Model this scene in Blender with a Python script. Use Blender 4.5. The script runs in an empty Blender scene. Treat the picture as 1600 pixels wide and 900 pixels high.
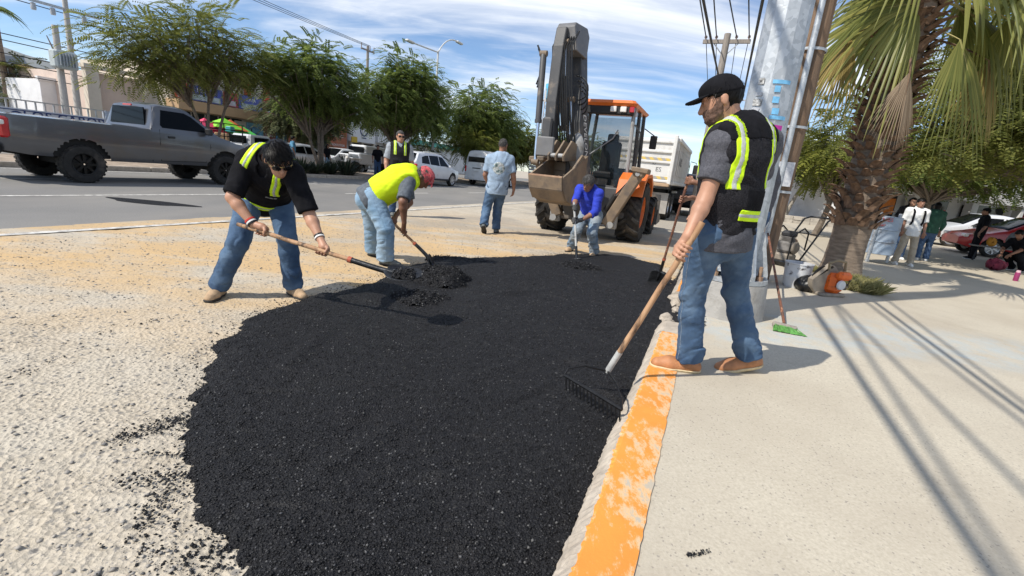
import bpy, bmesh, math, random
import numpy as np
from mathutils import Vector, Matrix
random.seed(7); RNG = np.random.default_rng(7)
sc = bpy.context.scene
COL = sc.collection
R = math.radians
PI = math.pi
# ---------------------------------------------------------------- camera
CAM_H, CAM_F, CAM_P, CAM_R = 1.25, 720.0, 14.3, 6.0      # height m, focal in 1600-px units, pitch down, roll
_p, _r = R(CAM_P), R(CAM_R)
_fw = np.array([0, math.cos(_p), -math.sin(_p)]); _rt = np.array([1.0, 0, 0]); _up = np.cross(_rt, _fw)
C_R = math.cos(_r)*_rt + math.sin(_r)*_up; C_U = -math.sin(_r)*_rt + math.cos(_r)*_up
cd = bpy.data.cameras.new('camera'); cam = bpy.data.objects.new('camera', cd); COL.objects.link(cam)
cd.sensor_width = 36; cd.lens = 36*CAM_F/1600; cd.clip_end = 4000; cd.clip_start = .05
M = Matrix.Identity(4)
for i in range(3):
    M[i][0], M[i][1], M[i][2] = C_R[i], C_U[i], -_fw[i]
M[2][3] = CAM_H
cam.matrix_world = M; sc.camera = cam
# ---------------------------------------------------------------- sky, sun, exposure
SUN_EL, SUN_AZ = 48.0, 238.0
w = bpy.data.worlds.new('World'); sc.world = w; w.use_nodes = True
nt = w.node_tree; nt.nodes.clear()
def wn(t, **k):
    n = nt.nodes.new(t)
    for a, b in k.items(): setattr(n, a, b)
    return n
sky = wn('ShaderNodeTexSky', sky_type='NISHITA', sun_disc=False)
sky.sun_elevation = R(SUN_EL); sky.sun_rotation = R(SUN_AZ); sky.air_density = .85; sky.dust_density = .25; sky.ozone_density = 4.0
tc = wn('ShaderNodeTexCoord'); sep = wn('ShaderNodeSeparateXYZ'); nt.links.new(tc.outputs['Generated'], sep.inputs[0])
den = wn('ShaderNodeMath', operation='ADD'); den.inputs[1].default_value = .16; nt.links.new(sep.outputs[2], den.inputs[0])
mx = wn('ShaderNodeMath', operation='MAXIMUM'); mx.inputs[1].default_value = .05; nt.links.new(den.outputs[0], mx.inputs[0])
dx = wn('ShaderNodeMath', operation='DIVIDE'); dy = wn('ShaderNodeMath', operation='DIVIDE')
nt.links.new(sep.outputs[0], dx.inputs[0]); nt.links.new(sep.outputs[1], dy.inputs[0])
nt.links.new(mx.outputs[0], dx.inputs[1]); nt.links.new(mx.outputs[0], dy.inputs[1])
cmb = wn('ShaderNodeCombineXYZ'); nt.links.new(dx.outputs[0], cmb.inputs[0]); nt.links.new(dy.outputs[0], cmb.inputs[1])
def wcloud(scale, rot, loc, detail, dist, lo, hi):
    mp = wn('ShaderNodeMapping'); mp.inputs['Scale'].default_value = scale; mp.inputs['Rotation'].default_value = (0, 0, rot); mp.inputs['Location'].default_value = loc
    nt.links.new(cmb.outputs[0], mp.inputs[0])
    no = wn('ShaderNodeTexNoise'); no.inputs['Scale'].default_value = 1; no.inputs['Detail'].default_value = detail; no.inputs['Roughness'].default_value = .58; no.inputs['Distortion'].default_value = dist
    nt.links.new(mp.outputs[0], no.inputs['Vector'])
    mr = wn('ShaderNodeMapRange', interpolation_type='SMOOTHSTEP'); mr.inputs[1].default_value = lo; mr.inputs[2].default_value = hi
    nt.links.new(no.outputs[0], mr.inputs[0]); return mr.outputs[0]
c1 = wcloud((.45, 1.25, 1), R(-38), (1.3, .4, 0), 7, .6, .41, .70)
c2 = wcloud((1.3, 4.2, 1), R(-50), (.2, 2.1, 3), 9, 1.0, .42, .80)
mulc = wn('ShaderNodeMath', operation='MULTIPLY'); mulc.inputs[1].default_value = .45; nt.links.new(c2, mulc.inputs[0])
addc = wn('ShaderNodeMath', operation='ADD', use_clamp=True); nt.links.new(c1, addc.inputs[0]); nt.links.new(mulc.outputs[0], addc.inputs[1])
fade = wn('ShaderNodeMapRange'); fade.inputs[1].default_value = -.02; fade.inputs[2].default_value = .10; nt.links.new(sep.outputs[2], fade.inputs[0])
mul2 = wn('ShaderNodeMath', operation='MULTIPLY'); nt.links.new(addc.outputs[0], mul2.inputs[0]); nt.links.new(fade.outputs[0], mul2.inputs[1])
mul3 = wn('ShaderNodeMath', operation='MULTIPLY'); mul3.inputs[1].default_value = .88; nt.links.new(mul2.outputs[0], mul3.inputs[0])
mixc = wn('ShaderNodeMix', data_type='RGBA'); nt.links.new(mul3.outputs[0], mixc.inputs[0]); nt.links.new(sky.outputs[0], mixc.inputs[6]); mixc.inputs[7].default_value = (6.9, 7.1, 7.4, 1)
bg = wn('ShaderNodeBackground'); bg.inputs[1].default_value = .135; nt.links.new(mixc.outputs[2], bg.inputs[0])
wo = wn('ShaderNodeOutputWorld'); nt.links.new(bg.outputs[0], wo.inputs[0])
sd = bpy.data.lights.new('sun', 'SUN'); sd.energy = 4.2; sd.angle = R(.53); sd.color = (1, .94, .845)
so = bpy.data.objects.new('sun', sd); COL.objects.link(so)
_a, _e = R(SUN_AZ), R(SUN_EL)
so.rotation_euler = Vector((-math.sin(_a)*math.cos(_e), -math.cos(_a)*math.cos(_e), -math.sin(_e))).to_track_quat('-Z', 'Y').to_euler()
so.location = (-20, -15, 30)
vs = sc.view_settings; vs.view_transform = 'Standard'; vs.look = 'None'; vs.gamma = 1; vs.exposure = .28; vs.use_curve_mapping = False
sc.render.engine = 'CYCLES'; sc.cycles.use_denoising = True; sc.cycles.max_bounces = 6; sc.cycles.transparent_max_bounces = 12
sc.cycles.sample_clamp_indirect = 8
# ---------------------------------------------------------------- frames of reference
RD = R(22)                                       # the street runs 22 degrees right of the view axis
RU = np.array([math.sin(RD), math.cos(RD), 0]); RVV = np.array([math.cos(RD), -math.sin(RD), 0])
def uv(u, v, z=0): return RU*u + RVV*v + np.array([0, 0, z])     # street coordinates: along, to the right, up
def ray(x, y): return _fw + C_R*(x-800)/CAM_F + C_U*(450-y)/CAM_F
EYE = np.array([0, 0, CAM_H])
def at(x, y, Y):
    d = ray(x, y); return EYE + d*(Y/d[1])
def gnd(x, y, z=0):
    d = ray(x, y); return EYE + d*((z-CAM_H)/d[2])
def onv(x, y, v):                                # where a view line meets the plane at street offset v
    d = ray(x, y); return EYE + d*(v/(d@RVV))
def uz(x, y, v):
    P = onv(x, y, v); return P@RU, P[2]
def zr(x, y):                                    # height of the pavement right of the kerb
    v = x*RVV[0] + y*RVV[1]
    return float(np.interp(v, [-1, 1.6, 3.8, 60], [.13, .13, .0, .0]))
def nrm(a):
    a = np.array(a, float); return a/max(1e-9, np.linalg.norm(a))
# ---------------------------------------------------------------- materials
MATS = {}
def mat(name, col, rough=.6, metal=0, var=.12, vs=6, bump=0, bs=60, col2=None, spec=.5, dirt=None, ds=3, dlo=.5, dhi=.7, emit=0, coat=0, alpha=1, trans=0, sheen=0, ior=1.45, aniso=None):
    if name in MATS: return MATS[name]
    m = bpy.data.materials.new(name); m.use_nodes = True; t = m.node_tree; L = t.links
    b = t.nodes['Principled BSDF']
    b.inputs['Roughness'].default_value = rough; b.inputs['Metallic'].default_value = metal
    b.inputs['Specular IOR Level'].default_value = spec; b.inputs['IOR'].default_value = ior
    b.inputs['Coat Weight'].default_value = coat; b.inputs['Coat Roughness'].default_value = .08
    b.inputs['Transmission Weight'].default_value = trans; b.inputs['Alpha'].default_value = alpha
    if sheen: b.inputs['Sheen Weight'].default_value = sheen
    tcn = t.nodes.new('ShaderNodeTexCoord'); vec = tcn.outputs['Object']
    if aniso:
        mp = t.nodes.new('ShaderNodeMapping'); mp.inputs['Scale'].default_value = aniso; L.new(vec, mp.inputs[0]); vec = mp.outputs[0]
    def noise(s, d=4, r=.55):
        n = t.nodes.new('ShaderNodeTexNoise'); n.inputs['Scale'].default_value = s; n.inputs['Detail'].default_value = d; n.inputs['Roughness'].default_value = r
        L.new(vec, n.inputs['Vector']); return n.outputs[0]
    def mixn(f, a, c):
        x = t.nodes.new('ShaderNodeMix'); x.data_type = 'RGBA'
        for s, val in ((0, f), (6, a), (7, c)):
            if hasattr(val, 'is_linked') or hasattr(val, 'links'): L.new(val, x.inputs[s])
            else: x.inputs[s].default_value = val
        return x.outputs[2]
    def mr(o, lo, hi):
        x = t.nodes.new('ShaderNodeMapRange'); x.inputs[1].default_value = lo; x.inputs[2].default_value = hi; L.new(o, x.inputs[0]); return x.outputs[0]
    c = np.array(col, float)
    if col2 is None: a4, b4 = tuple(np.clip(c*(1-var), 0, 1))+(1,), tuple(np.clip(c*(1+var), 0, 1))+(1,)
    else: a4, b4 = tuple(c)+(1,), tuple(col2)+(1,)
    out = mixn(mr(noise(vs), .35, .65), a4, b4)
    if dirt is not None: out = mixn(mr(noise(ds, 6, .62), dlo, dhi), out, tuple(dirt)+(1,))
    L.new(out, b.inputs['Base Color'])
    if bump:
        bn = t.nodes.new('ShaderNodeBump'); bn.inputs['Strength'].default_value = bump; bn.inputs['Distance'].default_value = .01
        L.new(noise(bs, 5, .6), bn.inputs['Height']); L.new(bn.outputs[0], b.inputs['Normal'])
    if emit:
        b.inputs['Emission Color'].default_value = tuple(c)+(1,); b.inputs['Emission Strength'].default_value = emit
    MATS[name] = m; return m
# ---------------------------------------------------------------- object helpers
def tag(o, label=None, cat=None, group=None, kind=None):
    if label: o['label'] = label
    if cat: o['category'] = cat
    if group: o['group'] = group
    if kind: o['kind'] = kind
    return o
def empty(name, loc=(0, 0, 0), rz=0, label=None, cat=None, group=None, parent=None):
    o = bpy.data.objects.new(name, None); COL.objects.link(o); o.empty_display_size = .2
    o.location = tuple(float(q) for q in loc); o.rotation_euler = (0, 0, rz)
    if parent: o.parent = parent
    return tag(o, label, cat, group)
def raw(name, V, F, mat_, parent=None, smooth=False, loc=None):
    """V (n,3) array, F (m,k) array of equal-size faces or list of lists -> one mesh object"""
    me = bpy.data.meshes.new(name); V = np.asarray(V, float)
    if isinstance(F, np.ndarray):
        m_, k = F.shape
        me.vertices.add(len(V)); me.vertices.foreach_set('co', V.astype(np.float32).ravel())
        me.loops.add(m_*k); me.loops.foreach_set('vertex_index', F.astype(np.int32).ravel())
        me.polygons.add(m_); me.polygons.foreach_set('loop_start', np.arange(0, m_*k, k, dtype=np.int32))
        me.polygons.foreach_set('loop_total', np.full(m_, k, dtype=np.int32))
        me.update(calc_edges=True)
    else:
        me.from_pydata([tuple(v) for v in V], [], F); me.update()
    if smooth: me.polygons.foreach_set('use_smooth', np.ones(len(me.polygons), dtype=bool))
    if mat_: me.materials.append(mat_)
    o = bpy.data.objects.new(name, me); COL.objects.link(o)
    if parent: o.parent = parent
    if loc is not None: o.location = tuple(float(q) for q in loc)
    return o
def inst(src, parent=None, loc=None, rot=None, scale=None):
    o = src.copy(); COL.objects.link(o)
    if parent is not None: o.parent = parent
    if loc is not None: o.location = tuple(float(q) for q in loc)
    if rot is not None: o.rotation_euler = rot
    if scale is not None: o.scale = scale if hasattr(scale, '__len__') else (scale,)*3
    return o
def copy_tree(o, parent=None):
    c = o.copy(); COL.objects.link(c); c.parent = parent
    for ch in list(o.children): copy_tree(ch, c)
    return c
class MB:
    def __init__(s): s.v = []; s.f = []
    def add(s, V, F):
        n = len(s.v); s.v += [tuple(map(float, q)) for q in V]; s.f += [[i+n for i in f] for f in F]; return s
    def box(s, c, sz, rot=None, ax=None, taper=1, bev=0):
        """box; ax: 3 axes rows or rot: euler; taper scales the top; bev chamfers the vertical edges' ends"""
        hx, hy, hz = [q/2 for q in sz]; c = np.array(c, float)
        A = np.eye(3) if ax is None else np.array(ax, float)
        if rot is not None:
            m = Matrix.Rotation(rot[2], 3, 'Z') @ Matrix.Rotation(rot[1], 3, 'Y') @ Matrix.Rotation(rot[0], 3, 'X'); A = np.array(m).T
        b = min(bev, hx*.9, hy*.9, hz*.9)
        if b <= 0:
            P = [(-hx, -hy, -hz), (hx, -hy, -hz), (hx, hy, -hz), (-hx, hy, -hz), (-hx*taper, -hy*taper, hz), (hx*taper, -hy*taper, hz), (hx*taper, hy*taper, hz), (-hx*taper, hy*taper, hz)]
            F = [[0, 3, 2, 1], [4, 5, 6, 7], [0, 1, 5, 4], [1, 2, 6, 5], [2, 3, 7, 6], [3, 0, 4, 7]]
        else:                                     # rounded box: rings of an 8-gon
            def ring(z, e, t):
                x, y = (hx-e)*t, (hy-e)*t; q = b
                return [(-x+q, -y, z), (x-q, -y, z), (x, -y+q, z), (x, y-q, z), (x-q, y, z), (-x+q, y, z), (-x, y-q, z), (-x, -y+q, z)]
            P = ring(-hz, b*.7, 1)+ring(-hz+b, 0, 1)+ring(hz-b, 0, taper)+ring(hz, b*.7, taper); F = [list(range(7, -1, -1)), list(range(24, 32))]
            for k in range(3):
                for i in range(8): F.append([k*8+i, k*8+(i+1) % 8, k*8+8+(i+1) % 8, k*8+8+i])
        return s.add([c + np.array(p)@A for p in P], F)
    def tube(s, pts, r, n=8, cap=True, flat=None):
        pts = [np.array(p, float) for p in pts]; m = len(pts)
        rs = list(r) if hasattr(r, '__len__') else [r]*m
        V = []; F = []; ref = None
        for i in range(m):
            d = nrm(pts[min(i+1, m-1)]-pts[max(i-1, 0)])
            if ref is None:
                ref = np.array([0, 0, 1.0]) if abs(d[2]) < .9 else np.array([1.0, 0, 0])
            a = nrm(np.cross(d, ref)); b2 = np.cross(a, d); ref = b2
            for k in range(n):
                t = 2*PI*k/n; V.append(pts[i] + (a*math.cos(t) + b2*math.sin(t)*(flat or 1))*rs[i])
        for i in range(m-1):
            for k in range(n): F.append([i*n+k, i*n+(k+1) % n, (i+1)*n+(k+1) % n, (i+1)*n+k])
        if cap: F += [list(range(n-1, -1, -1)), [(m-1)*n+k for k in range(n)]]
        return s.add(V, F)
    def lathe(s, prof, c=(0, 0, 0), axis=(0, 0, 1), n=16, arc=2*PI):
        """prof: list of (radius, height along axis)"""
        ax = nrm(axis); a = nrm(np.cross(ax, [0, 0, 1] if abs(ax[2]) < .9 else [1, 0, 0])); b = np.cross(ax, a); c = np.array(c, float)
        V = []; F = []; m = len(prof)
        for (r, h) in prof:
            for k in range(n):
                t = arc*k/n; V.append(c + ax*h + (a*math.cos(t)+b*math.sin(t))*max(r, 1e-4))
        for i in range(m-1):
            for k in range(n): F.append([i*n+k, (i+1)*n+k, (i+1)*n+(k+1) % n, i*n+(k+1) % n])
        return s.add(V, F)
    def prism(s, poly, o, ax, ay, ez):
        """2-D polygon poly in plane (o, ax, ay), extruded by vector ez"""
        o, ax, ay, ez = [np.array(q, float) for q in (o, ax, ay, ez)]; n = len(poly)
        A = [o + ax*x + ay*y for x, y in poly]; B = [p + ez for p in A]
        F = [list(range(n-1, -1, -1)), list(range(n, 2*n))]+[[i, (i+1) % n, n+(i+1) % n, n+i] for i in range(n)]
        return s.add(A+B, F)
    def quad(s, a, b, c, d): return s.add([a, b, c, d], [[0, 1, 2, 3]])
    def ball(s, c, r, n=10, ax=None):
        r = np.array(r if hasattr(r, '__len__') else (r, r, r), float); V = []; F = []; A = np.eye(3) if ax is None else np.array(ax)
        m = max(4, n//2)
        for i in range(m+1):
            p = PI*i/m
            for k in range(n):
                t = 2*PI*k/n; V.append(np.array(c)+(np.array([math.sin(p)*math.cos(t), math.sin(p)*math.sin(t), math.cos(p)])*r)@A)
        for i in range(m):
            for k in range(n): F.append([i*n+k, (i+1)*n+k, (i+1)*n+(k+1) % n, i*n+(k+1) % n])
        return s.add(V, F)
    def build(s, name, m, parent=None, smooth=False, bevel=0, loc=None, rz=None):
        o = raw(name, np.array(s.v), s.f, m, parent, False, loc)
        me = o.data
        bm = bmesh.new(); bm.from_mesh(me); bmesh.ops.recalc_face_normals(bm, faces=bm.faces); bm.to_mesh(me); bm.free()
        if smooth:
            me.polygons.foreach_set('use_smooth', np.ones(len(me.polygons), dtype=bool)); me.set_sharp_from_angle(angle=R(38))
        if rz is not None: o.rotation_euler = (0, 0, rz)
        if bevel:
            bv = o.modifiers.new('bevel', 'BEVEL'); bv.width = bevel; bv.segments = 2; bv.limit_method = 'ANGLE'; bv.angle_limit = R(40)
        return o
def snoise(P, seed=0, f=1.0, n=5):
    """cheap smooth 3-D noise, about -1..1: sum of warped sines"""
    g = np.random.default_rng(seed); P = np.asarray(P, float)*f; o = np.zeros(P.shape[0]); 
    w_ = np.zeros(P.shape[0])
    for i in range(n):
        k = g.normal(size=3); k /= np.linalg.norm(k); s = g.uniform(.6, 1.9)
        t = (P@k)*s*2*PI + g.uniform(0, 6.28) + 1.3*w_
        w_ = np.sin(t); o += w_
    return o/n*1.5
def text_obj(name, body, size, loc, ax, ay, m, parent=None, extrude=.002, align='CENTER'):
    """flat lettering as a mesh: ax = reading direction, ay = up"""
    cu = bpy.data.curves.new(name, 'FONT'); cu.body = body; cu.size = size; cu.extrude = extrude; cu.align_x = align; cu.align_y = 'CENTER'; cu.resolution_u = 2
    t = bpy.data.objects.new(name+'_c', cu); COL.objects.link(t)
    dg = bpy.context.evaluated_depsgraph_get(); me = bpy.data.meshes.new_from_object(t.evaluated_get(dg)); bpy.data.objects.remove(t)
    ax, ay = nrm(ax), nrm(ay); az = np.cross(ax, ay)
    n = len(me.vertices); V = np.zeros(n*3, np.float32); me.vertices.foreach_get('co', V); V = V.reshape(-1, 3)
    V = np.array(loc) + V[:, :1]*ax + V[:, 1:2]*ay + V[:, 2:3]*az
    me.vertices.foreach_set('co', V.astype(np.float32).ravel()); me.update(); me.materials.clear(); me.materials.append(m)
    o = bpy.data.objects.new(name, me); COL.objects.link(o)
    if parent: o.parent = parent
    return o
# ---------------------------------------------------------------- implicit surfaces (people, cloth, soft shapes)
def f_rc(P, a, b, ra, rb):
    a = np.asarray(a, float); b = np.asarray(b, float); ba = b-a; pa = P-a
    h = np.clip(pa@ba/max(1e-9, ba@ba), 0, 1)
    q = pa-h[:, None]*ba
    return np.sqrt(np.einsum('ij,ij->i', q, q)) - (ra+(rb-ra)*h)
def f_ell(P, c, r, A=None):
    q = P-np.asarray(c, float)
    if A is not None: q = q@np.asarray(A).T
    r = np.asarray(r, float); k0 = np.sqrt(((q/r)**2).sum(1)); k1 = np.sqrt(((q/(r*r))**2).sum(1))
    return k0*(k0-1)/np.maximum(k1, 1e-6)
def f_ecap(P, a, b, la, lb, rla, rda, rlb, rdb):
    a = np.asarray(a, float); b = np.asarray(b, float); ba = b-a; L2 = ba@ba; pa = P-a
    h = np.clip(pa@ba/L2, 0, 1); q = pa-h[:, None]*ba; wv = ba/math.sqrt(L2)
    lat = la+(lb-la)*h[:, None]
    l = np.einsum('ij,ij->i', q, lat); ax = q@wv; d2 = np.maximum(np.einsum('ij,ij->i', q, q)-l*l-ax*ax, 0)
    rl = rla+(rlb-rla)*h; rd = rda+(rdb-rda)*h
    k = np.sqrt((l/rl)**2+d2/rd**2+(ax*2/(rl+rd))**2)
    return (k-1)*np.minimum(rl, rd)
def smin(a, b, k):
    if k <= 0: return np.minimum(a, b)
    h = np.clip(.5+.5*(b-a)/k, 0, 1)
    return b*(1-h)+a*h-k*h*(1-h)
def smax(a, b, k): return -smin(-a, -b, k)
OFF8 = np.array([[0, 0, 0], [1, 0, 0], [0, 1, 0], [1, 1, 0], [0, 0, 1], [1, 0, 1], [0, 1, 1], [1, 1, 1]])
EDG = [(0, 1), (2, 3), (4, 5), (6, 7), (0, 2), (1, 3), (4, 6), (5, 7), (0, 4), (1, 5), (2, 6), (3, 7)]
def extract(f, lo, hi, vox, lev=3):
    lo = np.asarray(lo, float); hi = np.asarray(hi, float); big = vox*2**lev
    n = np.maximum(1, np.ceil((hi-lo)/big).astype(int))
    idx = np.stack(np.meshgrid(*[np.arange(k) for k in n], indexing='ij'), -1).reshape(-1, 3)
    for l in range(lev+1):
        s = big/2**l; d = f(lo+(idx+.5)*s); idx = idx[np.abs(d) < s*.87*1.35+.004]
        if l < lev: idx = (idx[:, None, :]*2+OFF8).reshape(-1, 3)
    S = int(max(n)*2**lev+3); key = np.array([1, S, S*S])
    ck = ((idx[:, None, :]+OFF8)@key).ravel()
    uq, inv = np.unique(ck, return_inverse=True)
    cp = np.stack([uq % S, (uq//S) % S, uq//(S*S)], -1)
    val = f(lo+cp*vox)[inv].reshape(-1, 8)
    ins = val < 0; act = ins.any(1) & ~ins.all(1); idx = idx[act]; val = val[act]; ins = ins[act]
    if len(idx) == 0: return np.zeros((0, 3)), np.zeros((0, 4), int)
    acc = np.zeros((len(idx), 3)); cnt = np.zeros(len(idx))
    for a, b in EDG:
        m = ins[:, a] != ins[:, b]; va = val[m, a]; t = va/(va-val[m, b])
        acc[m] += OFF8[a]+(OFF8[b]-OFF8[a])*t[:, None]; cnt[m] += 1
    V = lo+(idx+acc/cnt[:, None])*vox
    keys = idx@key; order = np.argsort(keys); sk = keys[order]
    def look(k):
        p = np.clip(np.searchsorted(sk, k), 0, len(sk)-1); ok = sk[p] == k; return np.where(ok, order[p], -1)
    F = []
    E3 = np.eye(3, dtype=int)
    for a in range(3):
        b, c = (a+1) % 3, (a+2) % 3; ca = [1, 2, 4][a]
        m = ins[:, 0] != ins[:, ca]; k0 = keys[m]; i0 = np.nonzero(m)[0]
        i1 = look(k0-key[b]); i2 = look(k0-key[b]-key[c]); i3 = look(k0-key[c]); ok = (i1 >= 0) & (i2 >= 0) & (i3 >= 0)
        q = np.stack([i0, i1, i2, i3], 1)[ok]; fl = ins[m, 0][ok]
        q[~fl] = q[~fl][:, ::-1]; F.append(q)
    return V, np.concatenate(F)
def sdf_obj(name, f, lo, hi, vox, m, parent, origin, lev=3):
    V, F = extract(f, lo, hi, vox, lev)
    return raw(name, V-np.asarray(origin), F, m, parent, True)
# ---------------------------------------------------------------- people
def grip_hand(H, A, W, wrist, s=1, tside=1):
    """prims of a hand closed on a handle: H point on handle, A its axis, W towards the back of the hand"""
    A = nrm(A); W = nrm(W-(W@A)*A); T = np.cross(A, W)*s; H = np.asarray(H, float)
    pt = lambda th, r, o: H + (W*math.cos(R(th))+T*math.sin(R(th)))*r + A*o
    pr = [(wrist, H+W*.036, .026, .030), (H+W*.036-A*.022, H+W*.036+A*.022, .021, .021), (pt(28, .034, -.03), pt(28, .034, .03), .016, .016)]
    for o, l in ((-.034, .9), (-.012, 1), (.012, 1), (.034, .92)):
        ch = [pt(25, .036, o), pt(92, .031, o), pt(150*l, .028, o), pt(212*l, .027, o)]
        pr += [(ch[0], ch[1], .0098, .009), (ch[1], ch[2], .009, .0085), (ch[2], ch[3], .0085, .0075)]
    o = .046*tside
    ch = [H+W*.036+A*o*.6-T*.012, pt(-55, .034, o), pt(-120, .029, o*.9)]
    pr += [(ch[0], ch[1], .0125, .0105), (ch[1], ch[2], .0105, .0085)]
    return pr
def relax_hand(wrist, D, N, s=1):
    """hanging hand: D along the fingers, N towards the palm side"""
    D = nrm(D); N = nrm(N-(N@D)*D); S = np.cross(D, N)*s; w_ = np.asarray(wrist, float)
    pr = [(w_, w_+D*.03, .025, .027), (w_+D*.035-S*.02, w_+D*.085-S*.024, .017, .014), (w_+D*.035+S*.018, w_+D*.085+S*.022, .017, .014), (w_+D*.03, w_+D*.08, .02, .016)]
    for o, l in ((-.031, .062), (-.0105, .074), (.0105, .078), (.031, .07)):
        b0 = w_+D*.088+S*o; b1 = b0+(D*.9+N*.35)*l*.5; b2 = b1+(D*.6+N*.8)*l*.5
        pr += [(b0, b1, .0092, .0085), (b1, b2, .0085, .0072)]
    t0 = w_+D*.025+S*.024; t1 = t0+(D*.55+S*.7+N*.3)*.04; t2 = t1+(D*.9+N*.3)*.034
    pr += [(t0, t1, .0125, .011), (t1, t2, .011, .008)]
    return pr
def person(name, label, J, st, vox=.009, cat='person', group=None):
    J = {k: np.asarray(v, float) for k, v in J.items()}; g = st.get
    gz = g('gz', 0.0); sl = g('s', 1.0); bulk = g('bulk', 1.0)
    org = np.array([(J['ankA'][0]+J['ankB'][0])/2, (J['ankA'][1]+J['ankB'][1])/2, gz])
    root = empty(name, org, 0, label, cat, group)
    P0 = (J['hipA']+J['hipB'])/2; N = J['neck']; L = np.linalg.norm(N-P0); wv = (N-P0)/L
    def orth(v): return nrm(v-(v@wv)*wv)
    lat0, lat1 = orth(J['hipB']-J['hipA']), orth(J['shB']-J['shA']); fr = orth(np.asarray(g('front'), float)); fr = nrm(fr-(fr@lat1)*lat1)
    hd, hf = J['head'], nrm(g('hf')); hu = nrm(np.asarray(g('hu', (0, 0, 1)), float)); hu = nrm(hu-(hu@hf)*hf); hr = np.cross(hf, hu); HA = np.array([hr, hf, hu])
    wa = P0+wv*L*.38+fr*g('belly', .0); ch = P0+wv*L*.74
    B = bulk*sl
    def torso(P, i=0.0, lo=0):
        d = f_ecap(P, P0-wv*.03*sl, wa, lat0, (lat0+lat1)/2, .158*B+i, .112*B+i, .142*B+i, .108*B+i)
        d = smin(d, f_ecap(P, wa, ch, (lat0+lat1)/2, lat1, .142*B+i, .108*B+i, .165*B+i, .118*B+i), .05)
        d = smin(d, f_ecap(P, ch, N-wv*.045*sl, lat1, lat1, .165*B+i, .115*B+i, .10*B+i, .07*B+i), .05)
        for s in 'AB': d = smin(d, f_rc(P, J['sh'+s], N-wv*.03*sl, .06*B+i, .062*B+i), .05)
        return d
    def arm(P, s, i=0.0, i2=None):
        i2 = i if i2 is None else i2; a, e, w2 = J['sh'+s], J['el'+s], J['wr'+s]
        d = f_rc(P, a, e, .056*B+i, .042*B+i)
        fo = e+(w2-e)*.28
        d = smin(d, f_rc(P, e, fo, .040*B+i, .042*B+i2), .02)
        return smin(d, f_rc(P, fo, w2, .042*B+i2, .027*sl+i2), .02)
    def leg(P, s, i=0.0, hem=0.0):
        a, k, n_ = J['hip'+s], J['knee'+s], J['ank'+s]
        d = f_rc(P, a, k, .088*B+i, .060*B+i)
        cf = k+(n_-k)*.3
        d = smin(d, f_rc(P, k, cf, .058*B+i, .057*B+i), .03)
        return smin(d, f_rc(P, cf, n_, .057*B+i, .042*sl+i+hem), .03)
    hs = g('head', 1.0)*sl
    hp = lambda r_, f_, u_: hd+(hr*r_+hf*f_+hu*u_)*hs
    def skull(P, i=0.0):
        d = f_ell(P, hp(0, -.012, .022), np.array((.074, .094, .094))*hs+i, HA)
        d = smin(d, f_ell(P, hp(0, .03, -.03), np.array((.062, .066, .086))*hs+i, HA), .03)
        return smin(d, f_ell(P, hp(0, .048, -.076), np.array((.045, .046, .042))*hs+i, HA), .03)
    def headf(P):
        d = skull(P)
        d = smin(d, f_rc(P, hp(0, .092, .012), hp(0, .112, -.03), .008*hs, .0145*hs), .014)
        d = smin(d, f_rc(P, hp(-.045, .078, .03), hp(.045, .078, .03), .012*hs, .012*hs), .015)
        for s in (-1, 1):
            d = smin(d, f_ell(P, hp(s*.077, -.008, -.005), np.array((.010, .02, .032))*hs, HA), .006)
            d = -smin(-d, f_ell(P, hp(s*.032, .1, .009), np.array((.018, .016, .012))*hs, HA), .012)
            d = smin(d, f_ell(P, hp(s*.032, .083, .008), np.array((.013, .012, .011))*hs, HA), .004)
        d = smin(d, f_ell(P, hp(0, .094, -.062), np.array((.024, .01, .006))*hs, HA), .006)
        d = smin(d, f_ell(P, hp(0, .091, -.074), np.array((.021, .011, .007))*hs, HA), .006)
        return smin(d, f_rc(P, hp(0, -.02, -.06), N-wv*.02*sl, .054*hs, .062*hs), .03)
    hands = {s: g('hand'+s) for s in 'AB'}
    def handf(P, s, i=0.0):
        pr = hands[s]; d = np.full(len(P), 1.0); c = np.mean([p[0] for p in pr], 0); near = np.linalg.norm(P-c, axis=1) < .22
        if near.any():
            Q = P[near]; e = f_rc(Q, *pr[0][:2], pr[0][2]+i, pr[0][3]+i)
            for a, b, ra, rb in pr[1:]: e = smin(e, f_rc(Q, a, b, ra+i, rb+i), .006)
            d[near] = e
        d[~near] = np.linalg.norm(P[~near]-c, axis=1)-.12
        return d
    def body(P):
        d = torso(P, -.012)
        for s in 'AB':
            d = smin(d, arm(P, s), .025); d = smin(d, leg(P, s, -.014), .03)
            if hands[s] is not None: d = smin(d, handf(P, s), .012)
        return smin(d, headf(P), .02)
    allp = np.array([v for k, v in J.items()]); 
    for s in 'AB':
        if hands[s] is not None: allp = np.vstack([allp]+[np.array([p[0], p[1]]) for p in hands[s]])
    lo, hi = allp.min(0)-.22, allp.max(0)+.22
    sdf_obj('body', body, lo, hi, vox, st['skin'], root, org)
    amp = g('wr', .006); sd_ = g('seed', 3)
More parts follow.
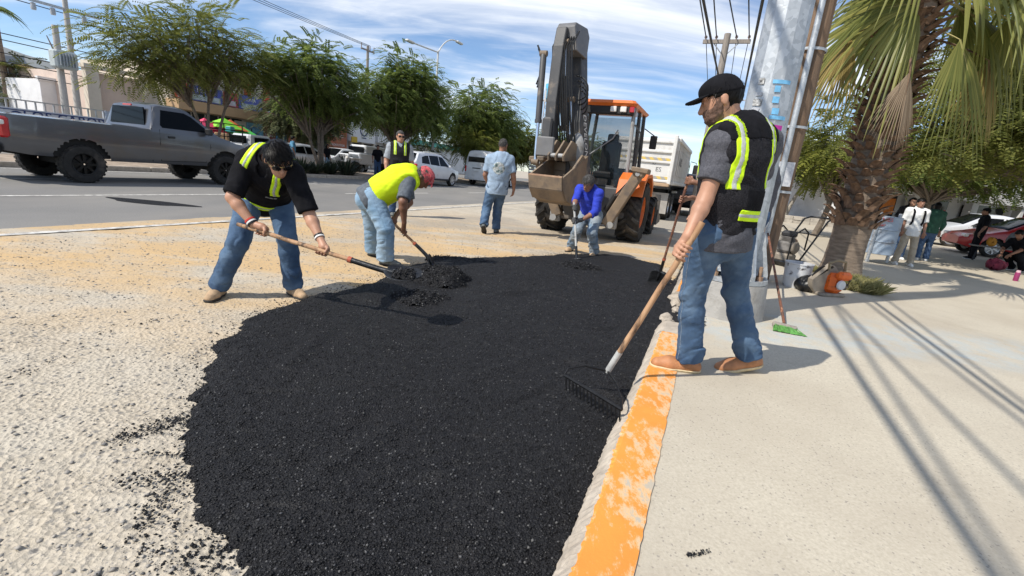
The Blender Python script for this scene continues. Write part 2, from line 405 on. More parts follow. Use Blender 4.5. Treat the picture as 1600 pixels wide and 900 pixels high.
    # trousers
    if g('trousers'):
        ti = g('ti', .014)
        def trou(P):
            d = smax(torso(P, .012), (P-P0)@wv-L*.20, .01)
            for s in 'AB':
                k, n_ = J['knee'+s], J['ank'+s]; dn = nrm(n_-k)
                e = smax(leg(P, s, ti, g('hem', .022)), (P-n_)@dn-g('cut', .015), .008); d = smin(d, e, .035)
            z_ = (P-org)[:, 2]
            wgt = .55+.9*np.exp(-((z_-.16)/.13)**2)+.5*np.exp(-((z_-.5)/.1)**2)
            return d + amp*wgt*(.5-1.25*np.abs(snoise(P*np.array([.8, .8, 1.9]), sd_, 4.6, 4))) + amp*.35*(.5-np.abs(snoise(P*np.array([1, 1, 1.6]), sd_+9, 10, 4)))
        pts = np.array([J[k+s] for k in ('hip', 'knee', 'ank') for s in 'AB']+[P0+wv*L*.25])
        tro = sdf_obj('trousers', trou, pts.min(0)-.24, pts.max(0)+.24, vox, st['trousers'], root, org)
        fr0 = nrm(np.cross(lat0, wv)); fr0 = fr0 if fr0@fr > 0 else -fr0
        if vox <= .0105:
            for s in (-1, 1):                              # back pockets, standing slightly proud with a stitched rim
                c_ = P0-fr0*.12*B+lat0*s*.085*B+wv*.0
                def pk_(P, g_=0.0): q_ = P-c_; a_, b_2 = np.abs(q_@lat0)-.062+g_, np.abs(q_@wv)-.07+g_; return np.maximum(np.maximum(np.maximum(a_, b_2), (q_@fr0)-.06), -(q_@fr0)-.12)
                sdf_obj('pocket', lambda P: np.maximum(trou(P)-.0035, pk_(P)), c_-.2, c_+.2, vox*.8, st['trousers'], tro, org, 2)
            for s in 'AB':                                 # outer side seams
                k, n_, a_ = J['knee'+s], J['ank'+s], J['hip'+s]; sg = -1 if s == 'A' else 1; P_ = []
                for i_ in range(26):
                    t_ = i_/25; p_ = a_+(k-a_)*t_*2 if t_ < .5 else k+(n_-k)*(t_*2-1); q_ = p_+lat0*sg*.03
                    for it in range(8):
                        dd_ = trou(q_[None])[0]; q_ = q_-lat0*sg*dd_*.8
                    P_.append(q_-org)
                m_ = MB(); m_.tube(P_, .0035, 5); m_.build('seam', st.get('seam', st['trousers']), tro, True)
    # shirt
    tl = lambda P: (P-P0)@lat1; tsp = lambda P: ((P-P0)@wv)/L; tdp = lambda P: (P-P0)@fr
    sh = None
    if g('shirt'):
        slv = g('sleeve', .8)
        def shirt(P):
            d = torso(P, g('si', .020))
            if g('skirt'): d = smin(d, f_ecap(P, P0-wv*g('skirt'), P0+wv*.05, lat0, lat0, .185*B, .14*B, .17*B, .125*B), .04)
            d = smax(d, -(P-P0)@wv-g('hemz', .05), .01)
            if slv:
                for s in 'AB':
                    a, e, w2 = J['sh'+s], J['el'+s], J['wr'+s]
                    if slv <= 1: c_ = a+(e-a)*slv; dn = nrm(e-a); f = smax(f_rc(P, a, e, .062*B+.016, .052*B+.020), (P-c_)@dn, .006)
                    else: c_ = e+(w2-e)*(slv-1); dn = nrm(w2-e); f = smax(arm(P, s, .016, .012), np.where((P-e)@nrm(e-a) > -.2, (P-c_)@dn, -1), .006)
                    d = smin(d, f, .03)
            nk = N+fr*.02+wv*.02
            d = smax(d, -f_rc(P, nk, nk+wv*.12+fr*.03, .058*sl, .085*sl), .008)
            return d + amp*.9*(.5-1.2*np.abs(snoise(P, sd_+2, 3.6, 4))) + amp*.35*(.5-np.abs(snoise(P, sd_+5, 9, 4)))
        sh = shirt
        pts = np.array([J[k+s] for k in ('hip', 'sh', 'el', 'wr') for s in 'AB']+[N, P0-wv*g('skirt', 0)])
        so_ = sdf_obj('shirt', shirt, pts.min(0)-.2, pts.max(0)+.2, vox, st['shirt'], root, org)
        for (pn, c_, rad, m_) in g('prints', []):
            c_ = np.asarray(c_, float)
            sdf_obj(pn, lambda P: smax(shirt(P)-.003, np.linalg.norm((P-c_)-((P-c_)@fr)[:, None]*fr, axis=1)-rad, .001) if True else 0, c_-.2, c_+.2, vox*.7, m_, so_, org, 2)
    if g('vest'):
        vi = g('vi', .034); vw = g('vw', .178)*B
        def vest(P):
            d = smax(torso(P, vi), np.abs(tl(P))-vw-.05*np.clip(.62-tsp(P), 0, .3)*3*.33, .012)
            d = smax(d, -(P-P0)@wv-g('vhem', .04), .01)
            nk = N+fr*.03+wv*.0
            d = smax(d, -f_rc(P, nk, nk+wv*.14+fr*.04, .07*sl, .1*sl), .01)
            d = smax(d, -f_rc(P, N+fr*.10-wv*.02, N+fr*.13-wv*g('vneck', .14), .045, .012), .01)
            return d + amp*.9*(.5-1.2*np.abs(snoise(P, sd_+4, 3.4, 4))) + amp*.35*(.5-np.abs(snoise(P, sd_+8, 9, 4)))
        pts = np.array([J[k+s] for k in ('hip', 'sh') for s in 'AB']+[N])
        lo2, hi2 = pts.min(0)-.24, pts.max(0)+.24
        vo = sdf_obj('vest', vest, lo2, hi2, vox, st['vest'], root, org)
        for (pn, reg, m_, off) in g('tapes', []):
            sdf_obj(pn, lambda P: smax(vest(P)-off, reg(tl(P), tsp(P), tdp(P)), .001), lo2, hi2, vox*.8, m_, vo, org)
    # shoes
    for s in 'AB':
        fd = nrm(np.asarray(g('foot'+s, g('foot', fr)), float)); up = nrm(np.asarray(g('fup'+s, (0, 0, 1)), float)); fd = nrm(fd-(fd@up)*up); a = J['ank'+s]; sd2 = np.cross(fd, up); fs = g('fs', 1.0)*sl
        def shoe(P, i=0.0, a=a, fd=fd, up=up):
            d = f_rc(P, a+up*.02*fs, a-up*.03*fs, .046*fs+i, .044*fs+i)
            d = smin(d, f_rc(P, a-fd*.04*fs-up*.05*fs, a+fd*.10*fs-up*.055*fs, .036*fs+i, .045*fs+i), .03)
            d = smin(d, f_rc(P, a+fd*.10*fs-up*.055*fs, a+fd*.165*fs-up*.062*fs, .045*fs+i, .036*fs+i), .02)
            return d
        dep = lambda P, a=a, up=up: (P-a)@(-up)
        so2 = sdf_obj('shoe', lambda P: smax(shoe(P), dep(P)-.070*fs, .006), a-.26, a+.26, min(vox, .008), st['shoe'], root, org)
        sdf_obj('sole', lambda P: np.maximum(np.maximum(shoe(P, .008), dep(P)-.089*fs), .066*fs-dep(P)), a-.26, a+.26, min(vox, .008)*.8, st['sole'], so2, org)
        if g('laces'):
            mb = MB()
            for q in range(3):
                c_ = a+fd*(.05+.022*q)*fs-up*(.012+.009*q)*fs-org; mb.tube([c_-sd2*.026, c_+up*.006, c_+sd2*.026], .003, 5)
            mb.build('lace', st['laces'], so2)
    # hair, hat, beard, glasses
    if g('hair'):
        fz, bz, ln = g('hairline', .058), g('nape', -.055), g('hairlen', .012)
        def hair(P):
            q = P-hd; u_, f_ = (q@hu)/hs, (q@hf)/hs; r_ = (q@hr)/hs
            d = skull(P, ln)
            if g('long'):
                d = smin(d, f_rc(P, hp(0, -.05, 0), hp(0, -.07, -.1)+np.array([0, 0, -g('long')]), .085*hs, .06*hs), .03)
                reg = np.minimum(fz-u_, np.maximum(f_-.02, -9))
            else: reg = np.minimum(np.minimum(fz-u_, np.maximum(f_-.035, .012-u_)), np.maximum(f_+.026, bz-u_))
            d = d+.6*ln*np.clip(1-(u_+.06)/.1, 0, 1)
            return smax(d, reg*hs, .006) + .25*ln*snoise(P*np.array([1, 1, .5]), sd_+20, 22, 6)*hs
        ho = sdf_obj('hair', hair, hd-.26-np.array([0, 0, g('long', 0)+.1]), hd+.22, min(vox, .008), st['hair'], root, org)
        if vox <= .0105 and len(ho.data.vertices) > 50:       # loose strands over the hair mass
            gg = np.random.default_rng(sd_); n_ = len(ho.data.vertices); A_ = np.zeros(n_*3, np.float32); ho.data.vertices.foreach_get('co', A_); A_ = A_.reshape(-1, 3)+org; A_ = A_[gg.integers(0, n_, g('strands', 700))]
            nn = A_-hd; nn /= np.linalg.norm(nn, axis=1)[:, None]; cr = hp(.02, -.045, .11); fl = A_-cr; fl = fl-(fl*nn).sum(1)[:, None]*nn; fl /= np.maximum(.02, np.linalg.norm(fl, axis=1))[:, None]; fl = fl+gg.normal(0, .25, fl.shape)+hf*.25; fl = fl-(fl*nn).sum(1)[:, None]*nn; sd3 = np.cross(nn, fl); sd3 /= np.maximum(1e-6, np.linalg.norm(sd3, axis=1))[:, None]
            L3 = gg.uniform(.018, .045, (len(A_), 1))*(.5+ln*40)*.8; up3 = gg.uniform(.001, .006, (len(A_), 1)); w3 = sd3*.0016
            P_ = [A_, A_+fl*L3*.5+nn*up3, A_+fl*L3+nn*up3*.6]; VV = np.stack([P_[0]-w3, P_[0]+w3, P_[1]-w3, P_[1]+w3, P_[2]-w3*.3, P_[2]+w3*.3], 1).reshape(-1, 3)-org; b6 = np.arange(len(A_))[:, None]*6
            raw('strands', VV, np.concatenate([b6+np.array([0, 1, 3, 2]), b6+np.array([2, 3, 5, 4])]), st['hair'], ho)['kind'] = 'stuff'
    if g('beard'):
        def beard(P):
            q = P-hd; u_, f_ = (q@hu)/hs, (q@hf)/hs
            reg = np.maximum(u_+.030-np.clip(.055-f_, 0, .05)*1.0, -(f_+.0))
            reg = np.maximum(reg, -f_ell(P, hp(0, .1, -.068), np.array((.024, .03, .008))*hs, HA))
            return smax(skull(P, .006), reg*hs, .006) + .003*snoise(P, sd_+21, 22, 5)
        sdf_obj('beard', beard, hd-.2, hd+.2, min(vox, .007), st['beard'], root, org)
    if g('cap'):
        ct = g('capt', .028)
        def crown(P):
            q = P-hd; u_, f_ = (q@hu)/hs, (q@hf)/hs
            return smax(smin(skull(P, .013), f_ell(P, hp(0, .012, .068), np.array((.074, .092, .055))*hs, HA), .03), (ct-u_+.16*f_*g('capslope', .5))*hs, .006)
        co = sdf_obj('cap', crown, hd-.24, hd+.24, min(vox, .007), st['cap'], root, org)
        def bill(P):
            q = P-hd; r_, f_, u_ = (q@hr)/hs, (q@hf)/hs, (q@hu)/hs
            uu = u_-(ct+.018)+1.9*r_*r_+.10*(f_-.09)
            k = np.sqrt((r_/.082)**2+((f_-.095)/.085)**2)
            return np.maximum(np.maximum((k-1)*.08, np.abs(uu)-.0045), .06-f_)*hs
        sdf_obj('bill', bill, hd-.28, hd+.28, .0035, st['cap'], co, org, 4)
    if g('glasses'):
        fo = empty('glasses_tmp')
        bpy.data.objects.remove(fo)
        mb = MB()
        for s in (-1, 1): mb.tube([hp(s*.079, -.01, .018)-org, hp(s*.08, .06, .016)-org, hp(s*.066, .094, .012)-org], .0032*hs, 5)
        mb.tube([hp(-.066, .096, .016)-org, hp(0, .116, .017)-org, hp(.066, .096, .016)-org], .003, 5)
        go = mb.build('glasses', st['glasses'], root)
        for s in (-1, 1):
            mb = MB(); c_ = hp(s*.036, .108, .004)-org; ax = np.array([nrm(hr-hf*s*.3), nrm(np.cross(hu, nrm(hr-hf*s*.3))), hu])
            mb.ball(c_, (.031*hs, .006*hs, .022*hs), 12, ax); mb.build('lens', st['lens'], go, True)
    elif vox <= .01:
        for s in (-1, 1):
            mb = MB(); mb.ball(hp(s*.032, .0895, .008)-org, np.array((.009, .0075, .0055))*hs, 8, HA); mb.build('eye', MAT_EYE, root, True)
    return root
def std_joints(base, face, h=1.72, pose=None):
    """a standing figure at base (x,y,z) facing azimuth face (degrees from +y to +x)"""
    s = h/1.74; p = dict(spread=.11, arm=.06, armf=.03, lean=0, step=0, hunch=0); p.update(pose or {})
    a = R(face); F = np.array([math.sin(a), math.cos(a), 0]); Rr = np.array([math.cos(a), -math.sin(a), 0]); Z = np.array([0, 0, 1.0]); b = np.asarray(base, float)
    J = {}
    def pt(r_, f_, z_): return b+(Rr*r_+F*f_+Z*z_)*s
    for k, sg in (('A', -1), ('B', 1)):
        J['ank'+k] = pt(sg*p['spread'], sg*p['step'], .09); J['knee'+k] = pt(sg*(p['spread']+.09)/2, sg*p['step']*.4+.03, .50); J['hip'+k] = pt(sg*.09, 0, .91)
        J['sh'+k] = pt(sg*.18, p['lean']*.9, 1.42-p['hunch']); J['el'+k] = pt(sg*(.21+p['arm']), p['lean']*.9-.03+p['armf']*.4, 1.14-p['hunch']); J['wr'+k] = pt(sg*(.22+p['arm']*.8), p['lean']*.9+.05+p['armf'], .90-p['hunch']+abs(p['armf'])*.3)
    J['neck'] = pt(0, p['lean']-.01, 1.48-p['hunch']); J['head'] = pt(0, p['lean']*1.15+.03, 1.635-p['hunch'])
    return J, F
# ---------------------------------------------------------------- shared materials
MAT_EYE = mat('eye', (.05, .035, .03), .15, var=.1)
SK1 = mat('skin_tan', (.44, .235, .15), .5, var=.10, vs=14, bump=.10, bs=220)
SK2 = mat('skin_brown', (.27, .135, .085), .5, var=.12, vs=14, bump=.10, bs=220)
SK3 = mat('skin_dark', (.20, .095, .058), .5, var=.12, vs=14, bump=.10, bs=220)
JEAN = mat('denim_blue', (.034, .072, .14), .85, col2=(.075, .135, .225), vs=4.5, bump=.35, bs=420, dirt=(.16, .24, .34), ds=5, dlo=.50, dhi=.85)
STITCH = mat('pale_stitching', (.22, .27, .33), .9, col2=(.10, .14, .2), vs=90)
JEAN2 = mat('denim_faded', (.16, .27, .39), .88, col2=(.27, .38, .49), vs=4, bump=.35, bs=380)
JEAN3 = mat('denim_dusty', (.12, .19, .27), .9, col2=(.30, .33, .34), vs=5, bump=.3, bs=380)
JEAN4 = mat('denim_dark', (.03, .06, .13), .88, col2=(.06, .11, .2), vs=5, bump=.3, bs=380)
BLK = mat('black_fabric', (.009, .009, .011), .9, var=.3, vs=10, bump=.25, bs=500, spec=.15)
MESHV = mat('black_mesh_fabric', (.010, .010, .012), .9, col2=(.034, .033, .038), vs=160, bump=.5, bs=300, spec=.15)
CHAR = mat('charcoal_heather', (.055, .057, .068), .9, col2=(.10, .10, .115), vs=120, bump=.2, bs=400)
GREYSH = mat('grey_cotton', (.10, .115, .135), .9, var=.2, vs=30, bump=.2, bs=400)
GREYL = mat('pale_grey_cotton', (.30, .33, .36), .9, var=.12, vs=20, bump=.2, bs=400)
BLUET = mat('washed_blue_cotton', (.26, .345, .45), .92, var=.12, vs=8, bump=.25, bs=400)
ROYAL = mat('royal_blue_cotton', (.022, .045, .42), .85, var=.2, vs=8, bump=.25, bs=400)
LIME = mat('fluorescent_lime', (.60, .88, .012), .75, var=.05, vs=12, bump=.15, bs=400)
YELV = mat('fluorescent_yellow_vest', (.66, .86, .008), .8, var=.06, vs=9, bump=.25, bs=260)
SILV = mat('reflective_grey_tape', (.42, .44, .43), .35, var=.12, vs=60, bump=.15, bs=300)
TANB = mat('tan_suede', (.42, .29, .175), .85, var=.2, vs=18, bump=.3, bs=200)
ORLE = mat('orange_brown_leather', (.40, .175, .075), .55, var=.22, vs=14, bump=.25, bs=120)
CRSO = mat('cream_rubber', (.62, .50, .30), .8, var=.12, vs=30)
DKSO = mat('dark_rubber', (.03, .028, .026), .8, var=.2)
SHGR = mat('grey_shoe', (.13, .14, .135), .8, var=.2, vs=20, bump=.2, bs=300)
SHWH = mat('white_shoe', (.72, .71, .68), .7, var=.06)
HAIRB = mat('black_hair', (.006, .005, .0045), .42, var=.4, vs=40, spec=.18)
HAIRG = mat('greying_hair', (.030, .027, .025), .7, col2=(.12, .115, .11), vs=70, bump=.7, bs=150, spec=.2)
STUB = mat('stubble_beard', (.085, .050, .036), .85, col2=(.18, .105, .073), vs=60, bump=.5, bs=200)
GLAS = mat('dark_lens', (.006, .006, .008), .12, var=0)
GOLD = mat('gold_frame', (.62, .47, .2), .3, 1, var=.05)
GLOV = mat('grey_work_glove', (.07, .07, .07), .9, var=.25, vs=20, bump=.3, bs=300)
WHITEF = mat('white_cotton', (.70, .70, .68), .9, var=.08, vs=9, bump=.25, bs=300)
KHAKI = mat('khaki_cotton', (.40, .34, .26), .9, var=.12, vs=7, bump=.25, bs=300)
GREENJ = mat('dark_green_fabric', (.018, .07, .045), .8, var=.2)
RED_B = mat('red_bandana', (.45, .035, .05), .85, col2=(.62, .16, .16), vs=38, bump=.2, bs=300, dirt=(.05, .02, .03), ds=26, dlo=.58, dhi=.62)
PINKF = mat('pink_cotton', (.62, .16, .24), .9, var=.1)
WOODH = mat('worn_wood_handle', (.34, .185, .095), .7, col2=(.50, .31, .175), vs=12, aniso=(1, 1, .25), bump=.25, bs=60, dirt=(.04, .03, .025), ds=16, dlo=.50, dhi=.64)
RUSTH = mat('rusty_painted_handle', (.20, .075, .04), .7, col2=(.10, .06, .045), vs=20, bump=.3, bs=80, dirt=(.38, .2, .12), ds=16, dlo=.56, dhi=.64)
STEELD = mat('dark_tool_steel', (.05, .052, .055), .38, .8, var=.3, vs=14, bump=.2, bs=90, dirt=(.02, .02, .02), ds=9, dlo=.5, dhi=.7)
STEELL = mat('scoured_steel', (.42, .42, .41), .3, .9, var=.25, vs=10, bump=.1, bs=90, dirt=(.03, .03, .03), ds=7, dlo=.48, dhi=.6)
PAINTG = mat('grey_painted_tube', (.45, .45, .43), .5, var=.15, vs=30, dirt=(.12, .1, .09), ds=22, dlo=.58, dhi=.66)
BLACKI = mat('black_iron', (.016, .016, .017), .45, .5, var=.3, vs=20, bump=.2, bs=80)
# ---------------------------------------------------------------- loose grains
OCT_V = np.array([[1, 0, 0], [-1, 0, 0], [0, 1, 0], [0, -1, 0], [0, 0, 1], [0, 0, -1]], float)
OCT_F = np.array([[0, 2, 4], [2, 1, 4], [1, 3, 4], [3, 0, 4], [2, 0, 5], [1, 2, 5], [3, 1, 5], [0, 3, 5]])
def grains(P, r, m_, parent, name, seed=0, flat=.75, kind='stuff'):
    """many little stones as one mesh"""
    g = np.random.default_rng(seed); n = len(P); P = np.asarray(P)
    V = OCT_V[None]*(1+g.uniform(-.4, .4, (n, 6, 1)))*np.array([1, 1, flat]); a = g.uniform(0, 6.28, n); t = g.uniform(-.6, .6, n)
    ca, sa, ct, st_ = np.cos(a)[:, None], np.sin(a)[:, None], np.cos(t)[:, None], np.sin(t)[:, None]
    x, y, z = V[..., 0], V[..., 1], V[..., 2]; y, z = y*ct-z*st_, y*st_+z*ct; x, y = x*ca-y*sa, x*sa+y*ca
    V = np.stack([x, y, z], -1)*np.asarray(r).reshape(-1, 1, 1)+P[:, None, :]
    F = (OCT_F[None]+np.arange(n)[:, None, None]*6).reshape(-1, 3)
    o = raw(name, V.reshape(-1, 3), F, m_, parent); o['kind'] = kind; return o
# ---------------------------------------------------------------- ground
def nodes(name):
    m = bpy.data.materials.new(name); m.use_nodes = True; t = m.node_tree; b = t.nodes['Principled BSDF']; return m, t, b
class NB:
    """little shader-graph builder"""
    def __init__(s, name): s.m, s.t, s.b = nodes(name); s.tc = s.t.nodes.new('ShaderNodeTexCoord').outputs['Object']
    def n(s, ty, **k):
        x = s.t.nodes.new(ty)
        for a, v in k.items(): setattr(x, a, v)
        return x
    def link(s, a, b): s.t.links.new(a, b)
    def put(s, sock, val):
        if hasattr(val, 'is_output'): s.link(val, sock)
        else: sock.default_value = val
    def noise(s, sc_, d=4, r=.55, vec=None, dist=0):
        x = s.n('ShaderNodeTexNoise'); x.inputs['Scale'].default_value = sc_; x.inputs['Detail'].default_value = d; x.inputs['Roughness'].default_value = r; x.inputs['Distortion'].default_value = dist; s.link(vec or s.tc, x.inputs['Vector']); return x.outputs[0]
    def vor(s, sc_, out='Distance', vec=None, feat='F1'):
        x = s.n('ShaderNodeTexVoronoi', feature=feat); x.inputs['Scale'].default_value = sc_; s.link(vec or s.tc, x.inputs['Vector']); return x.outputs[out]
    def mapv(s, scale=(1, 1, 1), rot=(0, 0, 0), loc=(0, 0, 0)):
        x = s.n('ShaderNodeMapping'); x.inputs['Scale'].default_value = scale; x.inputs['Rotation'].default_value = rot; x.inputs['Location'].default_value = loc; s.link(s.tc, x.inputs[0]); return x.outputs[0]
    def ramp(s, o, lo, hi, smooth=False):
        x = s.n('ShaderNodeMapRange', interpolation_type='SMOOTHSTEP' if smooth else 'LINEAR'); x.inputs[1].default_value = lo; x.inputs[2].default_value = hi; s.link(o, x.inputs[0]); return x.outputs[0]
    def mix(s, f, a, b):
        x = s.n('ShaderNodeMix', data_type='RGBA')
        for i, v in ((0, f), (6, a), (7, b)):
            if isinstance(v, tuple) and len(v) == 3: v = v+(1,)
            s.put(x.inputs[i], v)
        return x.outputs[2]
    def math(s, op, a, b=0.0, clamp=False):
        x = s.n('ShaderNodeMath', operation=op, use_clamp=clamp); s.put(x.inputs[0], a); s.put(x.inputs[1], b); return x.outputs[0]
    def sep(s): x = s.n('ShaderNodeSeparateXYZ'); s.link(s.tc, x.inputs[0]); return x.outputs
    def bump(s, h, st=.5, dist=.01, prev=None):
        x = s.n('ShaderNodeBump'); x.inputs['Strength'].default_value = st; x.inputs['Distance'].default_value = dist; s.link(h, x.inputs['Height'])
        if prev: s.link(prev, x.inputs['Normal'])
        return x.outputs[0]
    def done(s, col, rough=.8, nor=None, spec=.4, metal=0):
        s.put(s.b.inputs['Base Color'], col+(1,) if isinstance(col, tuple) else col); s.put(s.b.inputs['Roughness'], rough); s.b.inputs['Specular IOR Level'].default_value = spec; s.b.inputs['Metallic'].default_value = metal
        if nor: s.link(nor, s.b.inputs['Normal'])
        return s.m
# fresh hot mix
q = NB('fresh_asphalt'); n1 = q.noise(70, 6, .7); n2 = q.noise(1.6, 4); v1 = q.vor(120)
col = q.mix(q.ramp(n1, .4, .75), (.009, .009, .0105), (.023, .023, .0255)); col = q.mix(q.ramp(q.vor(55, 'Color'), .86, .93), col, (.040, .039, .038)); col = q.mix(q.ramp(n2, .55, .8), col, (.020, .020, .021)); col = q.mix(q.math('MULTIPLY', q.ramp(q.noise(2.6, 6, .62, q.mapv((1, 2.4, 1), (0, 0, R(-35)), (4, 1, 0))), .60, .72), .55), col, (.045, .042, .039))
cel = q.vor(105, 'Color'); cel2 = q.vor(190, 'Color'); col = q.mix(q.math('MULTIPLY', q.ramp(cel, .45, 1), .5), col, (.040, .040, .042)); col = q.mix(q.math('MULTIPLY', q.ramp(cel2, .80, .95), .7), col, (.060, .060, .060))
ASPH = q.done(col, q.math('ADD', q.math('MULTIPLY', cel, .3), .5), q.bump(q.vor(105), 1.0, .009, q.bump(q.vor(190), .8, .006, q.bump(n1, .6, .010))), .22)
q = NB('asphalt_grain'); rp = q.n('ShaderNodeNewGeometry').outputs['Random Per Island']; cr = q.n('ShaderNodeValToRGB'); e_ = cr.color_ramp.elements; e_[0].position = 0; e_[0].color = (.006, .006, .0072, 1); e_[1].position = 1; e_[1].color = (.13, .128, .122, 1)
for ps, cc in ((.6, .014), (.84, .032), (.94, .075)): x_ = e_.new(ps); x_.color = (cc, cc, cc*1.05, 1)
q.link(rp, cr.inputs[0]); ASPH_ST = q.done(cr.outputs[0], .55, None, .25)
# dusty gravel shoulder
q = NB('dusty_gravel'); xyz = q.sep()
big = q.noise(.35, 3, .5, q.mapv((1, 1, 1), (0, 0, R(22)), (3, 1, 0))); md = q.noise(2.2, 5, .6); fn = q.noise(34, 5, .65); v1 = q.vor(48); v2 = q.vor(26, 'Color'); v2d = q.vor(26)
strk = q.noise(1.0, 5, .6, q.mapv((.55, 1.3, 1), (0, 0, R(-12))))
col = q.mix(q.ramp(fn, .3, .7), (.36, .315, .245), (.56, .495, .395))
col = q.mix(q.ramp(md, .42, .7), col, (.50, .455, .375))
sand = q.math('MULTIPLY', q.ramp(strk, .34, .58, True), q.math('MULTIPLY', q.ramp(xyz[1], 2.2, 4.2), q.ramp(xyz[1], 13, 8)))
col = q.mix(q.math('MULTIPLY', sand, .95), col, (.54, .375, .195))
grey = q.math('MULTIPLY', q.ramp(q.noise(.5, 4, .6, q.mapv((1, 1.2, 1), (0, 0, 0), (7, 2, 1))), .46, .58), q.ramp(xyz[1], 4.5, 9))
col = q.mix(q.math('MULTIPLY', grey, .6), col, (.30, .275, .235))
st = q.math('MULTIPLY', q.ramp(v2, .60, .66), q.ramp(v2d, .36, .24)); col = q.mix(q.math('MULTIPLY', st, .8), col, (.21, .20, .185))
st2 = q.math('MULTIPLY', q.ramp(q.vor(75, 'Color'), .58, .64), q.ramp(q.vor(75), .36, .24)); col = q.mix(q.math('MULTIPLY', st2, .7), col, (.22, .21, .20))
GRAV = q.done(col, .95, q.bump(q.math('MULTIPLY', v1, q.ramp(xyz[1], 5.0, 2.0)), .7, .012, q.bump(fn, .6, .012, q.bump(q.math('MULTIPLY', q.noise(12, 5, .65), q.ramp(xyz[1], 4.5, 1.5)), .8, .02))), .12)
# carriageway
q = NB('road_asphalt'); n1 = q.noise(60, 4); n2 = q.noise(.6, 4, .6, q.mapv((1, .2, 1), (0, 0, R(22)))); n3 = q.noise(.25, 4, .6)
col = q.mix(q.ramp(n1, .3, .7), (.165, .160, .150), (.24, .232, .218)); col = q.mix(q.ramp(n2, .45, .75), col, (.25, .235, .21)); col = q.mix(q.math('MULTIPLY', q.ramp(n3, .45, .7), .5), col, (.12, .118, .114))
ROADM = q.done(col, .82, q.bump(n1, .35, .006), .35)
q = NB('road_paint'); n1 = q.noise(9, 6, .7); col = q.mix(q.ramp(n1, .42, .62), (.66, .64, .59), (.30, .285, .26)); PAINTM = q.done(col, .75)
# pavement concrete with washed-out blue paint
q = NB('pavement_concrete'); xyz = q.sep(); n1 = q.noise(90, 5, .65); n2 = q.noise(1.1, 5, .6); n3 = q.noise(6, 6, .65); vv = q.vor(150, 'Color')
col = q.mix(q.ramp(n1, .32, .7), (.42, .375, .295), (.56, .51, .41)); col = q.mix(q.math('MULTIPLY', q.ramp(n2, .4, .66), .7), col, (.40, .35, .275)); col = q.mix(q.math('MULTIPLY', q.ramp(vv, .86, .9), .6), col, (.22, .20, .18))
def band(o, a, b, c, d): return q.math('MULTIPLY', q.ramp(o, a, b, True), q.ramp(o, d, c, True))
blue = q.math('MULTIPLY', q.math('MULTIPLY', band(q.math('SUBTRACT', xyz[1], q.math('MULTIPLY', xyz[0], .10)), 3.0, 3.4, 3.9, 4.5), band(xyz[0], 1.2, 1.7, 5.0, 7.0)), q.ramp(n3, .38, .68))
col = q.mix(q.math('MULTIPLY', blue, .5), col, (.34, .45, .52))
stn = q.noise(2.3, 6, .66, q.mapv((1, 1.4, 1), (0, 0, R(30)), (2, 5, 0))); col = q.mix(q.math('MULTIPLY', q.ramp(stn, .60, .72), .35), col, (.30, .265, .21))
dust = q.math('MULTIPLY', q.ramp(xyz[1], 5, 11), .6); col = q.mix(dust, col, (.46, .40, .31))
PAVE = q.done(col, .9, q.bump(n1, .45, .004, q.bump(n3, .2, .006)), .25)
q = NB('kerb_orange_paint'); n1 = q.math('ADD', q.math('MULTIPLY', q.noise(16, 10, .78, q.mapv((1.5, .7, 1), (0, 0, R(-22)))), .62), q.math('MULTIPLY', q.noise(2.2, 4, .6), .38)); n2 = q.noise(3, 4); n3 = q.noise(60, 4, .6)
col = q.mix(q.ramp(n2, .35, .7), (.72, .30, .055), (.66, .24, .045)); col = q.mix(q.ramp(n1, .505, .555), col, (.64, .43, .24)); col = q.mix(q.ramp(n1, .57, .61), col, (.44, .39, .31)); col = q.mix(q.math('MULTIPLY', q.ramp(q.vor(26, 'Color'), .93, .96), q.ramp(q.vor(26), .3, .2)), col, (.06, .05, .045))
KERBP = q.done(col, .75, q.bump(n3, .35, .004, q.bump(n1, .3, .004)), .3)
CONC = mat('rough_concrete', (.36, .31, .25), .93, col2=(.48, .42, .345), vs=9, bump=.9, bs=38, dirt=(.30, .255, .21), ds=11, dlo=.55, dhi=.72)
SOIL = mat('median_soil', (.30, .235, .175), .95, col2=(.40, .325, .25), vs=3, bump=.7, bs=25, dirt=(.17, .13, .1), ds=2, dlo=.5, dhi=.7)
DUST = mat('dusty_earth', (.42, .36, .28), .95, col2=(.50, .44, .35), vs=.6, bump=.5, bs=8, dirt=(.33, .29, .24), ds=.15, dlo=.45, dhi=.65)
def struct(o): o['kind'] = 'structure'; return o
def sheet(name, pts, z, m_):
    return struct(raw(name, [tuple(p[:2])+(z,) for p in pts], [list(range(len(pts)))], m_))
def vgrid(name, us, vs_, zf, m_, smooth=True):
    U, Vv = np.meshgrid(us, vs_, indexing='ij'); n, k = U.shape
    P = U.ravel()[:, None]*RU+Vv.ravel()[:, None]*RVV; P[:, 2] = zf(P, U.ravel(), Vv.ravel())
    F = np.array([[i*k+j, i*k+j+1, (i+1)*k+j+1, (i+1)*k+j] for i in range(n-1) for j in range(k-1)])
    return struct(raw(name, P, F[:, ::-1], m_, None, smooth))
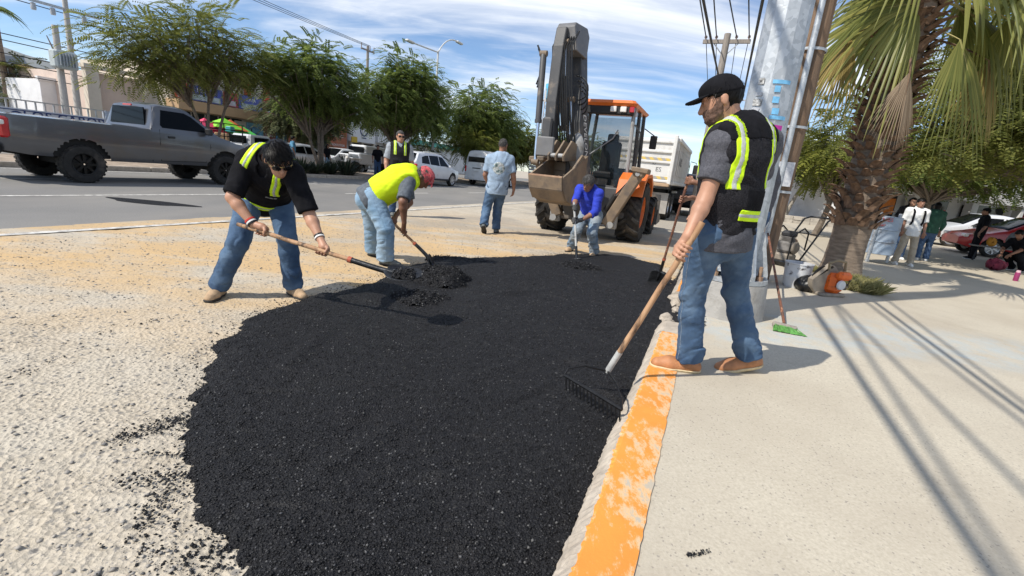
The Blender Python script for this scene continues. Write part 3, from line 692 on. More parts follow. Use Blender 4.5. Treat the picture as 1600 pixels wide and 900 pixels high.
# terrain sheet to the horizon
sheet('ground', [(-1500, -1500), (1500, -1500), (1500, 1500), (-1500, 1500)], -.03, DUST)
def prog(a, b, s0, gr, cap):
    o = [a]; s = s0
    while o[-1] < b: o.append(o[-1]+s); s = min(s*gr, cap)
    return np.array(o)
us = np.concatenate([[-12, -4], prog(-1.6, 60, .035, 1.006, 3)]); vs_ = -prog(.1, 7.35, .035, 1.004, .12)[::-1]
def zg(P, u, v):
    n_ = .008*snoise(P, 3, .9, 5)+.006*snoise(P, 4, 4.5, 6)+.0045*snoise(P, 5, 13, 6)
    return n_*np.clip(1-(u-6)/10, .1, 1)*np.clip((v+7.2)/.6, 0.2, 1)+.004
vgrid('gravel_shoulder', us, vs_, zg, GRAV)
vgrid('road', np.array([-40, 0, 40, 120, 400]), np.array([-16.85, -7.1]), lambda P, u, v: -.002+u*0, ROADM, False)
vgrid('road', np.array([-40, 0, 40, 120, 400]), np.array([-30.6, -20.6]), lambda P, u, v: -.004+u*0, ROADM, False)
vgrid('dust_drift', np.linspace(-6, 40, 120), np.array([-7.55, -7.28, -7.0]), lambda P, u, v: np.where(v < -7.5, -.004, np.where(v < -7.2, .004+.006*snoise(P, 8, .8)-.004, .012)), GRAV)
vgrid('edge_line', np.linspace(2, 70, 60), np.array([-7.02, -6.90]), lambda P, u, v: .0145+.003*snoise(P, 9, 1.0)*0, PAINTM, False)
for i, u0 in enumerate((3.5, 11.5, 19.5, 27.5, 35.5, 43.5)):
    vgrid('lane_dash', np.array([u0, u0+4.6]), np.array([-10.65, -10.53]), lambda P, u, v: .003+u*0, PAINTM, False)
for u0 in (1.5, 9.5, 17.5, 25.5, 33.5, 41.5): vgrid('lane_dash', np.array([u0, u0+4.6]), np.array([-13.75, -13.63]), lambda P, u, v: .003+u*0, PAINTM, False)
vgrid('lane_line', np.array([-6, 90]), np.array([-16.45, -16.33]), lambda P, u, v: .003+u*0, PAINTM, False)
# dark tar patch on the road
mb = MB(); c_ = gnd(235, 316, .002); mb.add([c_+np.array([math.cos(t)*(.8+.2*math.sin(3*t)), math.sin(t)*.28, 0]) for t in np.linspace(0, 6.28, 24)[:-1]], [list(range(23))]); struct(mb.build('tar_patch', ASPH))
# median: kerb and soil
def blockstrip(name, u0, u1, v0, v1, z0, z1, m_, step=2.5, gap=.012):
    par = struct(empty(name)); u = u0
    while u < u1:
        mb = MB(); mb.box(uv(u+step/2, (v0+v1)/2, (z0+z1)/2), (step-gap, abs(v1-v0), z1-z0), ax=[RU, RVV, (0, 0, 1)], bev=.02); mb.build('kerb_stone', m_, par); u += step
    return par
blockstrip('median_kerb', -8, 70, -17.0, -16.8, -.05, .14, CONC); blockstrip('median_kerb', -8, 70, -20.7, -20.5, -.05, .14, CONC)
vgrid('median_soil', np.linspace(-8, 72, 160), np.linspace(-20.52, -16.98, 14), lambda P, u, v: .09+.09*np.clip(1-((v+18.75)/1.75)**2, 0, 1)+.03*snoise(P, 6, .9), SOIL)
# right-hand pavement and kerb
KV = -.02
def zpav(P, u, v): return np.interp(v, [-1, 1.6, 3.8, 60], [.13, .13, 0, 0])+.0022*snoise(P, 12, .7)
vgrid('pavement', np.concatenate([[-8, -3], np.linspace(-1.6, 14, 90), [18, 26, 40, 70]]), np.concatenate([[KV], np.linspace(.2, 4.4, 24), [6, 9, 14, 30]]), zpav, PAVE)
def kerb(u0, u1, seed, m_top, name='kerb', chip=0):
    us_ = np.arange(u0, u1+.001, .012 if u1 < 5 else .1); g = np.random.default_rng(seed); n = len(us_); P0_ = np.stack([us_, us_*0, us_*0], 1)
    e = .007*snoise(P0_, seed, .9)+.005*snoise(P0_, seed+1, 4)+.004*snoise(P0_, seed+2, 14)
    e2 = .003*snoise(P0_, seed+5, 1.3)+.003*snoise(P0_, seed+6, 6)
    V = []
    top = [(-.180, .126), (-.166, .133), (-.09, .1345), (KV+.015, .1342)]
    face = [(-.245, -.03), (-.24, .03), (-.224, .075), (-.197, .108)]
    prof = face+top
    for i, u in enumerate(us_):
        for j, (v, z) in enumerate(prof):
            rg = e[i]*(1 if j < 5 else .3 if j < 6 else 0)+(e2[i] if j == 7 else 0)+(g.normal(0, .0028) if j < 5 else 0)
            V.append(uv(u, v+rg, z+(g.normal(0, .0024) if 0 < j < 5 else 0)))
    k = len(prof); par = struct(empty(name))
    F1 = [[i*k+j, (i+1)*k+j, (i+1)*k+j+1, i*k+j+1] for i in range(n-1) for j in range(4)]
    F2 = [[i*k+j, (i+1)*k+j, (i+1)*k+j+1, i*k+j+1] for i in range(n-1) for j in range(4, k-1)]
    ends = [list(range(k)), [(n-1)*k+j for j in range(k-1, -1, -1)]]
    raw('kerb_face', V, F1+ends, CONC, par, False); raw('painted_top', V, F2, m_top, par, False)
    return par
kerb(-1.6, 3.72, 21, KERBP); kerb(3.725, 4.05, 24, CONC); kerb(5.35, 40, 28, KERBP)
# broken kerb rubble in the gap
for i in range(9):
    g_ = random.Random(i+40); r = g_.uniform(.04, .11); mb = MB(); mb.ball((0, 0, 0), (r, r*.8, r*.55), 7); V = np.array(mb.v); V *= (1+.25*snoise(V*9, i, 1))[:, None]
    o = raw('kerb_rubble', V, mb.f, CONC, None, False, uv(4.15+i*.14, -.15+g_.uniform(-.06, .1), .06+g_.uniform(-.02, .02))); o['kind'] = 'structure'; o.rotation_euler = (g_.uniform(0, 1), 0, g_.uniform(0, 6))
# ---- the fresh patch
PX = [(352, 898), (338, 868), (316, 800), (303, 740), (305, 665), (318, 600), (335, 545), (383, 505), (430, 482), (500, 462), (560, 448), (606, 430), (640, 416), (700, 405), (770, 404), (840, 402), (880, 398), (940, 400), (985, 404), (1030, 416), (1052, 440), (1061, 470), (1050, 492)]
PB = [gnd(*p)[:2] for p in PX]
kl = lambda u: uv(u, -.228)[:2]
PB += [kl(4.1), kl(3), kl(2), kl(1), kl(0), kl(-1.4), np.array([-.75, -.9]), np.array([-.78, .2])]
PB = np.array(PB)
def poly_sd(P, Q):
    d = np.full(len(P), 1e9); ins = np.zeros(len(P), bool); n = len(Q)
    for i in range(n):
        a, b = Q[i], Q[(i+1) % n]; e = b-a; w_ = P-a; t = np.clip(w_@e/(e@e), 0, 1); q_ = w_-t[:, None]*e; d = np.minimum(d, np.sqrt((q_**2).sum(1)))
        c = ((a[1] <= P[:, 1]) & (b[1] > P[:, 1])) | ((b[1] <= P[:, 1]) & (a[1] > P[:, 1]))
        with np.errstate(divide='ignore', invalid='ignore'): xx = a[0]+(P[:, 1]-a[1])/(b[1]-a[1])*e[0]
        ins ^= c & (P[:, 0] < xx)
    return np.where(ins, d, -d)
def patch_h(P2):
    P3 = np.concatenate([P2, np.zeros((len(P2), 1))], 1); d = poly_sd(P2, PB); v = P2@RVV[:2]
    d = d+.05*snoise(P3, 31, 1.1)+.03*snoise(P3, 32, 4.5, 6)
    kb = np.clip((v+.34)/.1, 0, 1)
    d = np.where(kb > .5, np.maximum(d, .05), d) * 1.0
    h = .045*np.clip(d/.16, -.4, 1)**1.0
    h = np.where(d > 0, .045*np.sqrt(np.clip(d/.16, 0, 1)), h)
    h += .016*snoise(P3, 33, .6)*np.clip(d/.2, 0, 1)+.004*np.abs(snoise(P3*np.array([1, 2.2, 1]), 37, 1.6))+.003*snoise(P3, 34, 5, 6)+.0025*snoise(P3, 35, 16, 6)+.0016*snoise(P3, 36, 38, 6)
    # rake swirls, dragged hollows
    c = gnd(905, 500)[:2]; r = np.sqrt(((P2-c)**2).sum(1)); a = np.arctan2(P2[:, 1]-c[1], P2[:, 0]-c[0])
    h += .009*np.sin(r*62)*np.exp(-((r-.34)/.11)**2)*np.clip(np.cos(a+.9), 0, 1)
    for (x, y), s, k in (((845, 534), .10, -.018), ((935, 508), .08, -.02), ((812, 578), .11, -.016), ((655, 650), .3, .006), ((540, 690), .25, -.012), ((560, 650), .12, .012)):
        q_ = gnd(x, y)[:2]; h += k*np.exp(-((P2-q_)**2).sum(1)/s**2)
    for p0, p1, wd, k in ((( 455, 745), (610, 640), .035, -.020), ((480, 770), (640, 665), .05, .016), ((520, 560), (700, 545), .05, .010), ((700, 620), (850, 560), .05, .012), ((760, 660), (900, 600), .03, -.010), ((640, 760), (860, 800), .07, .012), ((430, 600), (520, 520), .05, .012), ((720, 480), (900, 450), .06, .014), ((420, 850), (600, 820), .06, -.012)):
        a, b = gnd(*p0)[:2], gnd(*p1)[:2]; e = b-a; t = np.clip((P2-a)@e/(e@e), 0, 1); q_ = P2-a-t[:, None]*e; dd2 = (q_**2).sum(1); h += 1.7*k*np.exp(-dd2/wd**2)*np.sin(PI*np.clip(t*.9+.05, 0, 1))
    c = gnd(880, 560)[:2]; r = np.sqrt(((P2-c)**2).sum(1)); a = np.arctan2(P2[:, 1]-c[1], P2[:, 0]-c[0]); h += .005*np.sin(r*60)*np.exp(-((r-.30)/.13)**2)*np.clip(np.cos(a-2.2), 0, 1)
    flo = .024+.004*snoise(P3, 41, 6); h = np.where(d > .12, flo+np.logaddexp(0, (h-flo)/.004)*.004, h)
    return h, d
xs = np.arange(-1.7, 2.9, .018); parts = []
X, Y = np.meshgrid(np.arange(-3.0, 3.0, .022), np.concatenate([np.arange(-1.0, 3.6, .020), np.arange(3.6, 8.9, .036)]), indexing='ij'); sh_ = X.shape
P2 = np.stack([X.ravel(), Y.ravel()], 1); hh, dd = patch_h(P2)
vv_ = P2@RVV[:2]; uu_ = P2@RU[:2]
idx = np.arange(len(P2)).reshape(sh_); F = np.stack([idx[:-1, :-1], idx[1:, :-1], idx[1:, 1:], idx[:-1, 1:]], -1).reshape(-1, 4)
lim = np.where((uu_ > 4.05) & (uu_ < 5.4), .15, -.222)
ok = ((dd > -.035) & (vv_ < lim))[F].all(1); F = F[ok]; used = np.unique(F); re = np.full(len(P2), -1); re[used] = np.arange(len(used))
pz = np.where((uu_ > 4.05) & (uu_ < 5.4) & (vv_ > -.25), hh+np.clip((vv_+.25)/.4, 0, 1)*.11, hh)
patch = struct(raw('fresh_asphalt', np.concatenate([P2, pz[:, None]], 1)[used], re[F], ASPH, None, True))
# grains lying on it: thick near the lens
g_ = np.random.default_rng(5); N_ = 185000
Yr = .95+(g_.random(N_)**2.0)*5.5; Xr = -2.2+g_.random(N_)*4.6; Q = np.stack([Xr, Yr], 1); h2, d2 = patch_h(Q); v2 = Q@RVV[:2]
keep = (d2 > -.02) & (v2 < -.245) & (g_.random(N_) < .85); Q, h2 = Q[keep], h2[keep]
r_ = .0019+.0052*g_.random(len(Q))**3.0
gz = grains(np.concatenate([Q, (h2+r_*.15)[:, None]], 1), r_, ASPH_ST, patch, 'grain', 8)
# spilled crumbs outside the edge and embedded pebbles in the gravel
N_ = 4200; k = g_.integers(0, len(PX)-1, N_); t = g_.random(N_); E0 = PB[k]+(PB[k+1]-PB[k])*t[:, None]; sp = np.abs(g_.normal(0, .07, N_))
nv = np.stack([-(PB[k+1]-PB[k])[:, 1], (PB[k+1]-PB[k])[:, 0]], 1); nv /= np.linalg.norm(nv, axis=1)[:, None]; Q = E0-nv*(sp*g_.choice([-1, 1], N_, p=[.5, .5]))[:, None]
streaks = [((305, 655), (170, 692), 520, .10), ((300, 745), (170, 760), 200, .08), ((345, 860), (180, 890), 160, .12), ((258, 770), (200, 860), 180, .07), ((300, 715), (230, 712), 80, .02), ((250, 500), (150, 525), 60, .04), ((100, 560), (0, 600), 50, .06), ((1075, 868), (1110, 862), 60, .015)]
for a, b, n, w_ in streaks:
    z_ = .13 if a[0] > 1000 else 0
    a, b = gnd(*a, z_)[:2], gnd(*b, z_)[:2]; tt = g_.random(n)**1.5; Q = np.vstack([Q, a+(b-a)*tt[:, None]+g_.normal(0, w_*.4, (n, 2))])
vq = Q@RVV[:2]; Q = Q[(vq < -.26) | (vq > .05)]; zq = np.where(Q@RVV[:2] > 0, .134, .012)
grains(np.concatenate([Q, zq[:, None]], 1), .002+.006*g_.random(len(Q))**3, ASPH_ST, None, 'asphalt_crumbs', 9); bpy.data.objects['asphalt_crumbs']['label'] = 'black asphalt crumbs scattered around the edge of the patch'
bpy.data.objects['asphalt_crumbs']['category'] = 'crumbs'
N_ = 16000; Yr = .9+(g_.random(N_)**1.7)*9; Xr = -5.5+g_.random(N_)*6.3; Q = np.stack([Xr, Yr], 1); dq = poly_sd(Q, PB); vq = Q@RVV[:2]; Q = Q[(dq < -.05) & (vq < -.3) & (vq > -6.6)]
PEB = mat('gravel_pebble', (.17, .165, .16), .9, col2=(.46, .42, .36), vs=7, bump=.3, bs=90)
P3 = np.concatenate([Q, np.zeros((len(Q), 1))], 1); z_ = zg(P3, Q@RU[:2], Q@RVV[:2])
o = grains(np.concatenate([Q, (z_+.001)[:, None]], 1), .004+.009*g_.random(len(Q))**2.2, PEB, None, 'pebbles', 10, .45); tag(o, 'grey pebbles bedded in the dusty gravel shoulder', 'pebbles')
# little bits of litter on the pavement
for (x, y) in ((1205, 893), (1088, 842), (1440, 580), (1520, 640)):
    pass

vgrid('far_pavement', np.array([-10, 20, 60, 120]), np.array([-45, -30.6]), lambda P, u, v: .02+u*0, CONC, False)
# ---------------------------------------------------------------- vehicles
def paint(name, col, rough=.32, dirt=None, metal=0.0, coat=.6, dlo=.52, dhi=.78, ds=1.6):
    return mat(name, col, rough, metal, var=.05, vs=2.5, dirt=dirt, ds=ds, dlo=dlo, dhi=dhi, coat=coat, bump=.02, bs=3)
TYRE = mat('tyre_rubber', (.022, .021, .020), .85, var=.25, vs=9, bump=.3, bs=60, dirt=(.10, .085, .07), ds=4, dlo=.5, dhi=.75)
RIMB = mat('black_rim', (.012, .012, .012), .4, .5, var=.2)
RIMS = mat('alloy_rim', (.55, .55, .56), .35, .8, var=.1, dirt=(.12, .11, .1), ds=9, dlo=.5, dhi=.8)
WINB = mat('tinted_glass', (.006, .007, .008), .05, var=.05, spec=.12)
UNDER = mat('underbody_black', (.012, .012, .012), .8, var=.2)
CHROME = mat('chrome', (.75, .75, .76), .12, 1, var=.05)
TRIM = mat('black_plastic', (.02, .02, .021), .55, var=.15, bump=.1, bs=120)
TLRED = mat('red_lamp', (.45, .008, .012), .15, var=.15, coat=.8)
TLWH = mat('clear_lamp', (.75, .72, .68), .12, var=.08, coat=.8)
PLATE = mat('number_plate', (.72, .72, .70), .5, var=.06)
def I(x, tab): return float(np.interp(x, [t[0] for t in tab], [t[1] for t in tab]))
def wheel_parts(root, x, y, r, w_, rimm, rr=.62, spokes=6, side=1, name='wheel', knob=0):
    """tyre with tread blocks (mesh 'wheel') and rim as its part; axle along y"""
    mb = MB(); h = w_/2
    mb.lathe([(r*rr, -h*.8), (r*.86, -h), (r*.95, -h*.93), (r, -h*.7), (r, h*.7), (r*.95, h*.93), (r*.86, h), (r*rr, h*.8), (r*rr, -h*.8)], (0, 0, 0), (0, 1, 0), 32)
    if knob:
        for i in range(26):
            a = 2*PI*i/26
            for s in (-1, 1):
                c = np.array([math.cos(a+.06*s)*r, s*h*.55, math.sin(a+.06*s)*r]); t = np.array([-math.sin(a), 0, math.cos(a)]); n_ = np.array([math.cos(a), 0, math.sin(a)])
                mb.box(c, (r*.13, h*.8, knob*2), ax=[t, (0, 1, 0), n_])
    t = mb.build(name, TYRE, root, True, loc=(x, y, r))
    mb = MB(); o = side*h
    mb.lathe([(.02, o*.55), (r*.16, o*.62), (r*.18, o*.5), (r*rr*.9, o*.35), (r*rr*.94, o*.8), (r*rr*1.03, o*.88), (r*rr*1.03, o*.6)], (0, 0, 0), (0, 1, 0), 28)
    if spokes:
        for i in range(spokes):
            a = 2*PI*i/spokes; d = np.array([math.cos(a), 0, math.sin(a)]); tt = np.array([-math.sin(a), 0, math.cos(a)])
            mb.box(d*r*rr*.55+np.array([0, o*.66, 0]), (r*rr*.86, .03, r*.13), ax=[d, (0, 1, 0), tt])
    mb.build('rim', rimm, t, True); return t
def car(name, label, cat, loc, heading, spec, pm, group=None):
    """lofted car body; local x forward, y left. heading = azimuth in degrees (0 = +y)"""
    root = empty(name, loc, R(90-heading), label, cat, group)
    L0, L1 = spec['x']; ws, zb, be, tp = spec['w'], spec['zb'], spec['belt'], spec['top']; tm = max(t[1] for t in tp); wm = spec['wr']
    xs = np.arange(L0, L1+.001, .05); nS, nG = 13, 4; V = []
    def bel(x): return I(x, be)
    def top(x): return max(I(x, tp), bel(x))
    def wrf(x):
        w_ = I(x, ws); b_ = bel(x); return w_*.965+(wm-w_*.965)*np.clip((top(x)-b_)/max(.05, tm-b_), 0, 1)
    def sy(x, t): return I(x, ws)*(1-.09*(1-t)**4-.035*t**3)
    def gy(x, z):
        w_ = I(x, ws); b_ = bel(x); return w_*.965+(wm-w_*.965)*np.clip((z-b_)/max(.05, tm-b_), 0, 1.2)
    arches = spec['wheels']
    for x in xs:
        z0, b_, t_ = I(x, zb), bel(x), top(x); P = [(I(x, ws)*.55, z0)]
        for j in range(nS): t = j/(nS-1); P.append((sy(x, t), z0+(b_-z0)*t))
        for j in range(1, nG+1): t = j/nG; z = b_+(t_-b_)*t*.96; P.append((gy(x, z)-.012*(j == nG), z))
        wr_ = wrf(x); P += [(wr_*.90, t_+.012), (wr_*.6, t_+.03), (0, t_+.04)]
        V += [(x, y, z) for y, z in P]
    m_ = len(V)//len(xs); V = np.array(V)
    for s, (wx, wr_, ar) in enumerate(arches):
        d = np.sqrt((V[:, 0]-wx)**2+(V[:, 2]-wr_)**2); near = (np.abs(d-ar) < .032) & (V[:, 1] > .4)
        V[near, 0] = wx+(V[near, 0]-wx)/d[near]*ar; V[near, 2] = wr_+(V[near, 2]-wr_)/d[near]*ar
    F = []
    for i in range(len(xs)-1):
        for j in range(m_-1):
            q_ = [i*m_+j, (i+1)*m_+j, (i+1)*m_+j+1, i*m_+j+1]; c = V[q_].mean(0)
            if c[1] > .35 and j < nS+1 and any((c[0]-wx)**2+(c[2]-wr_)**2 < (ar-.012)**2 for wx, wr_, ar in arches): continue
            F.append(q_)
    n = len(V); V2 = V.copy(); V2[:, 1] *= -1; A = np.vstack([V, V2]); F2 = F+[[k+n for k in f[::-1]] for f in F]
    e0 = list(range(m_)); e1 = [(len(xs)-1)*m_+j for j in range(m_)]
    F2.append(e0+[k+n for k in e0[::-1]]); F2.append(e1[::-1]+[k+n for k in e1])
    me_ = MB(); me_.v = [tuple(v) for v in A]; me_.f = F2; body = me_.build('body', pm, root, True)
    mb = MB(); xm = (L0+L1)/2
    mb.box((xm, 0, I(xm, zb)+.13), (L1-L0-.5, I(xm, ws)*1.35, .18)); 
    for wx, wr_, ar in arches: zl = I(wx, zb)+.03; zh = wr_+ar*.98; mb.box((wx, 0, (zl+zh)/2), (ar*1.9, I(wx, ws)*1.8, zh-zl)); mb.box((wx, 0, wr_), (.12, I(wx, ws)*1.6, .12))
    mb.build('underbody', UNDER, root)
    gl = spec.get('glass', WINB)
    for poly in spec.get('side', []):                    # side windows, (x, z) outlines
        for s in (1, -1):
            mb = MB(); o_ = [(x, s*(gy(x, z)+.006), z) for x, z in poly]; i_ = [(x, s*(gy(x, z)-.012), z) for x, z in poly]; k = len(poly)
            mb.add(o_+i_, [list(range(k))]+[[a, (a+1) % k, k+(a+1) % k, k+a] for a in range(k)]); mb.build('window', gl, body)
    def patch(nm, x0, x1, mar, mm, zoff=.006):
        xs_ = np.linspace(x0, x1, 6); g = []
        for x in xs_:
            for t in np.linspace(-1, 1, 9):
                y = t*(wrf(x)-mar); a_ = abs(y)/max(.1, wrf(x)); z = top(x)+np.interp(a_, [0, .6, .9, 1], [.04, .03, .012, -.01])+zoff; g.append((x, y, z))
        f_ = [[i*9+j, i*9+j+1, (i+1)*9+j+1, (i+1)*9+j] for i in range(5) for j in range(8)]
        o = raw(nm, g, f_, mm, body, True); sm = o.modifiers.new('s', 'SOLIDIFY'); sm.thickness = .006; sm.offset = 0; return o
    for nm, x0, x1, mar in spec.get('glassx', []): patch(nm, x0, x1, mar, gl)
    for wx, wr_, ar in arches:
        for s in (1, -1): wheel_parts(root, wx, s*(I(wx, ws)-spec.get('wt', .22)*.5-.01+spec.get('poke', 0)), wr_, spec.get('wt', .22), spec.get('rim', RIMS), spec.get('rr', .66), spec.get('spokes', 7), s, 'wheel', spec.get('knob', 0))
    for (nm, c, sz, mm) in spec.get('boxes', []):
        mb = MB(); mb.box(c, sz, bev=min(sz)*.22); mb.build(nm, mm, root)
    for (nm, c, sz, mm) in spec.get('pairs', []):
        for s in (1, -1):
            mb = MB(); mb.box((c[0], s*c[1], c[2]), sz, bev=min(sz)*.22); mb.build(nm, mm, root)
    for (nm, pts, r, mm) in spec.get('lines', []):        # seams and mouldings on both sides: (x, z) polylines
        for s in (1, -1):
            mb = MB(); P = []
            for x, z in pts:
                b_ = bel(x); y = gy(x, z) if z > b_ else sy(x, (z-I(x, zb))/(b_-I(x, zb))); P.append((x, s*(y+r*.3), z))
            mb.tube(P, r, 5); mb.build(nm, mm, body)
    root['_t'] = 1; del root['_t']
    return root, body, sy, gy
HD = 22
GREYP = paint('grey_metallic_paint', (.115, .118, .126), .28, (.12, .105, .09), .5, .8)
# grey pickup. local x: front +
PU = dict(x=(-2.74, 2.72), w=[(-2.74, .86), (-2.62, .97), (-2.2, 1.0), (2.0, 1.0), (2.45, .95), (2.72, .78)], zb=[(-2.74, .62), (-2.3, .55), (-1, .50), (1.2, .50), (2.3, .48), (2.72, .55)],
          belt=[(-2.74, 1.31), (0, 1.31), (.2, 1.31), (1.25, 1.28), (2.0, 1.20), (2.5, 1.10), (2.72, .92)], top=[(-2.74, 1.31), (-.02, 1.31), (.10, 1.86), (.3, 1.92), (.75, 1.92), (.95, 1.88), (1.62, 1.36), (1.70, 1.30), (2.0, 1.22), (2.72, .96)], wr=.78,
          wheels=[(-1.45, .405, .55), (1.85, .405, .53)], wt=.28, rim=RIMB, rr=.56, spokes=8, poke=.02, knob=.006,
          side=[[(.24, 1.38), (.20, 1.44), (.30, 1.80), (.86, 1.80), (1.02, 1.73), (1.42, 1.42), (1.44, 1.375)]], glassx=[('windscreen', 1.0, 1.58, .1)],
          lines=[('door_seam', [(.16, 1.33), (.14, 1.0), (.16, .58)], .006, UNDER), ('door_seam', [(1.40, 1.33), (1.42, 1.0), (1.30, .60), (.16, .57)], .006, UNDER), ('bed_seam', [(-.03, 1.34), (-.03, .55)], .010, UNDER), ('pillar', [(.02, 1.40), (.10, 1.74), (.16, 1.86)], .014, GREYP)],
          pairs=[('tail_light', (-2.66, .90, 1.06), (.16, .18, .40), TLRED), ('door_handle', (.42, .985, 1.17), (.17, .045, .05), TRIM), ('mirror', (1.32, 1.09, 1.40), (.12, .2, .17), TRIM), ('headlight', (2.60, .72, .98), (.2, .26, .18), TLWH)],
          boxes=[('rear_bumper', (-2.80, 0, .64), (.18, 1.82, .20), UNDER), ('front_bumper', (2.74, 0, .62), (.2, 1.8, .26), UNDER), ('third_brake_light', (.02, 0, 1.86), (.03, .34, .045), TLRED)])
pk, pb, sy_, gy_ = car('pickup_truck', 'grey single cab pickup truck with oversized black wheels on the far lane', 'pickup', uv(7.40, -13.86), HD, PU, GREYP)
# rear cab glass, the two visible corner lights' clear top, and the open bed
mb = MB(); mb.prism([(-.70, 1.41), (.70, 1.41), (.62, 1.82), (-.62, 1.82)], (.02, 0, 0), (0, 1, 0), (0, 0, 1), (.03, 0, 0)); V = np.array(mb.v); V[:, 0] += (V[:, 2]-1.38)*.10-.05; mb.v = [tuple(q_) for q_ in V]; mb.build('rear_window', WINB, pb)
for s in (1, -1):
    mb = MB(); mb.box((-2.70, s*.905, 1.15), (.10, .19, .10), bev=.02); mb.build('reverse_lamp', TLWH, pk)
mb = MB(); mb.box((-1.4, 0, 1.30), (2.3, 1.55, .02)); mb.build('bed_liner', UNDER, pk)
# white SUV, van, stake truck ahead in the same lane
WHT = paint('white_car_paint', (.60, .61, .63), .3, None, 0, .6)
SUVs = dict(x=(-2.25, 2.25), w=[(-2.25, .72), (-2.1, .86), (-1.6, .91), (1.6, .91), (2.1, .84), (2.25, .6)], zb=[(-2.25, .42), (-1.9, .30), (1.9, .28), (2.25, .4)], belt=[(-2.25, 1.08), (-1.5, 1.06), (1.0, .98), (1.4, .95), (2.1, .80), (2.25, .66)],
            top=[(-2.25, 1.10), (-2.05, 1.22), (-1.72, 1.60), (-1.4, 1.655), (0, 1.67), (.45, 1.62), (1.15, 1.06), (1.4, .97), (2.25, .68)], wr=.66, wheels=[(-1.32, .35, .41), (1.38, .35, .41)], wt=.23,
            side=[[(-1.65, 1.12), (-1.55, 1.42), (-1.2, 1.50), (-.95, 1.52), (-.93, 1.09)], [(-.86, 1.09), (-.88, 1.53), (-.02, 1.55), (.0, 1.05)], [(.07, 1.05), (.05, 1.54), (.42, 1.50), (.95, 1.05)]], glassx=[('windscreen', .5, 1.12, .08), ('rear_window', -2.10, -1.76, .12)],
            lines=[('door_seam', [(-.9, 1.02), (-.9, .42)], .005, UNDER), ('door_seam', [(.03, 1.0), (.05, .40)], .005, UNDER), ('sill_trim', [(-.85, .36), (.95, .34)], .05, TRIM)],
            pairs=[('tail_light', (-2.14, .70, 1.00), (.10, .40, .13), TLRED), ('headlight', (2.02, .66, .78), (.3, .24, .13), TLWH), ('mirror', (.82, .98, 1.06), (.1, .18, .12), WHT), ('roof_rail', (-.4, .63, 1.70), (1.7, .04, .035), CHROME)], boxes=[('rear_bumper', (-2.22, 0, .48), (.16, 1.62, .26), TRIM), ('number_plate', (-2.27, 0, .86), (.02, .34, .16), PLATE)])
car('suv', 'white SUV with red tail lights parked just beyond the stooping man', 'SUV', uv(21.9, -14.6), HD, SUVs, WHT)
WHV = paint('white_van_paint', (.66, .66, .65), .35, (.5, .48, .45), 0, .5)
VANs = dict(x=(-2.45, 2.45), w=[(-2.45, .80), (-2.35, .92), (1.8, .92), (2.3, .85), (2.45, .7)], zb=[(-2.45, .40), (2.45, .36)], belt=[(-2.45, 1.22), (1.6, 1.18), (2.1, 1.0), (2.45, .8)], top=[(-2.45, 1.25), (-2.40, 1.60), (-2.2, 2.16), (-1.9, 2.24), (1.0, 2.24), (1.4, 2.10), (2.05, 1.15), (2.45, .82)], wr=.74,
            wheels=[(-1.35, .34, .40), (1.45, .34, .40)], wt=.22, spokes=0, side=[[(-2.1, 1.30), (-2.05, 1.78), (-.9, 1.80), (-.9, 1.28)], [(-.8, 1.28), (-.8, 1.80), (.4, 1.80), (.4, 1.26)], [(.5, 1.26), (.5, 1.80), (1.2, 1.80), (1.75, 1.24)]], glassx=[('windscreen', 1.42, 2.02, .1)],
            pairs=[('tail_light', (-2.42, .80, 1.05), (.08, .13, .36), TLRED), ('mirror', (1.75, 1.02, 1.35), (.1, .18, .2), TRIM)], boxes=[('rear_bumper', (-2.45, 0, .46), (.14, 1.66, .2), WHV), ('number_plate', (-2.47, 0, 1.0), (.02, .36, .15), PLATE), ('plate_garnish', (-2.46, 0, 1.12), (.03, .6, .06), TRIM), ('rear_window', (-2.37, 0, 1.62), (.10, 1.36, .42), WINB)])
car('van', 'white passenger van with dark rear window parked ahead of the white SUV', 'van', uv(30.2, -14.6), HD, VANs, WHV)
# silver stake-bed truck
SILP = paint('silver_truck_paint', (.42, .43, .45), .4)
st_ = empty('stake_truck', uv(41.5, -13.9), R(90-HD), 'silver stake bed truck seen past the man in blue T-shirt', 'truck')
mb = MB(); mb.box((-1.2, 0, .98), (4.4, 2.1, .14), bev=.02); mb.build('bed', SILP, st_)
for k in range(4):
    for s in (1, -1): mb = MB(); mb.box((-1.2, s*1.03, 1.2+k*.26), (4.4, .04, .15), bev=.01); mb.build('slat', SILP, st_)
    mb = MB(); mb.box((-3.4, 0, 1.2+k*.26), (.04, 2.08, .15), bev=.01); mb.build('slat', SILP, st_)
for x in (-3.42, -2.3, -1.2, -.1, 1.0):
    for s in (1, -1): mb = MB(); mb.box((x, s*1.07, 1.55), (.07, .04, 1.1)); mb.build('stake', SILP, st_)
mb = MB(); mb.box((2.1, 0, 1.35), (1.7, 1.9, 1.6), bev=.15, taper=.92); mb.build('cab', WHT, st_)
mb = MB(); mb.box((-3.3, 0, .62), (.1, 2.0, .3), bev=.02); mb.build('rear_bumper', SILP, st_)
for s in (1, -1):
    mb = MB(); mb.box((-3.38, s*.75, .66), (.05, .3, .14), bev=.01); mb.build('tail_light', TLRED, st_)
    for x in (-2.2, 2.2): wheel_parts(st_, x, s*.85, .42, .26, RIMS, .55, 0, s)
mb = MB(); mb.box((0, 0, .7), (6, .8, .25)); mb.build('chassis', UNDER, st_)
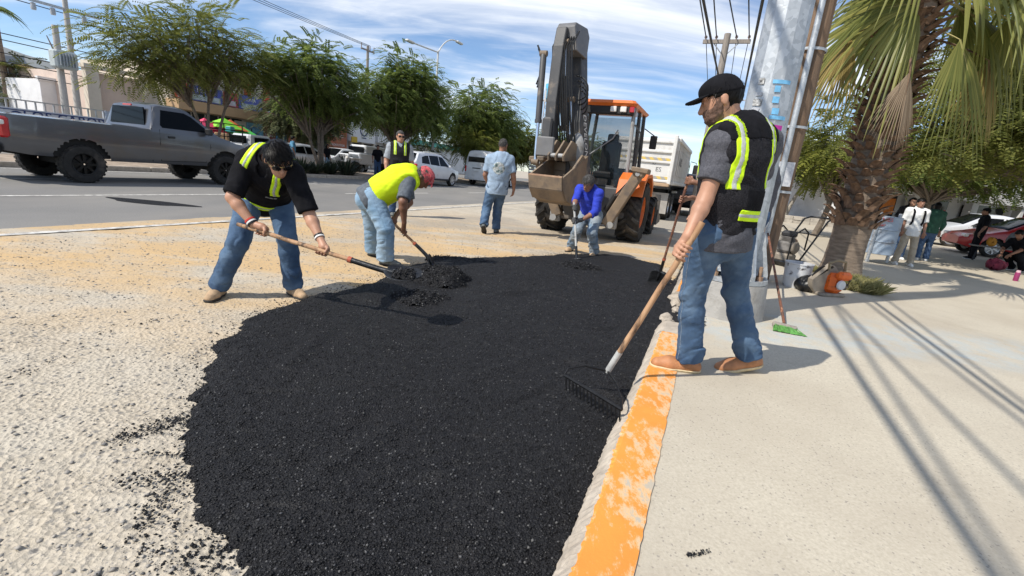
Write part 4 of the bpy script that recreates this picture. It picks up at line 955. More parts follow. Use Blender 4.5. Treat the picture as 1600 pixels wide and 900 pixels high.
# cars on the far carriageway and in front of the shops
SEDs = dict(x=(-2.2, 2.2), w=[(-2.2, .65), (-2.0, .82), (-1.5, .86), (1.5, .86), (2.0, .78), (2.2, .55)], zb=[(-2.2, .36), (-1.8, .25), (1.8, .24), (2.2, .34)], belt=[(-2.2, .88), (-1.4, .94), (.9, .90), (1.2, .86), (2.0, .70), (2.2, .56)], top=[(-2.2, .90), (-1.75, .98), (-1.0, 1.38), (-.4, 1.45), (.2, 1.43), (1.05, .94), (1.3, .87), (2.2, .58)], wr=.60,
            wheels=[(-1.28, .31, .37), (1.32, .31, .37)], wt=.2, side=[[(-1.45, .97), (-1.0, 1.28), (-.4, 1.34), (-.38, .94)], [(-.3, .94), (-.32, 1.34), (.2, 1.32), (.80, .93)]], glassx=[('windscreen', .26, 1.02, .07), ('rear_window', -1.66, -1.06, .09)],
            lines=[('door_seam', [(-.34, .9), (-.34, .36)], .005, UNDER), ('door_seam', [(.85, .88), (.75, .36)], .005, UNDER)], pairs=[('tail_light', (-2.08, .62, .78), (.14, .28, .14), TLRED), ('headlight', (2.0, .60, .66), (.26, .26, .12), TLWH), ('mirror', (.70, .93, .95), (.1, .16, .1), TRIM)])
SILC = paint('silver_car_paint', (.48, .49, .50), .33, None, .3)
p_ = onv(470, 250, -22.5); car('car', 'silver sedan parked by the blue shop doors beyond the bent man', 'car', (p_[0], p_[1], 0), HD, SEDs, SILC, 'cars before the shops')
p_ = onv(528, 252, -22.8); car('car', 'white sedan behind the thin twin trunks of the median tree', 'car', (p_[0], p_[1], 0), HD+180, SEDs, WHT, 'cars before the shops')
p_ = onv(620, 262, -23.2); car('car', 'white car half hidden behind the grey haired man on the median side', 'car', (p_[0], p_[1], 0), HD+180, SEDs, WHV, 'cars before the shops')
p_ = onv(722, 256, -17.2)
REDC = paint('red_car_paint', (.45, .02, .022), .3)
# white off-roader, facing us, with slotted grille
p_ = onv(563, 262, -22.0); jp = empty('off_roader', (p_[0], p_[1], 0), R(90-(HD+180)), 'white boxy off-roader with slotted grille behind the spiky shrubs', 'off-roader')
mb = MB(); mb.box((-.5, 0, .95), (3.0, 1.6, .7), bev=.06); mb.box((1.25, 0, .92), (1.2, 1.35, .55), bev=.05); mb.build('body', WHT, jp)
mb = MB(); mb.box((-.7, 0, 1.55), (2.2, 1.45, .55), bev=.08, taper=.93); mb.build('hard_top', WHT, jp)
mb = MB(); mb.box((.42, 0, 1.52), (.06, 1.25, .36), bev=.02); mb.build('windscreen', WINB, jp)
for k in range(7): mb = MB(); mb.box((1.86, -.33+k*.11, .95), (.03, .055, .36), bev=.008); mb.build('grille_slot', UNDER, jp)
for s in (1, -1):
    mb = MB(); mb.lathe([(.0, .0), (.11, .0), (.11, .03)], (1.86, s*.52, 1.0), (1, 0, 0), 14); mb.build('headlight', TLWH, jp, True)
    mb = MB(); mb.box((1.3, s*.82, .95), (1.0, .26, .06), bev=.02); mb.build('wing', WHT, jp)
    for x in (-1.2, 1.35): wheel_parts(jp, x, s*.78, .38, .25, RIMB, .55, 5, s)
mb = MB(); mb.box((2.0, 0, .62), (.16, 1.5, .16), bev=.02); mb.build('front_bumper', UNDER, jp)
# white pickup with a black load rack
p_ = onv(372, 236, -21.5); lp = empty('pickup_truck', (p_[0], p_[1], 0), R(90-HD), 'small white pickup loaded with goods in a black rack', 'pickup')
mb = MB(); mb.box((1.2, 0, .8), (1.6, 1.6, .55), bev=.06); mb.box((-.9, 0, .85), (2.4, 1.6, .5), bev=.03); mb.build('body', WHT, lp)
mb = MB(); mb.box((.75, 0, 1.32), (1.4, 1.45, .6), bev=.08, taper=.86); mb.build('cab', WHT, lp)
for s in (1, -1):
    mb = MB(); mb.box((.78, s*.69, 1.34), (.8, .03, .32), bev=.01); mb.build('window', WINB, lp)
    for x in (-1.4, 1.5): wheel_parts(lp, x, s*.72, .33, .2, RIMS, .6, 6, s)
mb = MB(); mb.box((.03, 0, 1.36), (.04, 1.1, .34), bev=.01); mb.build('rear_window', WINB, lp)
for s in (1, -1):
    for x in (-2.0, -1.2, -.3):
        mb = MB(); mb.tube([(x, s*.75, 1.05), (x, s*.75, 1.95)], .025, 6); mb.build('rack_post', BLACKI, lp)
    for z in (1.4, 1.7, 1.95):
        mb = MB(); mb.tube([(-2.05, s*.75, z), (-.2, s*.75, z)], .022, 6); mb.build('rack_rail', BLACKI, lp)
for i, (x, y, z, s, m_) in enumerate(((-1.7, .2, 1.3, .5, mat('teal_plastic', (.03, .3, .32), .5)), (-1.0, -.3, 1.35, .55, mat('brown_carton', (.4, .26, .15), .9)), (-.6, .35, 1.3, .4, KHAKI), (-1.4, -.35, 1.25, .4, TRIM), (-.5, -.2, 1.75, .35, mat('teal_plastic', (.03, .3, .32), .5)))):
    mb = MB(); mb.box((0, 0, 0), (s, s*.8, s*.7), bev=.03, taper=.93); o = mb.build('box', m_, None, loc=np.array(lp.matrix_basis @ Vector((x, y, z)))); o.rotation_euler = (0, 0, i*.4)
    tag(o, ['teal crate at the back of the loaded white pickup', 'brown carton in the rack of the loaded white pickup', 'tan bundle behind the cab of the loaded white pickup', 'black crate low in the loaded white pickup', 'teal box topmost on the loaded white pickup'][i], 'box', 'load on the white pickup')
# ---------------------------------------------------------------- backhoe loader
BEIGE = mat('worn_beige_paint', (.235, .175, .118), .7, col2=(.185, .14, .098), vs=5, dirt=(.13, .105, .085), ds=4, dlo=.5, dhi=.66, bump=.2, bs=40)
DGREY = mat('dark_grey_machine_paint', (.058, .059, .062), .5, col2=(.075, .074, .074), vs=4, dirt=(.23, .19, .15), ds=3, dlo=.56, dhi=.74, bump=.15, bs=30)
LGREY = mat('light_grey_machine_paint', (.30, .30, .295), .45, var=.1, vs=5, dirt=(.17, .145, .12), ds=3.5, dlo=.55, dhi=.72, bump=.1, bs=30)
ORNG = mat('orange_machine_paint', (.68, .155, .02), .42, var=.06, vs=4, dirt=(.36, .17, .08), ds=5, dlo=.58, dhi=.76, coat=.3)
RUSTO = mat('rusty_steel_edge', (.23, .13, .08), .8, col2=(.33, .22, .14), vs=9, bump=.4, bs=50)
HOSE = mat('rubber_hose', (.012, .012, .012), .5, var=.2)
CABG = mat('cab_glass', (.03, .045, .045), .05, var=.05, spec=.7, alpha=.42)
bh = empty('backhoe_loader', (1.7, 10.45, 0), -R(23), 'orange and dark grey backhoe loader with raised boom behind the patch', 'backhoe')
def big_wheel(x, y, r, w_, rimm, side, lugs):
    mb = MB(); h = w_/2
    mb.lathe([(r*.52, -h*.85), (r*.75, -h), (r*.88, -h*.98), (r*.94, -h*.8), (r*.955, 0), (r*.94, h*.8), (r*.88, h*.98), (r*.75, h), (r*.52, h*.85), (r*.52, -h*.85)], (0, 0, 0), (1, 0, 0), 36)
    for i in range(lugs):
        for s in (-1, 1):
            a0 = 2*PI*(i+(.5 if s > 0 else 0))/lugs; P = []
            for t in np.linspace(0, 1, 5):
                a = a0+t*.34; P.append((np.array([s*h*(.02+.96*t), math.cos(a)*r*.965, math.sin(a)*r*.965]), np.array([0, math.cos(a), math.sin(a)]), np.array([0, -math.sin(a), math.cos(a)])))
            V = []; 
            for p, n_, t_ in P:
                drop = .06*r if abs(p[0]) > h*.8 else 0
                V += [p-t_*.042*r/.6-n_*(.06+drop), p-t_*.035*r/.6+n_*(.035-drop), p+t_*.035*r/.6+n_*(.035-drop), p+t_*.042*r/.6-n_*(.06+drop)]
            F = [[4*k+j, 4*k+(j+1) % 4, 4*k+4+(j+1) % 4, 4*k+4+j] for k in range(4) for j in range(4)]+[[3, 2, 1, 0], [16, 17, 18, 19]]
            mb.add(V, F)
    t = mb.build('wheel', TYRE, bh, True, loc=(x, y, r))
    mb = MB(); o = side*h; mb.lathe([(.01, o*.2), (r*.2, o*.25), (r*.22, o*.1), (r*.44, o*.0), (r*.5, o*.75), (r*.56, o*.86), (r*.56, o*.6)], (0, 0, 0), (1, 0, 0), 28); mb.build('rim', rimm, t, True)
    for k in range(8):
        a = k*PI/4; mb = MB(); mb.lathe([(.022, 0), (.022, .03*side), (.001, .03*side)], (o*.12, math.cos(a)*r*.3, math.sin(a)*r*.3), (1, 0, 0), 6); mb.build('wheel_nut', RUSTO, t)
big_wheel(-1.02, .05, .645, .50, ORNG, -1, 15); big_wheel(.78, .05, .645, .50, ORNG, 1, 15)
big_wheel(-.95, 2.15, .47, .36, ORNG, -1, 13); big_wheel(.80, 2.15, .47, .36, ORNG, 1, 13)
mb = MB(); mb.box((-.12, .9, .80), (.72, 2.9, .5), bev=.05); mb.box((-.12, .0, .62), (1.5, .3, .28), bev=.05); mb.box((-.12, 2.15, .5), (1.5, .2, .2), bev=.04); mb.build('chassis', DGREY, bh)
mb = MB(); mb.box((-.12, 2.35, 1.25), (.86, 1.7, .62), bev=.12); mb.build('bonnet', DGREY, bh)
for s, xx in ((-1, -1.0), (1, .76)):             # rear mudguards
    mb = MB(); P = [(-.62, .98), (-.50, 1.30), (-.2, 1.44), (.35, 1.46), (.70, 1.28), (.78, .98), (.72, .98), (.62, 1.22), (.30, 1.38), (-.2, 1.36), (-.44, 1.22), (-.56, .98)]
    mb.prism([(y, z) for y, z in P], (xx-.27, 0, 0), (0, 1, 0), (0, 0, 1), (.54, 0, 0)); mb.build('mudguard', ORNG, bh, False, .01)
# cab: posts, roof, glass
cx0, cx1, cy0, cy1, cz0, cz1 = -.72, .52, .02, 1.42, 1.0, 2.78
cab = MB(); cab.box(((cx0+cx1)/2, (cy0+cy1)/2, 1.02), (cx1-cx0, cy1-cy0, .10), bev=.02); cabo = cab.build('cab_floor', DGREY, bh)
for x, y, xt, yt in ((cx0, cy0, cx0+.06, cy0+.1), (cx1, cy0, cx1-.06, cy0+.1), (cx0, cy1, cx0+.06, cy1-.05), (cx1, cy1, cx1-.06, cy1-.05), (cx0, .75, cx0+.06, .75), (cx1, .75, cx1-.06, .75)):
    mb = MB(); mb.tube([(x, y, cz0), (x, y, 1.6), (xt, yt, cz1)], .042, 8); mb.build('cab_post', DGREY if y != cy0 else LGREY, cabo, True)
mb = MB(); mb.box(((cx0+cx1)/2, .74, 2.83), (1.30, 1.66, .13), bev=.06, taper=.93); mb.build('cab_roof', ORNG, bh)
mb = MB(); mb.box(((cx0+cx1)/2, .02, 2.70), (1.16, .12, .20), bev=.02); mb.build('roof_visor', TRIM, bh)
for x, m_ in ((.06, TLWH), (.27, TLWH), (.45, TLRED)):
    mb = MB(); mb.box((x, -.06, 2.70), (.13 if m_ is TLWH else .10, .05, .11), bev=.012); mb.build('work_lamp', m_, bh)
def pane(nm, pts): mb = MB(); mb.add([tuple(p) for p in pts], [list(range(len(pts)))]); o = mb.build(nm, CABG, cabo); return o
pane('rear_glass', [(cx0+.05, .03, 1.1), (cx1-.05, .03, 1.1), (cx1-.09, .11, 2.62), (cx0+.09, .11, 2.62)])
pane('side_glass', [(cx1+.0, .06, 1.1), (cx1+.0, 1.4, 1.1), (cx1-.05, 1.36, 2.72), (cx1-.05, .12, 2.72)])
pane('side_glass', [(cx0+.0, .06, 1.1), (cx0+.0, 1.4, 1.1), (cx0+.05, 1.36, 2.72), (cx0+.05, .12, 2.72)])
pane('front_glass', [(cx0+.05, 1.42, 1.4), (cx1-.05, 1.42, 1.4), (cx1-.09, 1.38, 2.7), (cx0+.09, 1.38, 2.7)])
mb = MB(); mb.box((-.1, .75, 1.35), (.5, .5, .16), bev=.04); mb.box((-.1, .98, 1.75), (.46, .14, .75), bev=.05); mb.box((-.1, 1.02, 2.2), (.26, .1, .2), bev=.03); mb.build('seat', TRIM, cabo)
mb = MB(); mb.tube([(-.1, 1.25, 1.1), (-.1, 1.15, 1.7)], .03, 6); mb.lathe([(.17, -.012), (.195, -.012), (.195, .012), (.17, .012), (.17, -.012)], (-.1, 1.12, 1.72), (0, -.5, 1), 18); mb.build('steering_wheel', TRIM, cabo, True)
mb = MB(); mb.tube([(-.35, .02, 1.75), (.12, .02, 2.12), (.2, .04, 2.3)], .014, 5); mb.build('wiper', LGREY, cabo)
for x in (-.3, .15):
    mb = MB(); mb.tube([(x, .25, 1.1), (x, .22, 1.55)], .018, 6); mb.ball((x, .22, 1.58), .035, 8); mb.build('control_lever', TRIM, cabo)
mb = MB(); mb.tube([(cx1+.02, .10, 1.25), (cx1+.16, .02, 1.35), (cx1+.17, .0, 2.25), (cx1+.02, .06, 2.42)], .018, 8); mb.build('grab_rail', TRIM, bh, True)
mb = MB(); mb.box((cx1+.25, 1.35, 2.2), (.16, .04, .3), bev=.02); mb.tube([(cx1, 1.4, 2.5), (cx1+.25, 1.36, 2.35)], .012, 5); mb.build('mirror', TRIM, bh)
# rear frame with stabilisers
mb = MB(); mb.box((-.12, -.48, .80), (1.72, .16, .62), bev=.03); mb.box((-.12, -.52, .42), (1.4, .2, .16), bev=.03); mb.build('rear_frame', DGREY, bh)
mb = MB(); mb.box((-.12, -.40, 1.08), (1.1, .25, .12), bev=.02); mb.build('step', TRIM, bh)
def stab(x0, z0, x1, z1, nm='stabiliser'):
    a, b = np.array([x0, -.68, z0]), np.array([x1, -.80, z1]); d = nrm(b-a); s_ = np.array([0, 1, 0.]); n_ = np.cross(d, s_)
    mb = MB(); L_ = np.linalg.norm(b-a); mb.box((a+b)/2, (L_, .17, .20), ax=[d, s_, n_], bev=.02); o = mb.build(nm, BEIGE, bh)
    mb = MB(); c = b+d*.08; mb.box(c, (.34, .32, .10), ax=[nrm(d*.35+n_*-.93*np.sign(x1-x0)), s_, nrm(d*.93+n_*.35*np.sign(x1-x0))], bev=.02); mb.box(c-d*.05, (.12, .26, .22), ax=[d, s_, n_], bev=.02); mb.build('foot_pad', BEIGE, o)
    mb = MB(); mb.lathe([(.001, -.14), (.045, -.14), (.045, .14), (.001, .14)], b-d*.0, s_, 12); mb.build('pivot_pin', LGREY, o, True)
    mb = MB(); off = n_*-.16*np.sign(x1-x0)*-1; mb.tube([a+off*1.1+d*.25, a+off+d*.62], .052, 10); mb.build('cylinder', TRIM, o, True); mb = MB(); mb.tube([a+off+d*.6, b+off*.3-d*.05], .028, 8); mb.build('piston_rod', CHROME, o, True)
stab(.40, .34, .92, 1.42); stab(-.66, .40, -1.16, 1.46)
for s, x in ((-1, -.74), (1, .5)):
    mb = MB(); mb.box((x, -.62, .55), (.22, .14, .55), bev=.02); mb.lathe([(.001, -.1), (.07, -.1), (.07, .1), (.001, .1)], (x, -.68, .36), (0, 1, 0), 12); mb.build('stabiliser_bracket', LGREY, bh, True)
# swing post, boom, dipper and bucket
YAW = R(-8); SW0 = np.array([-.36, -.72, 0])
def sw(x, y, z, lean=-.13):
    x = x+lean*(z-1.2); c, s = math.cos(YAW), math.sin(YAW); return SW0+np.array([x*c-y*s, x*s+y*c, z])
def side_plate(nm, prof, x0, x1, m_, par, bevel=.012, lean=-.13):
    """profile in (back, z), extruded between x0 and x1 of the swung frame"""
    mb = MB(); n = len(prof); A = [sw(x0, -b, z, lean) for b, z in prof]; B = [sw(x1, -b, z, lean) for b, z in prof]
    mb.add(A+B, [list(range(n-1, -1, -1)), list(range(n, 2*n))]+[[i, (i+1) % n, n+(i+1) % n, n+i] for i in range(n)]); return mb.build(nm, m_, par, False, bevel)
side_plate('swing_post', [(-.2, .45), (.12, .45), (.22, .7), (.22, 1.25), (0, 1.4), (-.2, 1.3)], -.2, .2, DGREY, bh)
boom = side_plate('boom', [(.0, 1.05), (.22, 1.05), (.30, 1.6), (.30, 2.3), (.16, 3.2), (.10, 3.98), (-.16, 4.02), (-.22, 3.85), (-.14, 3.1), (-.08, 2.2), (-.12, 1.5)], -.02, .30, DGREY, bh, .02, -.20)
side_plate('boom_head', [(.50, 3.98), (.42, 4.06), (-.12, 4.10), (-.20, 3.95), (.0, 3.5), (.48, 3.55)], -.02, .36, mat('mid_grey_machine_paint', (.15, .15, .152), .5, var=.12, vs=4, dirt=(.24, .21, .18), ds=3, dlo=.55, dhi=.75), boom, .02, -.20)
dip = side_plate('dipper', [(.34, 3.92), (.58, 3.95), (.66, 3.6), (.74, 2.6), (.72, 1.62), (.56, 1.58), (.50, 2.6), (.36, 3.3)], -.46, -.24, DGREY, bh, .02, -.03)
def cyl(nm, a, b, r, par, rod=.5):
    a, b = np.array(a), np.array(b); m = a+(b-a)*rod; mb = MB(); mb.tube([a, a+(b-a)*.02, m], [r*.7, r, r], 12); mb.tube([m-(b-a)*.02, m+(b-a)*.01], r*1.15, 12); o = mb.build(nm, DGREY, par, True); mb = MB(); mb.tube([m, b], r*.55, 10); mb.build('piston_rod', CHROME, o, True)
    for e in (a, b): mb = MB(); mb.lathe([(.001, -.07), (r*.9, -.07), (r*.9, .07), (.001, .07)], e, (1, 0, 0), 10); mb.build('pin', BEIGE, o, True)
cyl('bucket_cylinder', sw(-.60, -.74, 3.45, -.03), sw(-.52, -.86, 1.45, -.03), .062, bh, .62); cyl('dipper_cylinder', sw(-.10, -.44, 2.15, -.10), sw(-.10, -.52, 3.7, -.10), .06, bh, .6); cyl('boom_cylinder', sw(.0, -.38, 1.2), sw(.04, -.36, 2.7), .06, bh, .55)
mb = MB(); mb.box(sw(-.35, -.80, 2.05, -.03), (.20, .10, .5), bev=.03); mb.build('dipper_guard', DGREY, dip)
mb = MB(); mb.ball(sw(.18, -.40, 1.75), (.16, .10, .34), 12); mb.build('boom_shield', LGREY, boom, True)
g_ = random.Random(9)
for k in range(9):                                # hydraulic hoses
    x = -.22+k*.05; P = [sw(x, -.36-g_.uniform(0, .1), 1.5), sw(x+.03, -.62-g_.uniform(0, .08), 2.3+g_.uniform(-.2, .2)), sw(x, -.66, 3.0), sw(x-.02, -.62, 3.6), sw(x+.03, -.40, 3.9)]
    Q = []
    for t in np.linspace(0, 1, 17):
        i = min(3, int(t*4)); f_ = t*4-i; Q.append(P[i]*(1-f_)+P[i+1]*f_)
    mb = MB(); mb.tube(Q, .016, 6); mb.build('hose', HOSE, boom, True)
for k in range(4):                                # hose loops standing off the boom
    z0 = 2.45+k*.08; x0 = .28; Q = [sw(x0+math.sin(t)*(.14+.03*k), -.2-.05*k, z0+.22-math.cos(t)*.22, -.20) for t in np.linspace(0, PI, 10)]
    mb = MB(); mb.tube(Q, .015, 6); mb.build('hose', HOSE, boom, True)
for k in range(2):
    Q = [sw(-.50+.2*math.sin(t*1.1)*.5, -.72-.03*k, 3.55-.7*t/PI+.05*k) for t in np.linspace(0, PI, 10)]; mb = MB(); mb.tube(Q, .017, 6); mb.build('hose', HOSE, dip, True)
# bucket: curved shell, side plates, linkage
BP = [(1.36, 1.20), (1.30, .98), (1.14, .80), (.88, .72), (.62, .80), (.46, 1.02), (.38, 1.34), (.36, 1.66)]
bw0, bw1 = -.34, .36
def bk(x, b, z): return sw(x, -b, z, -.02)
mb = MB(); n = len(BP)
for i in range(n-1): mb.quad(bk(bw0, *BP[i]), bk(bw1, *BP[i]), bk(bw1, *BP[i+1]), bk(bw0, *BP[i+1]))
bo = mb.build('bucket', BEIGE, bh); sm = bo.modifiers.new('s', 'SOLIDIFY'); sm.thickness = .03
for x in (bw0, bw1):
    mb = MB(); A = [bk(x-.018, *p) for p in BP]; B = [bk(x+.018, *p) for p in BP]; mb.add(A+B, [list(range(n-1, -1, -1)), list(range(n, 2*n))]+[[i, (i+1) % n, n+(i+1) % n, n+i] for i in range(n)]); mb.build('side_plate', BEIGE, bo)
mb = MB(); mb.tube([bk(bw0, 1.36, 1.20), bk(bw1, 1.36, 1.20)], .028, 8); mb.build('cutting_edge', RUSTO, bo, True)
for x in (-.22, -.06, .10):
    mb = MB(); mb.prism([(.50, 1.86), (.72, 1.90), (1.02, 1.60), (.98, 1.50), (.45, 1.55)], bk(x, 0, 0), bk(x, 1, 0)-bk(x, 0, 0), (0, 0, 1.0), bk(x+.04, 0, 0)-bk(x, 0, 0)); mb.build('ear', BEIGE, bo, False, .008)
mb = MB(); mb.tube([bk(-.28, .62, 1.72), bk(.16, .62, 1.72)], .045, 10); mb.tube([bk(-.28, .92, 1.60), bk(.16, .92, 1.60)], .045, 10); mb.build('bucket_pin', LGREY, bo, True)
mb = MB(); mb.prism([(.84, 1.28), (.92, 1.40), (.60, 1.66), (.48, 1.6)], bk(.30, 0, 0), bk(.30, 1, 0)-bk(.30, 0, 0), (0, 0, 1.0), bk(.34, 0, 0)-bk(.30, 0, 0)); mb.build('link', BEIGE, bo)
mb = MB(); mb.box(sw(-.22, -.95, 1.75), (.36, .06, .36), bev=.02); mb.build('bucket_shield', MATS['mid_grey_machine_paint'], bo)
text_obj('boom_lettering', 'DEVELON', .19, sw(.306, -.10, 2.05, -.20), sw(.306, -.10, 1.0, -.20)-sw(.306, -.10, 2.6, -.20), sw(.306, .6, 2.05, -.20)-sw(.306, 0, 2.05, -.20), mat('white_lettering', (.75, .75, .73), .5), boom, .003)
# loader bucket at the front
mb = MB(); mb.prism([(0, 0), (.75, .05), (.8, .18), (.25, .35), (.1, .85), (0, .85)], (-1.1, 3.5, .15), (0, 1, 0), (0, 0, 1), (2.0, 0, 0)); mb.build('loader_bucket', DGREY, bh)
for s in (-.75, .5): mb = MB(); mb.tube([(s, 1.5, 1.35), (s, 2.9, 1.25), (s, 3.6, .6)], .09, 8); mb.build('loader_arm', ORNG, bh)
# ---------------------------------------------------------------- dump truck
DWH = mat('dump_white_paint', (.66, .65, .62), .45, var=.05, vs=2, dirt=(.40, .36, .31), ds=2.2, dlo=.55, dhi=.8, bump=.05, bs=6)
YBK = NB('hazard_stripes'); wv_ = YBK.n('ShaderNodeTexWave', wave_type='BANDS', bands_direction='DIAGONAL', wave_profile='SAW'); wv_.inputs['Scale'].default_value = 2.2; YBK.link(YBK.tc, wv_.inputs['Vector']); HAZ = YBK.done(YBK.mix(YBK.math('GREATER_THAN', wv_.outputs[1], .5), (.62, .45, .12), (.35, .33, .30)), .6)
dt = empty('dump_truck', (4.3, 17.6, 0), -R(23), 'white dump truck with tall tipper body standing ahead of the backhoe', 'dump truck')
mb = MB(); mb.box((-.05, 2.9, 2.1), (2.26, 5.7, 1.55), bev=.03); body_ = mb.build('tipper_body', DWH, dt)
for k in range(10):
    y = .12+k*.62
    mb = MB(); mb.box((1.11, y, 2.1), (.10, .10, 1.52), bev=.02); mb.build('rib', DWH, body_)
mb = MB(); mb.box((1.12, 2.9, 2.86), (.14, 5.8, .14), bev=.02); mb.box((1.12, 2.9, 1.36), (.12, 5.8, .12), bev=.02); mb.build('side_rail', DWH, body_)
mb = MB(); mb.box((-.05, -.04, 2.08), (2.2, .07, 1.40), bev=.02); tg = mb.build('tailgate', DWH, dt)
for z in (1.40, 2.06, 2.42, 2.76): mb = MB(); mb.box((-.05, -.10, z), (2.2, .08, .09), bev=.02); mb.build('tailgate_rib', DWH, tg)
for x in (-1.1, 1.02): mb = MB(); mb.box((x, -.10, 2.15), (.13, .12, 1.7), bev=.02); mb.build('tailgate_post', DWH, tg)
for z in (1.52, 2.16): mb = MB(); mb.box((-.05, -.082, z), (2.0, .02, .09)); mb.build('hazard_strip', HAZ, tg)
mb = MB(); mb.box((-.05, -.06, 1.28), (2.2, .24, .12), bev=.02); mb.build('rear_beam', mat('tan_primer', (.42, .29, .18), .7, var=.1), dt)
lt = mat('grey_lettering', (.16, .16, .16), .6)
text_obj('tailgate_lettering', 'ES', .22, (.58, -.08, 1.80), (1, 0, 0), (0, 0, 1), lt, tg, .004); text_obj('tailgate_lettering', 'IO', .11, (.40, -.08, 1.99), (1, 0, 0), (0, 0, 1), lt, tg, .004)
mb = MB(); mb.box((1.112, 2.9, 2.1), (.06, 4.6, .9), bev=.01); mb.build('side_panel', mat('grey_side_panel', (.42, .41, .39), .6, var=.08), body_)
text_obj('side_lettering', 'HDES', .42, (1.155, 1.6, 2.15), (0, 1, 0), (0, 0, 1), lt, body_, .004)
mb = MB(); mb.box((-.05, 3.6, .95), (.9, 7.4, .3), bev=.03); mb.build('chassis', UNDER, dt)
for y in (.85, 2.1, 7.0):
    for s in (-1, 1):
        for k in ((0, 1) if y < 5 else (0,)):
            mb = MB(); r, h = .50, .13; mb.lathe([(r*.5, -h), (r*.9, -h), (r, -h*.7), (r, h*.7), (r*.9, h), (r*.5, h)], (0, 0, 0), (1, 0, 0), 28)
            t = mb.build('wheel', TYRE, dt, True, loc=(-.05+s*(.98-.30*k), y, .5))
            if k == 0: mb = MB(); mb.lathe([(.02, s*.02), (.1, s*.06), (.22, s*.0), (.26, s*.12), (.28, s*.13)], (0, 0, 0), (1, 0, 0), 20); mb.build('rim', RIMS, t, True)
for s in (-1, 1): mb = MB(); mb.box((-.05+s*.8, .22, .62), (.62, .03, .75)); mb.build('mud_flap', mat('pale_mud_flap', (.35, .33, .30), .7), dt)
mb = MB(); mb.box((-.05, 7.0, 1.75), (2.2, 1.9, 1.9), bev=.2); mb.build('cab', DWH, dt)
for s in (1.35, -1.45):
    mb = MB(); mb.box((s, 7.6, 2.15), (.22, .12, .5), bev=.04); mb.tube([(s*.8, 7.6, 2.55), (s, 7.6, 2.5), (s, 7.6, 2.3)], .02, 6); mb.build('mirror', TRIM, dt)
mb = MB(); mb.box((1.06, 7.2, 2.15), (.04, .9, .6), bev=.02); mb.build('window', WINB, dt)
# dark vehicle standing beyond the dump truck
car('car', 'dark grey pickup standing beyond the dump truck, low behind the raking man', 'car', uv(25.5, -1.0)+np.array([.0, 0, 0]), HD+180, dict(PU, knob=0), paint('dark_grey_car_paint', (.06, .062, .066), .35))
# ---------------------------------------------------------------- red and white cars on the right
RCp = gnd(1550, 398, 0)
car('car', 'red coupe parked beyond the students, windscreen towards the left', 'car', (17.9, 16.6, 0), -72, SEDs, REDC, 'cars parked by the white storefront')
car('car', 'white car parked behind the red coupe', 'car', (19.6, 20.2, 0), -75, SEDs, WHT, 'cars parked by the white storefront')
car('car', 'dark car parked far off beside the person in pink', 'car', (gnd(1243, 333)[0], gnd(1243, 333)[1], 0), -60, SEDs, paint('dark_grey_car_paint', (.06, .062, .066), .35))
# ---------------------------------------------------------------- vegetation
def leafmat(name, c1, c2, tr=.35, rough=.55):
    m = bpy.data.materials.new(name); m.use_nodes = True; t = m.node_tree; b = t.nodes['Principled BSDF']; L = t.links
    g = t.nodes.new('ShaderNodeNewGeometry'); mx_ = t.nodes.new('ShaderNodeMix'); mx_.data_type = 'RGBA'; mx_.inputs[6].default_value = c1+(1,); mx_.inputs[7].default_value = c2+(1,)
    L.new(g.outputs['Random Per Island'], mx_.inputs[0]); L.new(mx_.outputs[2], b.inputs['Base Color']); b.inputs['Roughness'].default_value = rough; b.inputs['Specular IOR Level'].default_value = .35
    tb = t.nodes.new('ShaderNodeBsdfTranslucent'); L.new(mx_.outputs[2], tb.inputs[0]); ms = t.nodes.new('ShaderNodeMixShader'); ms.inputs[0].default_value = tr
    out = t.nodes['Material Output']; L.new(b.outputs[0], ms.inputs[1]); L.new(tb.outputs[0], ms.inputs[2]); L.new(ms.outputs[0], out.inputs[0]); return m
BARK = mat('tree_bark', (.12, .095, .075), .95, col2=(.20, .165, .13), vs=12, bump=.8, bs=40)
LF1 = leafmat('feathery_leaf', (.10, .125, .028), (.25, .26, .070), .55); LF2 = leafmat('dark_leaf', (.078, .118, .030), (.215, .265, .072), .58); LF3 = leafmat('bright_leaf', (.10, .125, .020), (.25, .26, .055)); LF4 = leafmat('grey_green_leaf', (.075, .09, .04), (.15, .16, .075))
def spray(n=9, lw=.085, ll=.30, droop=.45):
    """one pinnate spray of unit length along +x: leaflet quads"""
    V = []; F = []
    for i in range(n):
        t = (i+.6)/n; x = t; z = -droop*t*t
        for s in (-1, 1):
            l = ll*(1-.45*abs(t-.45)); d = np.array([.55, s*.8, -.25]); d = d/np.linalg.norm(d); p = np.array([x, 0, z]); w_ = np.cross(d, [0, 0, 1.0]); w_ = w_/np.linalg.norm(w_)*lw*.5
            k = len(V); V += [p, p+d*l*.45+w_, p+d*l, p+d*l*.45-w_]; F.append([k, k+1, k+2, k+3])
    return np.array(V), np.array(F)
def scatter(tmpl, pos, dirs, ups, size):
    V, F = tmpl; d = dirs/np.linalg.norm(dirs, axis=1)[:, None]; s = np.cross(ups, d); s /= np.maximum(1e-6, np.linalg.norm(s, axis=1))[:, None]; u = np.cross(d, s)
    W = pos[:, None]+(d[:, None]*V[None, :, :1]+s[:, None]*V[None, :, 1:2]+u[:, None]*V[None, :, 2:3])*size[:, None, None]
    return W.reshape(-1, 3), (F[None]+(np.arange(len(pos))*len(V))[:, None, None]).reshape(-1, F.shape[1])
def bez(a, b, c, n): t = np.linspace(0, 1, n)[:, None]; return (1-t)**2*a+2*t*(1-t)*b+t*t*c
